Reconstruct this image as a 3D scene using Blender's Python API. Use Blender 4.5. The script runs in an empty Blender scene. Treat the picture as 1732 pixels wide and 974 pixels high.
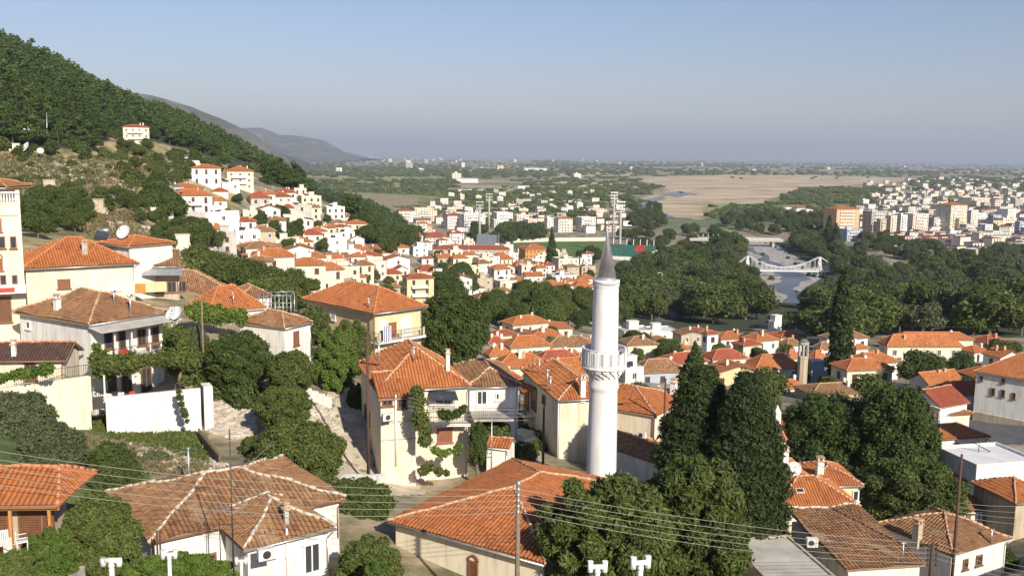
import bpy, math, random, sys
import numpy as np
from mathutils import Vector, Matrix
random.seed(7); rng = np.random.default_rng(7)
S = bpy.context.scene
COL = S.collection
# ---------------------------------------------------------------- camera
F = 1600.0; CX = 866.0; CY = 487.0; HC = 73.0
PITCH = math.atan(224.0/F); ROLL = math.radians(0.70)
cp, sp = math.cos(PITCH), math.sin(PITCH); cr, sr = math.cos(ROLL), math.sin(ROLL)
FW = Vector((0, cp, -sp)); R0 = Vector((1, 0, 0)); U0 = Vector((0, sp, cp))
RT = R0*cr + U0*sr; UP = R0*(-sr) + U0*cr
cam_d = bpy.data.cameras.new('camera'); cam = bpy.data.objects.new('camera', cam_d); COL.objects.link(cam)
cam_d.sensor_width = 36.0; cam_d.lens = 36.0*F/1732.0
cam_d.clip_start = 0.5; cam_d.clip_end = 200000
M = Matrix(((RT.x, UP.x, -FW.x, 0), (RT.y, UP.y, -FW.y, 0), (RT.z, UP.z, -FW.z, HC), (0, 0, 0, 1)))
cam.matrix_world = M
S.camera = cam
# ---------------------------------------------------------------- world, sun, exposure
SUN_EL = math.radians(30); SUN_AZ = math.radians(29)      # azimuth measured from straight behind the camera towards the right
W = bpy.data.worlds.new('World'); S.world = W; W.use_nodes = True
wn = W.node_tree; bg = wn.nodes['Background']
sky = wn.nodes.new('ShaderNodeTexSky'); sky.sky_type = 'NISHITA'; sky.sun_disc = False
sky.sun_elevation = SUN_EL; sky.sun_rotation = math.pi - SUN_AZ
sky.air_density = 1.15; sky.dust_density = .5; sky.ozone_density = 3.2; sky.altitude = 100
tint = wn.nodes.new('ShaderNodeMix'); tint.data_type = 'RGBA'; tint.blend_type = 'MULTIPLY'; tint.inputs[0].default_value = 1.0
tint.inputs[7].default_value = (.955, .885, 1.02, 1)      # morning haze gives the whole sky a lavender cast
wn.links.new(sky.outputs[0], tint.inputs[6]); wn.links.new(tint.outputs[2], bg.inputs[0]); bg.inputs[1].default_value = 0.076
sl = bpy.data.lights.new('sun', 'SUN'); sl.energy = 4.7; sl.angle = math.radians(0.5); sl.color = (1.0, 0.91, 0.765)
sun = bpy.data.objects.new('sun', sl); COL.objects.link(sun)
sd = Vector((math.sin(SUN_AZ)*math.cos(SUN_EL), -math.cos(SUN_AZ)*math.cos(SUN_EL), math.sin(SUN_EL)))
sun.rotation_euler = sd.to_track_quat('Z', 'Y').to_euler(); sun.location = (60, -60, 200)
S.view_settings.view_transform = 'Standard'; S.view_settings.look = 'None'
S.view_settings.exposure = 0.50; S.view_settings.gamma = 1.0; S.view_settings.use_curve_mapping = False
S.cycles.use_denoising = True; S.cycles.max_bounces = 5; S.cycles.diffuse_bounces = 2; S.cycles.transparent_max_bounces = 4
S.cycles.volume_bounces = 0; S.cycles.volume_step_rate = 5
# ---------------------------------------------------------------- pixel <-> world helpers (photo pixels)
def ray(px, py):
    return RT*((px-CX)/F) + UP*((CY-py)/F) + FW
def P(px, py, Y):
    d = ray(px, py); t = Y/d.y
    return Vector((d.x*t, Y, HC + d.z*t))
def onz(px, py, z):
    d = ray(px, py); t = (z-HC)/d.z
    return Vector((d.x*t, d.y*t, z))
def proj(p):
    v = Vector(p) - Vector((0, 0, HC)); w = v.dot(FW)
    return (CX + F*v.dot(RT)/w, CY - F*v.dot(UP)/w)
def projn(X, Y, Z):
    Z = Z-HC
    w = Y*FW.y + Z*FW.z + X*FW.x
    a = X*RT.x+Y*RT.y+Z*RT.z; b = X*UP.x+Y*UP.y+Z*UP.z
    return CX+F*a/w, CY-F*b/w
# ---------------------------------------------------------------- terrain function
_cp = [(700,1100,42),(100,1000,45),(1018,900,60),(1500,1050,45),(1700,985,62),(1380,960,78),(1650,780,115),(1690,705,140),
(1500,665,160),(1200,690,150),(1380,695,145),(1100,650,170),(1550,630,190),(1560,580,235),(1300,585,230),(900,610,170),(830,745,82),(960,800,72),
(850,690,105),(740,815,72),(620,790,72),(590,700,80),(560,620,95),(350,720,74),(170,712,74),(60,660,80),(300,780,62),(450,800,60),(20,800,52),
(0,560,88),(400,590,88),(450,515,118),(350,465,150),(250,430,150),(100,395,150),(60,340,190),(200,345,230),(20,288,250),(50,268,300),
(100,300,260),(230,252,400),(330,335,330),(420,325,385),(450,405,330),(550,425,350),(550,355,480),(650,455,380),(650,505,270),(750,525,240),
(500,475,240),(800,455,420),(700,412,700),(850,505,320),(900,560,230),(950,475,480),(1000,455,560),(1150,530,380),(1150,565,290),
(1500,490,530),(1600,530,340),(1720,570,250),(1720,490,500),(600,395,500),
(0,160,420),(0,222,330),(0,84,650),(0,122,530),(100,134,680),(200,176,740),(100,205,450),(330,226,820),(330,262,480),(450,288,860),
(450,315,520),(560,348,880),(560,378,600),(690,402,850),(640,405,640),(250,300,300),(150,260,330),(370,370,300),(300,400,220),(400,450,210),(-200,160,420),(-200,300,200),(-200,560,80),(2000,700,130),(2000,900,60)]
_pts = []
for a in _cp:
    p = P(*a); _pts.append((p.x, p.y, max(p.z, 0)))
for (x, y, z) in [(0,2,63),(-12,12,62),(12,12,62),(-15,25,60),(12,25,59),(-40,30,60),(40,30,56),(0,8,63),
    (-60,1200,0),(100,1100,0),(500,1000,0),(-500,1500,40),(-900,1500,60),(300,700,0),(0,800,0),(600,1400,0),(-1200,1500,60),(0,700,0),(200,490,0),(150,480,2),(260,600,0),(100,600,0),(450,700,0),
    (-420,900,95),(-700,1100,110),(-100,1000,0),(0,3000,0),(1500,3000,0),(-1500,3000,0)]:
    _pts.append((x, y, z))
_pts = np.array(_pts, float)
def _uv(x, y):
    yy = np.maximum(y, 8.0)
    return np.clip(x/yy, -1.3, 1.3), np.log(yy)*0.9
_U, _V = _uv(_pts[:,0], _pts[:,1])
_c2 = 0.10**2
_A = np.sqrt((_U[:,None]-_U[None])**2 + (_V[:,None]-_V[None])**2 + _c2)
_n = len(_U)
_B = np.block([[_A, np.ones((_n,1))], [np.ones((1,_n)), np.zeros((1,1))]])
_w = np.linalg.solve(_B + 1e-3*np.eye(_n+1)*np.r_[np.ones(_n), 0][:,None], np.r_[_pts[:,2], 0])
def sst(x, a, b):
    t = np.clip((x-a)/(b-a), 0, 1); return t*t*(3-2*t)
def terrain(x, y):
    x = np.asarray(x, float); y = np.asarray(y, float)
    sh = x.shape; x = x.ravel(); y = y.ravel()
    u, v = _uv(x, y); out = np.zeros(len(x))
    for i in range(0, len(x), 20000):
        s = slice(i, i+20000)
        out[s] = np.sqrt((u[s,None]-_U[None])**2 + (v[s,None]-_V[None])**2 + _c2) @ _w[:-1] + _w[-1]
    wild = sst(np.hypot(x, y), 150, 300)*sst(out, 25, 60)
    out = out + wild*(1.6*np.sin(x*.09+y*.031)*np.sin(y*.07-x*.02) + .7*np.sin(x*.23+1)*np.sin(y*.19))
    out = np.maximum(out, 0)*(1-sst(y, 1250, 1900))
    # the flat river bed inside the valley
    rx = river_x(y); rw = river_w(y); m = (1-sst(np.abs(x-rx), rw+2, rw+26))*sst(y, 455, 480)*(1-sst(y, 1000, 1100))
    out = out*(1-m)
    return out.reshape(sh)
def river_x(y):
    return np.interp(y, [455, 480, 528, 570, 608, 660, 720, 795, 1000], [136, 142, 152, 167, 180, 190, 198, 208, 215])
def river_w(y):
    return np.interp(y, [470, 528, 580, 608, 640, 720, 795], [8, 10, 18, 21, 19, 15, 14])
def tz(x, y):
    return float(terrain(np.array([x]), np.array([y]))[0])
_T = np.exp(np.linspace(math.log(30), math.log(60000), 900))
def hit(px, py):
    d = ray(px, py); X = d.x/d.y*_T; Z = HC + d.z/d.y*_T
    h = terrain(X, _T); k = np.nonzero(Z <= h)[0]
    if len(k) == 0: return Vector((X[-1], _T[-1], 0))
    k = k[0]
    if k == 0: return Vector((X[0], _T[0], h[0]))
    a = (Z[k-1]-h[k-1]); b = (h[k]-Z[k]); t = a/(a+b) if a+b > 0 else 0
    Y = _T[k-1] + (_T[k]-_T[k-1])*t
    return Vector((d.x/d.y*Y, Y, tz(d.x/d.y*Y, Y)))
def hitn(px, py):
    return [hit(a, b) for a, b in zip(px, py)]
# ---------------------------------------------------------------- materials
def newmat(name):
    m = bpy.data.materials.new(name); m.use_nodes = True
    nt = m.node_tree; b = nt.nodes['Principled BSDF']; return m, nt, b
def N(nt, t, **k):
    n = nt.nodes.new(t)
    for a, v in k.items(): setattr(n, a, v)
    return n
def ramp(nt, fac, stops):
    r = N(nt, 'ShaderNodeValToRGB'); e = r.color_ramp.elements
    while len(e) < len(stops): e.new(0.5)
    for i, (p, c) in enumerate(stops):
        e[i].position = p; e[i].color = (c[0], c[1], c[2], 1)
    nt.links.new(fac, r.inputs[0]); return r.outputs[0]
def mixc(nt, fac, a, b, mode='MIX'):
    m = N(nt, 'ShaderNodeMix', data_type='RGBA', blend_type=mode)
    if isinstance(fac, (int, float)): m.inputs[0].default_value = fac
    else: nt.links.new(fac, m.inputs[0])
    for v, s in ((a, m.inputs[6]), (b, m.inputs[7])):
        if isinstance(v, (tuple, list)): s.default_value = (v[0], v[1], v[2], 1)
        else: nt.links.new(v, s)
    return m.outputs[2]
def noise(nt, vec, scale, detail=4, rough=.6):
    n = N(nt, 'ShaderNodeTexNoise'); n.inputs['Scale'].default_value = scale
    n.inputs['Detail'].default_value = detail; n.inputs['Roughness'].default_value = rough
    if vec is not None: nt.links.new(vec, n.inputs['Vector'])
    return n.outputs['Fac']
def math1(nt, op, a, b=None):
    m = N(nt, 'ShaderNodeMath', operation=op)
    for i, v in enumerate((a, b)):
        if v is None: continue
        if isinstance(v, (int, float)): m.inputs[i].default_value = v
        else: nt.links.new(v, m.inputs[i])
    return m.outputs[0]
def bump(nt, b, h, strength=.3, dist=.05):
    n = N(nt, 'ShaderNodeBump'); n.inputs['Strength'].default_value = strength; n.inputs['Distance'].default_value = dist
    nt.links.new(h, n.inputs['Height']); nt.links.new(n.outputs[0], b.inputs['Normal'])
def geo_pos(nt):
    return N(nt, 'ShaderNodeNewGeometry').outputs['Position']
def m_plain(name, c, rough=.8, var=.15, scale=1.5, metal=0.0, bmp=0.0):
    m, nt, b = newmat(name); pos = geo_pos(nt)
    f = noise(nt, pos, scale)
    d = tuple(x*(1-var) for x in c); l = tuple(min(1, x*(1+var)) for x in c)
    nt.links.new(ramp(nt, f, [(.3, d), (.7, l)]), b.inputs['Base Color'])
    b.inputs['Roughness'].default_value = rough; b.inputs['Metallic'].default_value = metal
    if bmp: bump(nt, b, noise(nt, pos, scale*6), bmp, .03)
    return m
def m_wall(name, c, dirt=.25):
    m, nt, b = newmat(name); pos = geo_pos(nt)
    mp = N(nt, 'ShaderNodeMapping'); mp.inputs['Scale'].default_value = (1.6, 1.6, .28); nt.links.new(pos, mp.inputs[0])
    f1 = noise(nt, mp.outputs[0], 1.2, 6, .65); f2 = noise(nt, pos, .35, 3)
    d = tuple(x*y for x, y in zip(c, (1-dirt, 1-dirt*1.15, 1-dirt*1.35)))
    c1 = mixc(nt, ramp(nt, f1, [(.44, (0,0,0)), (.70, (1,1,1))]), c, d)
    c2 = mixc(nt, ramp(nt, f2, [(.5, (0,0,0)), (.8, (.5,.5,.5))]), c1, tuple(x*.82 for x in c))
    oi = N(nt, 'ShaderNodeObjectInfo')
    c3 = mixc(nt, math1(nt, 'MULTIPLY', oi.outputs['Random'], .14), c2, (c[0]*.75, c[1]*.72, c[2]*.66))
    nt.links.new(c3, b.inputs['Base Color']); b.inputs['Roughness'].default_value = .9
    bump(nt, b, noise(nt, pos, 9, 5), .25, .03)
    return m
def m_roof(name, cols, lichen=None, lic_amt=.0, tu=.25, tv=.38):
    m, nt, b = newmat(name)
    uv = N(nt, 'ShaderNodeUVMap').outputs[0]; sx = N(nt, 'ShaderNodeSeparateXYZ'); nt.links.new(uv, sx.inputs[0])
    fu = math1(nt, 'FLOOR', math1(nt, 'DIVIDE', sx.outputs[0], tu)); fv = math1(nt, 'FLOOR', math1(nt, 'DIVIDE', sx.outputs[1], tv))
    cb = N(nt, 'ShaderNodeCombineXYZ'); nt.links.new(fu, cb.inputs[0]); nt.links.new(fv, cb.inputs[1])
    wnz = N(nt, 'ShaderNodeTexWhiteNoise'); nt.links.new(cb.outputs[0], wnz.inputs['Vector'])
    pos = geo_pos(nt)
    base = ramp(nt, wnz.outputs['Value'], [(0, cols[0]), (.25, cols[1]), (.75, cols[1]), (1, cols[2])])
    big = noise(nt, pos, .45, 5, .65)
    base = mixc(nt, ramp(nt, big, [(.35, (.36,.36,.36)), (.6, (0,0,0))]), base, tuple(x*.72 for x in cols[0]))
    oi = N(nt, 'ShaderNodeObjectInfo')
    base = mixc(nt, math1(nt, 'MULTIPLY', oi.outputs['Random'], .24), base, cols[0])
    if lic_amt > 0:
        ln = noise(nt, pos, 2.6, 6, .75)
        base = mixc(nt, ramp(nt, ln, [(.60-lic_amt*.15, (0,0,0)), (.68, (lic_amt,)*3)]), base, lichen)
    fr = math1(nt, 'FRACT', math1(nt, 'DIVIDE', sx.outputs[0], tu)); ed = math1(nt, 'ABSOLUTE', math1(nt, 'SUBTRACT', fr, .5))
    base = mixc(nt, ramp(nt, ed, [(.26, (0,0,0)), (.44, (.62,.62,.62))]), base, tuple(x*.30 for x in cols[0]))   # shade between the tile ribs, painted dark into the channel colour
    nt.links.new(base, b.inputs['Base Color']); b.inputs['Roughness'].default_value = .85
    # pantile relief for the far roofs (fades into nothing on the modelled ones, which carry real tiles)
    s = math1(nt, 'SINE', math1(nt, 'MULTIPLY', sx.outputs[0], 2*math.pi/tu))
    h = math1(nt, 'ADD', s, math1(nt, 'MULTIPLY', noise(nt, pos, 5, 3), 2.0))
    bump(nt, b, h, .35, .05)
    return m
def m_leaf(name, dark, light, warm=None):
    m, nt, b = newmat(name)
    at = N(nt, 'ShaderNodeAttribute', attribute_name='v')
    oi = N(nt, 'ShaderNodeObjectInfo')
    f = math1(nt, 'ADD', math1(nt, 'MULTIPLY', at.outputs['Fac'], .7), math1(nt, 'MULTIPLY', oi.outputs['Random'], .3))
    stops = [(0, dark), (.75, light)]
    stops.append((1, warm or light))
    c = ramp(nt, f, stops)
    nt.links.new(c, b.inputs['Base Color']); b.inputs['Roughness'].default_value = .55
    b.inputs['Specular IOR Level'].default_value = .25
    tr = N(nt, 'ShaderNodeBsdfTranslucent'); nt.links.new(mixc(nt, .5, c, (.16, .2, .03)), tr.inputs[0])
    ms = N(nt, 'ShaderNodeMixShader'); ms.inputs[0].default_value = .22
    out = nt.nodes['Material Output']
    nt.links.new(b.outputs[0], ms.inputs[1]); nt.links.new(tr.outputs[0], ms.inputs[2]); nt.links.new(ms.outputs[0], out.inputs[0])
    return m
MT = {}
MT['w'] = m_wall('white_plaster', (.80, .785, .74), .30)
MT['c'] = m_wall('cream_plaster', (.78, .70, .54), .26)
MT['y'] = m_wall('yellow_plaster', (.70, .57, .34), .18)
MT['p'] = m_wall('pink_plaster', (.78, .64, .56), .2)
MT['g'] = m_wall('grey_render', (.52, .50, .46), .3)
MT['t'] = m_wall('tan_render', (.52, .44, .33), .3)
MT['s'] = m_wall('rubble_plaster', (.50, .42, .31), .45)
MT['v'] = m_wall('blue_grey_and_shaded_plaster', (.42, .48, .58), .2)  # also used for shaded white walls, with the shade in the colour
MT['d'] = m_wall('ochre_apartment_plaster', (.72, .45, .24), .2)
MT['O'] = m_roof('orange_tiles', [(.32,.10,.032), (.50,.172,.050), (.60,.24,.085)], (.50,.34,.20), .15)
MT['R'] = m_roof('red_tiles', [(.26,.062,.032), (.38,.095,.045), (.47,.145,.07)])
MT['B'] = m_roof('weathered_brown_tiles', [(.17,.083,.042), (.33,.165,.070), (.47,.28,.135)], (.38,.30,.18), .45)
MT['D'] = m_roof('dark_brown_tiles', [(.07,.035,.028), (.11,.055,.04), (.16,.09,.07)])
MT['mortar'] = m_plain('mortar_cap', (.54,.34,.21), .9, .3, 3)
MT['mortar_w'] = m_plain('white_mortar_cap', (.56,.47,.36), .9, .3, 3)
MT['mortar_o'] = m_plain('orange_cap_tile', (.56,.22,.10), .85, .25, 4)
MT['glass'] = m_plain('window_glass', (.045,.05,.06), .15, .3, .6)
MT['frame_w'] = m_plain('white_joinery', (.76,.74,.70), .6, .06)
MT['frame_b'] = m_plain('brown_joinery', (.20,.09,.045), .6, .2, 4)
MT['shut_w'] = m_plain('white_shutter', (.72,.70,.66), .6, .08, 6)
MT['shut_b'] = m_plain('brown_shutter', (.30,.12,.07), .6, .15, 6)
MT['soffit'] = m_plain('timber_soffit', (.30,.20,.12), .8, .2)
MT['conc'] = m_plain('concrete', (.42,.39,.34), .9, .25, 1.2, 0, .3)
MT['flatroof'] = m_plain('flat_roof_screed', (.46,.43,.38), .9, .25, .6)
MT['flatroof_w'] = m_plain('white_flat_roof', (.66,.66,.66), .9, .12, .6)
MT['metal'] = m_plain('galvanised_metal', (.50,.51,.52), .4, .2, 2, .7)
MT['dmetal'] = m_plain('dark_metal', (.05,.045,.04), .5, .3, 2)
MT['white_metal'] = m_plain('white_painted_metal', (.78,.78,.76), .5, .08)
MT['wood'] = m_plain('weathered_timber_pole', (.22,.16,.11), .85, .3, 6, 0, .4)
MT['wood_d'] = m_plain('dark_timber_pole', (.09,.045,.03), .85, .3, 6)
MT['red'] = m_plain('red_paint', (.50,.05,.04), .6, .2)
MT['blue'] = m_plain('blue_plastic', (.05,.09,.25), .5, .2)
MT['orange_sheet'] = m_plain('orange_panel', (.55,.25,.06), .7, .15)
MT['bark'] = m_plain('tree_bark', (.16,.12,.085), .9, .3, 5, 0, .4)
MT['bark_p'] = m_plain('pale_bark', (.32,.28,.22), .9, .3, 5)
MT['leaf'] = m_leaf('broad_leaves', (.044,.066,.018), (.132,.162,.040), (.24,.245,.07))
MT['leaf_d'] = m_leaf('dark_leaves', (.032,.052,.015), (.098,.130,.032), (.19,.20,.055))
MT['leaf_l'] = m_leaf('bright_leaves', (.045,.085,.015), (.13,.19,.035), (.24,.26,.06))
MT['leaf_o'] = m_leaf('olive_leaves', (.060,.080,.038), (.13,.15,.07), (.20,.21,.10))
MT['needle'] = m_leaf('pine_needles', (.026,.050,.013), (.086,.130,.027), (.165,.19,.045))
MT['cyp'] = m_leaf('cypress_foliage', (.022,.038,.013), (.064,.090,.025), (.13,.14,.045))
MT['vine'] = m_leaf('vine_leaves', (.05,.095,.015), (.15,.22,.04), (.38,.36,.10))
MT['dry'] = m_leaf('dry_scrub', (.12,.10,.05), (.26,.21,.11), (.38,.31,.17))
# ---------------------------------------------------------------- object helpers
def tag(o, label, cat, group=None, kind=None):
    if label: o['label'] = label
    if cat: o['category'] = cat
    if group: o['group'] = group
    if kind: o['kind'] = kind
    return o
def empty(name, loc, label, cat, group=None):
    o = bpy.data.objects.new(name, None); COL.objects.link(o); o.location = loc; o.empty_display_size = .3
    return tag(o, label, cat, group)
class MB:
    """collects shapes and links them as ONE mesh object"""
    def __init__(s): s.v = []; s.f = []; s.m = []; s.uv = []; s.sm = []
    def poly(s, pts, mi=0, uv=None, smooth=False):
        n = len(s.v); s.v += [tuple(p) for p in pts]; s.f.append(list(range(n, n+len(pts)))); s.m.append(mi)
        s.uv += list(uv) if uv else [(0, 0)]*len(pts); s.sm.append(smooth)
    def box(s, c, ex, ey, ez, mi=0):
        """c centre, ex/ey/ez half-extent vectors"""
        c = Vector(c); ex = Vector(ex); ey = Vector(ey); ez = Vector(ez)
        k = [c+ex*a+ey*b+ez*d for d in (-1, 1) for b in (-1, 1) for a in (-1, 1)]
        for q in ((0,2,3,1), (4,5,7,6), (0,1,5,4), (2,6,7,3), (0,4,6,2), (1,3,7,5)):
            s.poly([k[i] for i in q], mi)
        return s
    def abox(s, c, sx, sy, sz, mi=0, rz=0.0):
        a = Vector((math.cos(rz), math.sin(rz), 0)); b = Vector((-math.sin(rz), math.cos(rz), 0))
        return s.box(c, a*sx/2, b*sy/2, (0, 0, sz/2), mi)
    def tube(s, p0, p1, r0, r1=None, n=6, mi=0, cap=True, smooth=True):
        p0 = Vector(p0); p1 = Vector(p1); r1 = r0 if r1 is None else r1
        d = (p1-p0); d = d.normalized() if d.length > 1e-6 else Vector((0, 0, 1))
        a = d.orthogonal().normalized(); b = d.cross(a)
        A = [p0+(a*math.cos(2*math.pi*i/n)+b*math.sin(2*math.pi*i/n))*r0 for i in range(n)]
        B = [p1+(a*math.cos(2*math.pi*i/n)+b*math.sin(2*math.pi*i/n))*r1 for i in range(n)]
        for i in range(n):
            j = (i+1) % n; s.poly([A[i], A[j], B[j], B[i]], mi, None, smooth)
        if cap: s.poly(A[::-1], mi); s.poly(B, mi)
        return s
    def path(s, pts, r, n=5, mi=0):
        for a, b in zip(pts[:-1], pts[1:]): s.tube(a, b, r, r, n, mi, False)
        return s
    def lathe(s, c, prof, n=32, mi=0, smooth=True):
        c = Vector(c); R = []
        for r, z in prof: R.append([c+Vector((r*math.cos(2*math.pi*i/n), r*math.sin(2*math.pi*i/n), z)) for i in range(n)])
        for A, B in zip(R[:-1], R[1:]):
            for i in range(n):
                j = (i+1) % n; s.poly([A[i], A[j], B[j], B[i]], mi, None, smooth)
        return s
    def prism(s, pts, h, mi=0, mt=None):
        """pts: horizontal outline (counter-clockwise from above), extruded upward h"""
        B = [Vector(p) for p in pts]; T = [p+Vector((0, 0, h)) for p in B]; n = len(B)
        for i in range(n): s.poly([B[i], B[(i+1) % n], T[(i+1) % n], T[i]], mi)
        s.poly(T, mi if mt is None else mt); s.poly(B[::-1], mi); return s
    def mesh(s, name, mats, off=Vector((0, 0, 0)), merge=False):
        me = bpy.data.meshes.new(name)
        vs = np.array(s.v, float).reshape(-1, 3) - np.array(off)
        me.from_pydata(vs.tolist(), [], s.f)
        uvl = me.uv_layers.new(name='UVMap'); uvl.data.foreach_set('uv', np.array(s.uv, float).ravel())
        me.polygons.foreach_set('material_index', s.m); me.polygons.foreach_set('use_smooth', s.sm)
        for m in mats: me.materials.append(MT[m] if isinstance(m, str) else m)
        if merge:
            import bmesh
            bm = bmesh.new(); bm.from_mesh(me); bmesh.ops.remove_doubles(bm, verts=bm.verts, dist=.0005); bm.to_mesh(me); bm.free()
        me.update(); return me
    def build(s, name, mats, parent=None, merge=False):
        off = Vector((0, 0, 0)); q = parent
        while q is not None: off = off + q.location; q = q.parent
        if parent is None and s.v:
            a = np.array(s.v); off = Vector((float(a[:,0].mean()), float(a[:,1].mean()), float(a[:,2].min())))
        me = s.mesh(name, mats, off, merge or any(s.sm))
        o = bpy.data.objects.new(name, me); COL.objects.link(o)
        if parent is None: o.location = off
        else: o.parent = parent
        return o
def npmesh(name, V, Fq, mats, v=None, uv=None, mi=None, smooth=False):
    """fast mesh from numpy: V (n,3), Fq (m,k) all faces the same size"""
    me = bpy.data.meshes.new(name); m, k = Fq.shape
    me.vertices.add(len(V)); me.vertices.foreach_set('co', V.astype(np.float32).ravel())
    me.loops.add(m*k); me.loops.foreach_set('vertex_index', Fq.astype(np.int32).ravel())
    me.polygons.add(m); me.polygons.foreach_set('loop_start', np.arange(0, m*k, k, dtype=np.int32))
    me.polygons.foreach_set('loop_total', np.full(m, k, dtype=np.int32))
    if mi is not None: me.polygons.foreach_set('material_index', mi.astype(np.int32))
    me.polygons.foreach_set('use_smooth', np.full(m, smooth))
    if v is not None:
        a = me.attributes.new('v', 'FLOAT', 'FACE'); a.data.foreach_set('value', v.astype(np.float32))
    if uv is not None:
        l = me.uv_layers.new(name='UVMap'); l.data.foreach_set('uv', uv.astype(np.float32).ravel())
    for q in mats: me.materials.append(MT[q] if isinstance(q, str) else q)
    me.update(calc_edges=True); return me
def link(name, me, parent=None, loc=(0, 0, 0)):
    o = bpy.data.objects.new(name, me); COL.objects.link(o); o.parent = parent; o.location = loc; return o
# ---------------------------------------------------------------- real pantiles on one roof plane
WOB = [.025]
def wob(x, y): return WOB[0]*(np.sin(x*1.1+.4*y)*np.cos(y*.9-.3*x)+.6*np.sin(x*2.3+y*1.7))
def tileplane(acc, poly, tu=.25, tv=.38, amp=.065, lift=.03):
    """poly: 3-D points, first edge = the eave (left to right seen from outside). Appends (V, F, UV) to acc"""
    p = [Vector(q) for q in poly]; u = (p[1]-p[0]).normalized()
    nrm = Vector((0, 0, 0))
    for i in range(1, len(p)-1): nrm += (p[i]-p[0]).cross(p[i+1]-p[0])
    nrm.normalize()
    if nrm.z < 0: nrm = -nrm
    w = nrm.cross(u).normalized()
    if w.z < 0: w = -w
    L = np.array([((q-p[0]).dot(u), (q-p[0]).dot(w)) for q in p])
    umin, umax = L[:,0].min(), L[:,0].max()
    seg = 6; du = tu/seg; us = np.arange(umin+.001, umax, du)
    us = np.r_[us, umax-.001]
    lo = np.full(len(us), 1e9); hi = np.full(len(us), -1e9); n = len(L)
    for i in range(n):
        a, b = L[i], L[(i+1) % n]
        if abs(a[0]-b[0]) < 1e-6: continue
        t = (us-a[0])/(b[0]-a[0]); ok = (t >= -1e-6) & (t <= 1+1e-6); vv = a[1]+(b[1]-a[1])*t
        lo = np.where(ok, np.minimum(lo, vv), lo); hi = np.where(ok, np.maximum(hi, vv), hi)
    hi = np.maximum(hi, lo); vmax = L[:,1].max(); vmin = L[:,1].min()
    rows = []; k = 0
    while vmin+k*tv < vmax+tv:
        a = vmin+k*tv; rows.append((a, 0.0)); rows.append((a+tv-.004, 1.0)); k += 1
    rv = np.array(rows)
    VV = np.clip(rv[:,0][:,None], lo[None], hi[None])
    step = (1-rv[:,1])*.035
    ph = (us % tu)/tu
    prof = amp*np.abs(np.sin(math.pi*ph))**.8
    jit = rng.normal(0, .007, (len(rv)//2, int((umax-umin)/tu)+3))
    col = ((us-umin)/tu).astype(int)
    H = prof[None]+step[:,None]+jit[np.arange(len(rv))//2][:,col] + lift
    A = np.array(p[0]); un = np.array(u); wn_ = np.array(w); nn = np.array(nrm)
    V = A + us[None,:,None]*un + VV[:,:,None]*wn_ + H[:,:,None]*nn
    V[:,:,2] += wob(V[:,:,0], V[:,:,1])
    nr, nc = VV.shape; idx = np.arange(nr*nc).reshape(nr, nc)
    a = idx[:-1,:-1]; b = idx[:-1,1:]; c = idx[1:,1:]; d = idx[1:,:-1]
    keep = ((VV[1:,:-1]-VV[:-1,:-1]) + (VV[1:,1:]-VV[:-1,1:])) > .0015
    Fq = np.stack([a[keep], b[keep], c[keep], d[keep]], 1)
    UVg = np.stack([np.broadcast_to(us[None], VV.shape), np.broadcast_to(rv[:,0][:,None], VV.shape)], 2)
    UVq = UVg.reshape(-1, 2)[Fq]
    # the colour cell is that of the face's own tile
    UVq[:,:,1] = UVq[:,:1,1] + .01; UVq[:,:,0] = UVq.mean(1)[:,None,0]
    acc.append((V.reshape(-1, 3), Fq, UVq.reshape(-1, 2)))
def acc_mesh(name, acc, mats, off):
    n = 0; Vs = []; Fs = []; U = []
    for V, Fq, uv in acc: Vs.append(V); Fs.append(Fq+n); U.append(uv); n += len(V)
    return npmesh(name, np.concatenate(Vs)-np.array(off), np.concatenate(Fs), mats, None, np.concatenate(U))
def ridge_caps(mb, a, b, r=.085, mi=0, seg=.42):
    a = Vector(a); b = Vector(b); L = (b-a).length; n = max(1, int(L/seg)); d = (b-a)/n
    for i in range(n):
        j = Vector((random.gauss(0, .014), random.gauss(0, .014), random.gauss(0, .014))); q = a+d*i; j.z += float(wob(q.x, q.y)); k = random.uniform(.75, 1.3) if WOB[0] > .05 else 1
        mb.tube(q+j, q+d*1.08+j, r*1.08*k, r*.88*k, 7, mi, True)
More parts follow.
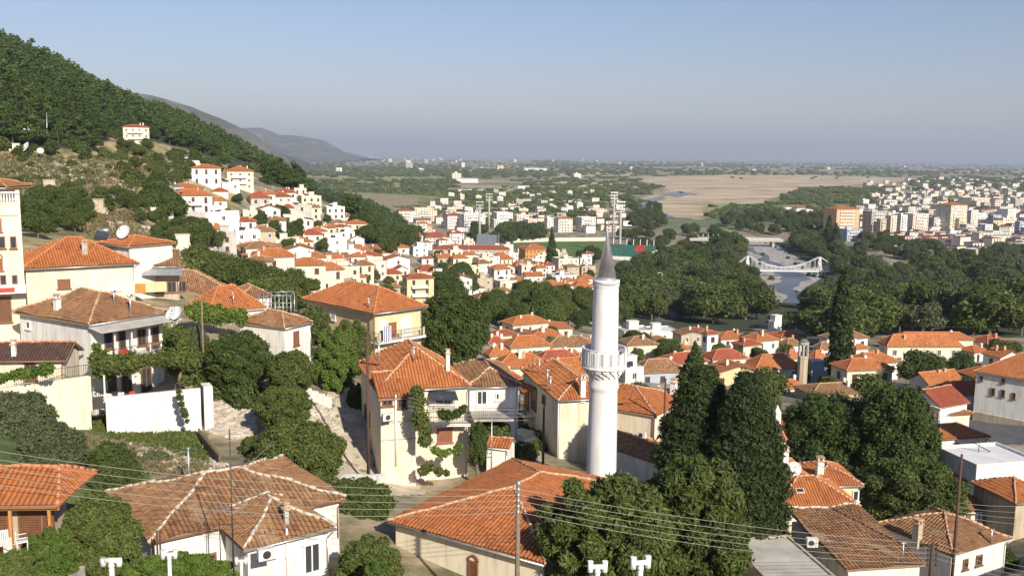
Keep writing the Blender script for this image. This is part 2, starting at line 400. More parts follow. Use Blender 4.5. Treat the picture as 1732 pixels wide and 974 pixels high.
# ---------------------------------------------------------------- houses placed from their eave corners
UPZ = Vector((0, 0, 1))
class House:
    """A: near eave corner, e2 runs along the front to the right, e1 runs along the left side to the back"""
    def __init__(s, name, label, A, e1, l1, e2, l2, zbase, cat='house', group=None):
        s.A = A; s.e1 = e1.normalized(); s.e2 = e2.normalized(); s.l1 = l1; s.l2 = l2; s.zb = zbase
        c = A + s.e1*l1/2 + s.e2*l2/2
        s.root = empty(name, (c.x, c.y, zbase), label, cat, group)
        s.oh = .4
    @classmethod
    def px(cls, name, label, A, Y, B, C, zbase, L1=None, L2=None, **k):
        a = P(A[0], A[1], Y); z = a.z
        if C is not None:
            c = onz(C[0], C[1], z); e2 = c-a; l2 = L2 or e2.length
        if B is not None:
            b = onz(B[0], B[1], z); e1 = b-a; l1 = L1 or e1.length
        if B is None: e1 = Vector((-e2.y, e2.x, 0)); l1 = L1
        if C is None: e2 = Vector((e1.y, -e1.x, 0)); l2 = L2
        if B is not None and C is not None:
            # square the two measured sides
            e1 = e1.normalized(); e2 = e2.normalized(); m = (e2 + Vector((e1.y, -e1.x, 0))).normalized()
            e2 = m; e1 = Vector((-m.y, m.x, 0))
        return cls(name, label, a, e1, l1, e2, l2, zbase, **k)
    def corner(s, i, j, o=0.0, z=None):
        """i along the front 0..1, j to the back 0..1, o = inset"""
        p = s.A + s.e2*(o + (s.l2-2*o)*i) + s.e1*(o + (s.l1-2*o)*j)
        if z is not None: p = Vector((p.x, p.y, z))
        return p
    def walls(s, mat='w', oh=.4, top=0.0, plinth=None):
        s.oh = oh; z1 = s.A.z-.02+top; mb = MB()
        q = [s.corner(0, 0, oh, s.zb-2.5), s.corner(1, 0, oh, s.zb-2.5), s.corner(1, 1, oh, s.zb-2.5), s.corner(0, 1, oh, s.zb-2.5)]
        mb.prism(q, z1-(s.zb-2.5)); s.wall_o = mb.build('wall', [mat], s.root)
        return s
    def rise_for(s, py, i=.5, j=.5):
        c = s.corner(i, j); px = proj(c)[0]
        for _ in range(3):
            q = P(px, py, c.y); px = proj(Vector((c.x, c.y, q.z)))[0]
        return max(.5, q.z - s.A.z)
    def roof(s, kind='hip', ridge='auto', rise=1.8, mat='O', cap='mortar', detail=True, ratio=1.0, chim=()):
        o = s.oh; A = s.A; c00 = s.corner(0, 0); c10 = s.corner(1, 0); c11 = s.corner(1, 1); c01 = s.corner(0, 1)
        if ridge == 'auto': ridge = 'x' if s.l2 >= s.l1 else 'y'
        h = Vector((0, 0, rise)); planes = []; lines = []; gab = []
        if kind == 'hip':
            if ridge == 'x':
                t = min(.5, s.l1/2/s.l2*ratio); r0 = s.corner(t, .5)+h; r1 = s.corner(1-t, .5)+h
                planes = [[c00, c10, r1, r0], [c10, c11, r1], [c11, c01, r0, r1], [c01, c00, r0]]
            else:
                t = min(.5, s.l2/2/s.l1*ratio); r0 = s.corner(.5, t)+h; r1 = s.corner(.5, 1-t)+h
                planes = [[c00, c10, r0], [c10, c11, r1, r0], [c11, c01, r1], [c01, c00, r0, r1]]
            if (r0-r1).length < .05: planes = [[a for k, a in enumerate(pl) if k < 3] for pl in planes]
            near0 = [c00, c01] if ridge == 'x' else [c00, c10]; near1 = [c10, c11] if ridge == 'x' else [c01, c11]
            lines = [(q, r0) for q in near0] + [(q, r1) for q in near1] + ([(r0, r1)] if (r0-r1).length > .3 else [])
        elif kind == 'gable':
            if ridge == 'x':
                r0 = s.corner(0, .5)+h; r1 = s.corner(1, .5)+h; planes = [[c00, c10, r1, r0], [c11, c01, r0, r1]]
                gab = [(s.corner(0, 0, o), s.corner(0, 1, o), .5, s.e2*0), (s.corner(1, 0, o), s.corner(1, 1, o), .5, None)]
            else:
                r0 = s.corner(.5, 0)+h; r1 = s.corner(.5, 1)+h; planes = [[c10, c11, r1, r0], [c01, c00, r0, r1]]
                gab = [(s.corner(0, 0, o), s.corner(1, 0, o), .5, None), (s.corner(0, 1, o), s.corner(1, 1, o), .5, None)]
            lines = [(r0, r1)]
        elif kind == 'shed':      # low in front, high at the back
            planes = [[c00, c10, c11+h, c01+h]]
            lines = [(c01+h, c11+h)]
        s.r0r1 = None
        off = s.root.location
        WOB[0] = .075 if mat == 'B' else .025
        if detail:
            acc = []
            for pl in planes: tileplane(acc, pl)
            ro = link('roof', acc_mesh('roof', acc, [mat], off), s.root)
        else:
            mb = MB()
            for pl in planes:
                u = (pl[1]-pl[0]).normalized(); nn = (pl[1]-pl[0]).cross(pl[2]-pl[0]).normalized(); w = nn.cross(u)
                mb.poly([q+Vector((0, 0, .09)) for q in pl], 0, [((q-pl[0]).dot(u)+7, (q-pl[0]).dot(w)+7) for q in pl])
            ro = mb.build('roof', [mat], s.root)
        s.roof_o = ro
        sb = MB()   # boarded underside
        for pl in planes:
            dn = Vector((0, 0, -.09)); b = [q+dn for q in pl]; t = [q+Vector((0, 0, -.0)) for q in pl]
            sb.poly(b[::-1]); sb.poly(t); n = len(pl)
            for i in range(n): sb.poly([b[i], b[(i+1) % n], t[(i+1) % n], t[i]])
        sb.build('soffit', ['soffit'], s.root)
        if detail and kind != 'shed' and s.zb > 30:
            gt = MB(); a_ = c00-s.e1*.05-UPZ*.05; b_ = c10-s.e1*.05-UPZ*.05; gt.tube(a_, b_, .055, n=8); q_ = s.corner(1, 0, o)-s.e1*.07; gt.tube(b_-s.e2*.1, q_-s.e2*.1-UPZ*.5, .04, n=6); gt.tube(q_-s.e2*.1-UPZ*.5, q_-s.e2*.1-UPZ*(s.A.z-s.zb), .04, n=6)
            gt.build('gutter', [random.choice(['shut_w', 'metal', 'frame_b'])], s.root)
        if gab:
            for a, b, _, _ in gab:
                m = (a+b)/2; k = (b-a).length/2; full = (s.l1 if ridge == 'x' else s.l2)/2
                hh = rise*k/full - .1; gb = MB(); gb.poly([a, b, m+Vector((0, 0, hh))]); gb.build('gable', [s.wall_o.data.materials[0]], s.root)
        if cap:
            rb = MB()
            for a, b in lines:
                up = Vector((0, 0, .10))
                if detail: ridge_caps(rb, a+up, b+up)
                else: rb.tube(a+up, b+up, .10, .10, 4, 0, True, False)
            rb.build('ridge_cap', [cap], ro)
        return s
    def flat(s, para=.5, mat=None, wall=None):
        z = s.A.z; mb = MB(); t = .18; o = s.oh
        q = [s.corner(0, 0, o, z), s.corner(1, 0, o, z), s.corner(1, 1, o, z), s.corner(0, 1, o, z)]
        mb.poly([p+Vector((0, 0, .02)) for p in q]); mb.build('flat_roof', [mat or 'flatroof'], s.root)
        pb = MB()
        for i in range(4):
            a, b = q[i], q[(i+1) % 4]; d = (b-a).normalized(); n = Vector((-d.y, d.x, 0))
            if i % 2 == 0: pb.box((a+b)/2+n*t/2+Vector((0, 0, para/2)), (b-a)/2, n*t/2, (0, 0, para/2))
            else: pb.box((a+b)/2+n*t/2+Vector((0, 0, para/2)), (b-a)/2-d*t, n*t/2, (0, 0, para/2))
        pb.build('parapet', [wall or s.wall_o.data.materials[0]], s.root)
        return s
    def side(s, k):
        """returns origin, direction, outward normal, length of wall plane k"""
        o = s.oh
        if k == 'F': return s.corner(0, 0, o), s.e2, -s.e1, s.l2-2*o
        if k == 'L': return s.corner(0, 1, o), -s.e1, -s.e2, s.l1-2*o
        if k == 'R': return s.corner(1, 0, o), s.e1, s.e2, s.l1-2*o
        return s.corner(1, 1, o), -s.e2, s.e1, s.l2-2*o
    def onwall(s, k, px, py):
        o, d, n, L = s.side(k); r = ray(px, py); c = Vector((0, 0, HC)); t = (o-c).dot(n)/r.dot(n); return c+r*t
    def win(s, k, x0, y0, x1, y1, style='w', name='window', label=None, arch=False):
        """window whose photo rectangle is x0..x1, y0..y1 on wall k"""
        xm = (x0+x1)/2; ym = (y0+y1)/2; o, d, n, L = s.side(k)
        a = s.onwall(k, x0, ym); b = s.onwall(k, x1, ym); w = abs((b-a).dot(d)); t = s.onwall(k, xm, y0); q = s.onwall(k, xm, y1)
        h = t.z-q.z; c = s.onwall(k, xm, ym); return s.window_at(c, d, n, w, h, style, name, label, arch)
    def win_uv(s, k, u, z, w, h, style='w', name='window', label=None):
        o, d, n, L = s.side(k); c = o+d*u; c = Vector((c.x, c.y, z)); return s.window_at(c, d, n, w, h, style, name, label)
    def window_at(s, c, d, n, w, h, style, name='window', label=None, arch=False):
        fm = {'w': 'frame_w', 'b': 'frame_b', 'sw': 'frame_w', 'sb': 'frame_b', 'd': 'frame_b', 'o': 'shut_b', 'r': 'red'}[style]
        mb = MB(); t = .09; u = UPZ; dp = .05
        for sx in (-1, 1): mb.box(c+d*sx*(w/2-t/2)+n*dp, d*t/2, n*dp, u*h/2)
        for sz in (-1, 1): mb.box(c+u*sz*(h/2-t/2)+n*dp, d*(w/2-t), n*dp, u*t/2)
        if style in 'wb' and w > .8: mb.box(c+n*(dp-.01), d*.035, n*(dp-.01), u*(h/2-t))
        mb.box(c-u*(h/2+.05)+n*.08, d*(w/2+.1), n*.08, u*.05)
        if arch:
            pts = [c+u*(h/2)+d*(w/2)*math.cos(a)+u*(w/2)*math.sin(a) for a in np.linspace(0, math.pi, 11)]
            for a, b in zip(pts[:-1], pts[1:]): mb.box((a+b)/2+n*dp, (b-a)/2, n*dp, u.cross(n)*.001+((a+b)/2-c-u*h/2).normalized()*.05)
        wo = mb.build(name, [fm], s.root)
        if label: wo['label'] = label
        pb = MB(); pm = 'glass'
        if style in ('sw', 'd') : pm = 'shut_w' if style == 'sw' else 'frame_b'
        if style in ('sb', 'o'): pm = 'shut_b'
        if pm == 'glass':
            pb.box(c+n*.025, d*(w/2-t), n*.02, u*(h/2-t))
            if arch: 
                pts = [c+n*.04+u*(h/2-t)+d*(w/2-t)*math.cos(a)+u*(w/2)*math.sin(a) for a in np.linspace(0, math.pi, 11)]
                pb.poly(pts)
        else:
            nsl = max(3, int(h/.12))
            for i in range(nsl): pb.box(c+n*.04+u*(-h/2+t+(h-2*t)*(i+.5)/nsl), d*(w/2-t), n*.025, u*((h-2*t)/nsl*.42)+n*.008)
        pb.build('pane' if pm == 'glass' else 'shutter', [pm], wo)
        return wo
    def on_roof(s, px, py, i=None):
        """ray hits the roof mesh"""
        off = s.root.location; me = s.roof_o.data
        o = Vector((0, 0, HC))-off; d = ray(px, py).normalized()
        from mathutils.bvhtree import BVHTree
        if not hasattr(s, 'bvh'):
            s.bvh = BVHTree.FromPolygons([v.co[:] for v in me.vertices], [p.vertices[:] for p in me.polygons])
        r = s.bvh.ray_cast(o, d)
        return (r[0]+off) if r[0] is not None else None
    def chimney(s, px, py, w=.6, h=1.2, mat='w', cap=True, d=None):
        p = s.on_roof(px, py)
        if p is None: print('chimney misses roof', s.root.name, px, py); return
        mb = MB(); a = s.e2; b = s.e1; d = d or w
        mb.box(p+UPZ*(h/2-.3), a*w/2, b*d/2, UPZ*(h/2+.3), 0)
        mb.box(p+UPZ*(h+.04), a*(w/2+.08), b*(d/2+.08), UPZ*.05, 1)
        for sx in (-1, 1): mb.box(p+a*sx*(w/2-.08)+UPZ*(h+.2), a*.06, b*(d/2-.05), UPZ*.12, 0)
        mb.box(p+UPZ*(h+.36), a*(w/2+.05), b*(d/2+.05), UPZ*.04, 1)
        return mb.build('chimney', [mat, 'mortar'], s.roof_o)
    def pipe(s, px, py, h=1.0, r=.06, T=True):
        p = s.on_roof(px, py)
        if p is None: return
        mb = MB(); mb.tube(p-UPZ*.2, p+UPZ*h, r, r, 8)
        if T: mb.tube(p+UPZ*h-s.e2*.22, p+UPZ*h+s.e2*.22, r*1.25, r*1.25, 8)
        return mb.build('flue_pipe', ['metal'], s.roof_o)
def railing(name, a, b, h=.95, step=.14, mat='dmetal', parent=None, r=.014):
    a = Vector(a); b = Vector(b); L = (b-a).length; n = max(2, int(L/step)); mb = MB()
    mb.tube(a+UPZ*h, b+UPZ*h, r*1.8, n=5); mb.tube(a+UPZ*.1, b+UPZ*.1, r*1.4, n=5)
    for i in range(n+1): p = a+(b-a)*i/n; mb.tube(p, p+UPZ*h, r, n=4, cap=False)
    return mb.build(name, [mat], parent)
# ---------------------------------------------------------------- foliage
def leafcloud(lobes, n, size, jit=.22, out=.6, flat=1.0, shell=.8, elong=1.0, drop=0.0):
    """lobes: (x,y,z,rx,ry,rz). returns V,F,v for n leaf faces spread through the lobes' outer volume"""
    L = np.array(lobes, float); wgt = (L[:,3]*L[:,4]+L[:,4]*L[:,5]+L[:,3]*L[:,5]); k = rng.choice(len(L), n*2, p=wgt/wgt.sum())
    d = rng.normal(size=(n*2, 3)); d /= np.linalg.norm(d, axis=1)[:,None]
    r = shell + (1.06-shell)*rng.random(n*2)**.7
    # surface bumpiness: leaf clumps
    b = 1+jit*(np.sin(d[:,0]*9+k*1.7)*np.sin(d[:,1]*8+k)*np.sin(d[:,2]*10+k*2.3))*1.6
    p = L[k,:3]+d*L[k,3:6]*(r*b)[:,None]
    # drop points deep inside another lobe
    ins = np.zeros(n*2, bool)
    for i in range(len(L)):
        q = np.linalg.norm((p-L[i,:3])/L[i,3:6], axis=1); ins |= (q < .72) & (k != i)
    ok = np.nonzero(~ins)[0][:n]; p = p[ok]; d = d[ok]; n = len(p)
    nn = d*out+rng.normal(size=(n, 3))*.55; nn[:,2] += .25; nn /= np.linalg.norm(nn, axis=1)[:,None]
    a = np.cross(nn, rng.normal(size=(n, 3))); a /= np.linalg.norm(a, axis=1)[:,None]; c = np.cross(nn, a)
    s = size*(.55+.9*rng.random(n))[:,None]
    V = np.stack([p-a*s*elong, p-c*s*.5+nn*s*.12, p+a*s*elong, p+c*s*.5+nn*s*.12], 1).reshape(-1, 3)
    Fq = np.arange(n*4).reshape(-1, 4)
    cl = .5+.5*np.sin(p[:,0]*1.9/size*.12+k[ok])*np.sin(p[:,1]*2.3/size*.12)*np.sin(p[:,2]*2.1/size*.12+1)
    v = np.clip(.55*rng.random(n)+.45*cl, 0, 1)
    return V, Fq, v
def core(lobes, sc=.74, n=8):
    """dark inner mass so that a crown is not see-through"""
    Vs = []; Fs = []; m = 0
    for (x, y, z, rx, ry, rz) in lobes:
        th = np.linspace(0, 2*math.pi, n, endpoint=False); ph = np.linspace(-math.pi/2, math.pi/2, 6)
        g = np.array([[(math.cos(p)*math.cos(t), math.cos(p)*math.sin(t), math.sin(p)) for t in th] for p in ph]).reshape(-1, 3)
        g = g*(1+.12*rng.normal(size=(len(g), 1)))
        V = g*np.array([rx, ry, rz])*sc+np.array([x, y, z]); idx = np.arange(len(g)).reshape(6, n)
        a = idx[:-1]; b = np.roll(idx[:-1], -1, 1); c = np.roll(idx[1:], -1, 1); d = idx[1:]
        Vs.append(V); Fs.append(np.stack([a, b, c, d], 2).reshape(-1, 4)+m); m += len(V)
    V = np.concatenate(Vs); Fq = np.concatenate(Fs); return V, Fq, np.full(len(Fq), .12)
def join(*parts):
    n = 0; V = []; Fs = []; v = []
    for a, b, c in parts: V.append(a); Fs.append(b+n); v.append(c); n += len(a)
    return np.concatenate(V), np.concatenate(Fs), np.concatenate(v)
def round_lobes(n=9, seed=0, w=1.0, h=1.0, z0=.30):
    """unit tree: height 1, crown radius .5*w"""
    r = random.Random(seed); L = [(0, 0, z0+.35*h*1.0, .30*w, .30*w, .30*h)]
    for i in range(n):
        a = 2*math.pi*i/n*1.618+r.random(); e = r.uniform(-.6, 1.0); q = .30*w*(1-.35*max(e, 0))
        s = r.uniform(.14, .22)
        L.append((q*math.cos(a), q*math.sin(a), z0+.33*h+.26*h*e, s*w, s*w, s*1.0*h))
    return L
def trunk_mb(h, r, lobes, mb=None, seed=0, lean=.0):
    mb = mb or MB(); rd = random.Random(seed); p = Vector((0, 0, -.4)); top = Vector((lean*h, 0, h)); n = 4; pts = [p]
    for i in range(1, n+1): pts.append(Vector((lean*h*i/n+rd.gauss(0, r*.5), rd.gauss(0, r*.5), h*i/n)))
    for i in range(n): mb.tube(pts[i], pts[i+1], r*(1.15-.2*i), r*(1.15-.2*(i+1)), 7, 0, False)
    for l in sorted(lobes, key=lambda q: -q[5])[:8]:
        b = pts[2 if rd.random() < .5 else 3]; mb.tube(b, (l[0]*.8, l[1]*.8, l[2]), r*.45, r*.12, 5, 0, False)
    return mb
def make_tree(name, lobes, n, leaf, mat, trunk_h, trunk_r, bark='bark', elong=1.0, shell=.8, merged=False, jit=.22, seed=0, corek=.74):
    """returns function place(loc, scale, rz, label,...) with shared meshes"""
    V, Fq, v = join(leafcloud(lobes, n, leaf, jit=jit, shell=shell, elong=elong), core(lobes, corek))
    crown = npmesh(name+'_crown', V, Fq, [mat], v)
    tm = trunk_mb(trunk_h, trunk_r, lobes, seed=seed).mesh(name+'_trunk', [bark])
    if merged:
        Vt = np.array([q.co[:] for q in tm.vertices]); Ft = np.array([list(p.vertices) for p in tm.polygons if len(p.vertices) == 4])
        A = join((V, Fq, v), (Vt, Ft, np.zeros(len(Ft)))); mi = np.r_[np.zeros(len(Fq)), np.ones(len(Ft))]
        me = npmesh(name, A[0], A[1], [mat, bark], A[2], None, mi)
        def place(loc, sc, rz, label=None, cat='tree', group=None, nm=None):
            o = bpy.data.objects.new(nm or name, me); COL.objects.link(o); o.location = loc; o.rotation_euler = (0, 0, rz)
            o.scale = sc if isinstance(sc, (tuple, list)) else (sc, sc, sc); return tag(o, label, cat, group)
        return place
    def place(loc, sc, rz, label=None, cat='tree', group=None, nm=None):
        r = empty(nm or name, loc, label, cat, group); r.rotation_euler = (0, 0, rz)
        r.scale = sc if isinstance(sc, (tuple, list)) else (sc, sc, sc)
        a = link('trunk', tm, r); b = link('crown', crown, r); return r
    return place
def pine_lobes(seed, tall=1.0):
    r = random.Random(seed); L = []
    for i in range(10):
        t = i/9; a = r.random()*6.28; q = .20*(1-t)**.7+.03
        L.append((q*math.cos(a), q*math.sin(a), .28+.66*t, .20*(1-t*.75)+.03, .20*(1-t*.75)+.03, .085))
    return L
def fir_lobes():
    L = []
    for i in range(14):
        t = i/13; L.append((random.gauss(0, .012), random.gauss(0, .012), .10+.86*t, .24*(1-t)+.02, .24*(1-t)+.02, .06))
    return L
def cyp_lobes(w=.09, n=12, seed=1):
    r = random.Random(seed); L = []
    for i in range(n):
        t = i/(n-1); q = w*(1-(abs(t-.35)/.72)**2.2)+.012; L.append((r.gauss(0, .006), r.gauss(0, .006), .06+.9*t, q, q, .07))
    return L
# ================================================================ SETTING
def inpoly(px, py, poly):
    px = np.asarray(px, float); py = np.asarray(py, float); c = np.zeros(px.shape, bool); n = len(poly)
    for i in range(n):
        x0, y0 = poly[i]; x1, y1 = poly[(i+1) % n]
        k = ((y0 > py) != (y1 > py)) & (px < (x1-x0)*(py-y0)/((y1-y0) if y1 != y0 else 1e-9)+x0); c ^= k
    return c
FOREST = [(-400,20),(0,58),(200,148),(330,202),(450,268),(600,345),(700,392),(715,412),(600,385),(568,350),(520,328),(450,312),(438,282),(380,278),(330,258),(255,238),(190,232),(150,258),(100,250),(0,248),(-400,250)]
PARK = [(1052,470),(1100,450),(1150,405),(1245,398),(1400,395),(1500,432),(1560,470),(1600,415),(1740,405),(1900,420),(1900,545),(1690,560),(1640,548),(1480,556),(1430,575),(1350,545),(1290,535),(1270,550),(1050,545)]
ys = np.r_[np.linspace(4, 60, 50), np.exp(np.linspace(math.log(61.5), math.log(1900), 300)), np.exp(np.linspace(math.log(2000), math.log(90000), 40))]
us = np.r_[np.linspace(-2.4, -.75, 30), np.linspace(-.74, .74, 330), np.linspace(.75, 2.4, 30)]
XX = us[None]*np.maximum(ys[:,None], 30); YY = np.broadcast_to(ys[:,None], XX.shape).copy()
ZZ = terrain(XX, YY)
nr, nc = XX.shape; idx = np.arange(nr*nc).reshape(nr, nc)
TV = np.stack([XX, YY, ZZ], 2).reshape(-1, 3)
TF = np.stack([idx[:-1,:-1], idx[:-1,1:], idx[1:,1:], idx[1:,:-1]], 2).reshape(-1, 4)
ppx, ppy = projn(TV[:,0], TV[:,1], TV[:,2])
front = TV[:,1] > 30
def pt_attr(me, name, val):
    a = me.attributes.new(name, 'FLOAT', 'POINT'); a.data.foreach_set('value', val.astype(np.float32))
m, nt, b = newmat('ground_earth_and_fields')
pos = geo_pos(nt)
def attr(n): return N(nt, 'ShaderNodeAttribute', attribute_name=n).outputs['Fac']
near = ramp(nt, noise(nt, pos, .25, 6, .7), [(.30, (.07,.085,.03)), (.44, (.20,.17,.09)), (.58, (.36,.29,.19)), (.8, (.50,.43,.32))])
dryhill = ramp(nt, noise(nt, pos, .11, 8, .75), [(.34, (.06,.07,.025)), (.44, (.20,.175,.07)), (.53, (.36,.28,.13)), (.64, (.50,.39,.23)), (.8, (.58,.50,.38))])
forest = ramp(nt, noise(nt, pos, .2, 5, .7), [(.3, (.02,.03,.012)), (.6, (.05,.06,.025)), (.8, (.20,.17,.09))])
urban = ramp(nt, noise(nt, pos, .12, 6, .7), [(.33, (.06,.075,.03)), (.47, (.22,.19,.12)), (.6, (.40,.34,.26)), (.75, (.55,.49,.40))])
green = ramp(nt, noise(nt, pos, .5, 7, .75), [(.3, (.035,.065,.015)), (.5, (.075,.115,.028)), (.68, (.14,.16,.05)), (.8, (.30,.26,.15))])
# the plain: fields of different crops
mp = N(nt, 'ShaderNodeMapping'); mp.inputs['Scale'].default_value = (.0030, .0042, 0); mp.inputs['Rotation'].default_value = (0, 0, .5); nt.links.new(pos, mp.inputs[0])
vo = N(nt, 'ShaderNodeTexVoronoi', feature='F1', distance='CHEBYCHEV'); vo.inputs['Scale'].default_value = 1.0; nt.links.new(mp.outputs[0], vo.inputs['Vector'])
sxx = N(nt, 'ShaderNodeSeparateColor'); nt.links.new(vo.outputs['Color'], sxx.inputs[0])
crop = ramp(nt, sxx.outputs[0], [(0, (.07,.10,.035)), (.15, (.11,.15,.045)), (.3, (.28,.25,.10)), (.5, (.40,.32,.17)), (.75, (.46,.37,.21)), (.9, (.18,.19,.06)), (1, (.34,.26,.14))])
big = noise(nt, pos, .0016, 5, .6)
crop = mixc(nt, ramp(nt, big, [(.42, (0,0,0)), (.58, (.9,.9,.9))]), crop, mixc(nt, .5, crop, (.36,.30,.19)))
scr = noise(nt, pos, .02, 8, .8)
crop = mixc(nt, ramp(nt, scr, [(.50, (0,0,0)), (.62, (.65,.65,.65))]), crop, (.05,.07,.03))
c = mixc(nt, attr('plain'), near, crop)
c = mixc(nt, attr('dry'), c, dryhill); c = mixc(nt, attr('urban'), c, urban); c = mixc(nt, attr('forest'), c, forest); c = mixc(nt, attr('green'), c, green)
nt.links.new(c, b.inputs['Base Color']); b.inputs['Roughness'].default_value = .95
bump(nt, b, noise(nt, pos, 1.2, 8, .7), .5, .25)
MT['ground'] = m
gme = npmesh('ground', TV, TF, ['ground'], smooth=True)
D = np.hypot(TV[:,0], TV[:,1])
def smooth_mask(msk): return msk.astype(float)
forestm = inpoly(ppx, ppy, FOREST) & front & (TV[:,1] > 200) & (TV[:,2] > 1)
forestm |= (TV[:,1] > 260) & (TV[:,0]/np.maximum(TV[:,1], 1) < -.56) & (TV[:,2] > 60)
parkm = inpoly(ppx, ppy, [(a, b2+12) for a, b2 in PARK]) & front & (TV[:,1] > 150)
plainm = sst(TV[:,1], 880, 1000)*(TV[:,2] < 3)
urb = front & (TV[:,1] > 130) & (TV[:,1] < 900) & ~forestm & ~parkm & (ppx > 400)
urb |= front & (TV[:,1] > 90) & (TV[:,1] < 330) & (ppx > 800)
urb |= front & (TV[:,1] >= 560) & (TV[:,1] < 1700) & (ppx > 1400) & ~parkm
dry = front & (TV[:,1] > 105) & (ppx < 470) & ~forestm
GR = [(110,708),(190,706),(345,735),(350,790),(300,770),(200,745),(120,730)]
grn = inpoly(ppx, ppy, GR) & front & (TV[:,1] < 100)
forestm = forestm | parkm
grn |= (inpoly(ppx, ppy, [(0,690),(110,700),(120,740),(260,760),(240,1000),(-60,1000),(-60,690)]) & front & (TV[:,1] < 80))
for nme, val in (('plain', plainm), ('forest', forestm), ('urban', urb & ~(plainm > .5)), ('dry', dry), ('green', grn)): pt_attr(gme, nme, np.asarray(val, float))
go = bpy.data.objects.new('ground', gme); COL.objects.link(go); go['kind'] = 'structure'
def sheet(name, pts, mat, dz=.05, sub=None, group=None):
    """a sheet laid on the terrain; pts are world (x,y) outline, triangulated on a grid"""
    pts = [(float(a), float(b)) for a, b in pts]
    xs = [p[0] for p in pts]; yy = [p[1] for p in pts]
    st = sub or max((max(xs)-min(xs)), (max(yy)-min(yy)))/60
    gx = np.arange(min(xs)-st, max(xs)+2*st, st); gy = np.arange(min(yy)-st, max(yy)+2*st, st)
    A, B = np.meshgrid(gx, gy)
    # ragged organic edge
    ins = inpoly(A, B, pts); Z = terrain(A, B)+dz
    id2 = np.arange(A.size).reshape(A.shape); cen = inpoly((A[:-1,:-1]+A[1:,1:])/2, (B[:-1,:-1]+B[1:,1:])/2, pts)
    Fq = np.stack([id2[:-1,:-1], id2[:-1,1:], id2[1:,1:], id2[1:,:-1]], 2)[cen]
    me = npmesh(name, np.stack([A, B, Z], 2).reshape(-1, 3), Fq.reshape(-1, 4), [mat], smooth=True)
    o = bpy.data.objects.new(name, me); COL.objects.link(o); o['kind'] = 'structure'; return o
def pxz(L, z=0.0): return [tuple(onz(a, b, z)[:2]) for a, b in L]
# river bed of gravel and water
m, nt, b = newmat('river_gravel_and_water'); pos = geo_pos(nt)
f = noise(nt, pos, .22, 8, .75); g = noise(nt, pos, .045, 4, .6)
cc = mixc(nt, ramp(nt, g, [(.44, (0,0,0)), (.54, (1,1,1))]), ramp(nt, f, [(.36, (.12,.12,.13)), (.50, (.36,.33,.30)), (.62, (.66,.61,.54))]), ramp(nt, f, [(.35, (.30,.26,.22)), (.6, (.50,.45,.38)), (.75, (.66,.60,.52))]))
nt.links.new(cc, b.inputs['Base Color']); b.inputs['Roughness'].default_value = .6; bump(nt, b, f, .6, .6); MT['river'] = m
_ry = np.linspace(464, 900, 40)
RB = [(river_x(y)-river_w(y)-2, y) for y in _ry] + [(river_x(y)+river_w(y)+2, y) for y in _ry[::-1]]
sheet('river', RB, 'river', .06, 1.5)
MT['rwater'] = m_plain('river_water', (.10,.11,.125), .38, .35, .25, 0, .8)
_wy = np.linspace(466, 780, 50)
def _wc(y): return np.interp(y, [466, 540, 600, 650, 780], [.55, .2, .1, -.3, -.75])*river_w(y)+2.5*math.sin(y*.09)
def _ww(y): return np.interp(y, [466, 540, 600, 640, 780], [4, 6.5, 8.5, 3, 2.2])*(1+.25*math.sin(y*.21))
sheet('water', [(river_x(y)+_wc(y)-_ww(y), y) for y in _wy]+[(river_x(y)+_wc(y)+_ww(y), y) for y in _wy[::-1]], 'rwater', .14, .8)
# wide dry river plain beyond
m, nt, b = newmat('dry_river_sand'); pos = geo_pos(nt)
mp = N(nt, 'ShaderNodeMapping'); mp.inputs['Scale'].default_value = (.005, .011, 0); nt.links.new(pos, mp.inputs[0])
f = noise(nt, mp.outputs[0], 1, 9, .75); f2 = noise(nt, pos, .0075, 9, .72)
cc = ramp(nt, f, [(.30, (.19,.16,.09)), (.42, (.38,.29,.17)), (.52, (.58,.45,.29)), (.7, (.70,.57,.41))])
cc = mixc(nt, ramp(nt, f2, [(.50, (0,0,0)), (.62, (.75,.75,.75))]), cc, (.20,.17,.09))
nt.links.new(cc, b.inputs['Base Color']); b.inputs['Roughness'].default_value = .95; MT['sand'] = m
SANDP = [(1085,335),(1130,322),(1070,300),(1230,296),(1400,297),(1560,302),(1500,310),(1370,318),(1300,338),(1290,350),(1240,348),(1210,358),(1190,374),(1120,368),(1085,352)]
sheet('riverbed_sand', pxz(SANDP), 'sand', .25, 14)
MT['fwater'] = m_plain('shallow_water', (.20,.22,.25), .4, .3, .02)
sheet('water', pxz([(1078,346),(1098,337),(1122,333),(1126,336),(1104,342),(1100,350),(1116,361),(1150,372),(1120,369),(1088,357)]), 'fwater', .6, 6)
sheet('water', pxz([(1120,330),(1150,324),(1180,331),(1165,329),(1145,334)]), 'fwater', .7, 8)
MT['pitch'] = m_plain('mown_grass', (.085,.15,.035), .9, .18, .08)
MT['pitch_y'] = m_plain('pale_pasture', (.30,.30,.09), .9, .25, .02)
sheet('field', pxz([(1190,358),(1215,350),(1300,343),(1315,356),(1260,362),(1215,362)]), 'pitch', .3, 8)
sheet('field', pxz([(1190,352),(1225,345),(1250,347),(1215,360),(1195,366)]), 'pitch_y', .45, 8)
sheet('field', pxz([(690,334),(762,332),(765,344),(740,347),(692,340)]), 'pitch_y', .3, 12)
sheet('field', pxz([(770,328),(815,327),(812,333),(768,332)]), 'pitch', .3, 12)
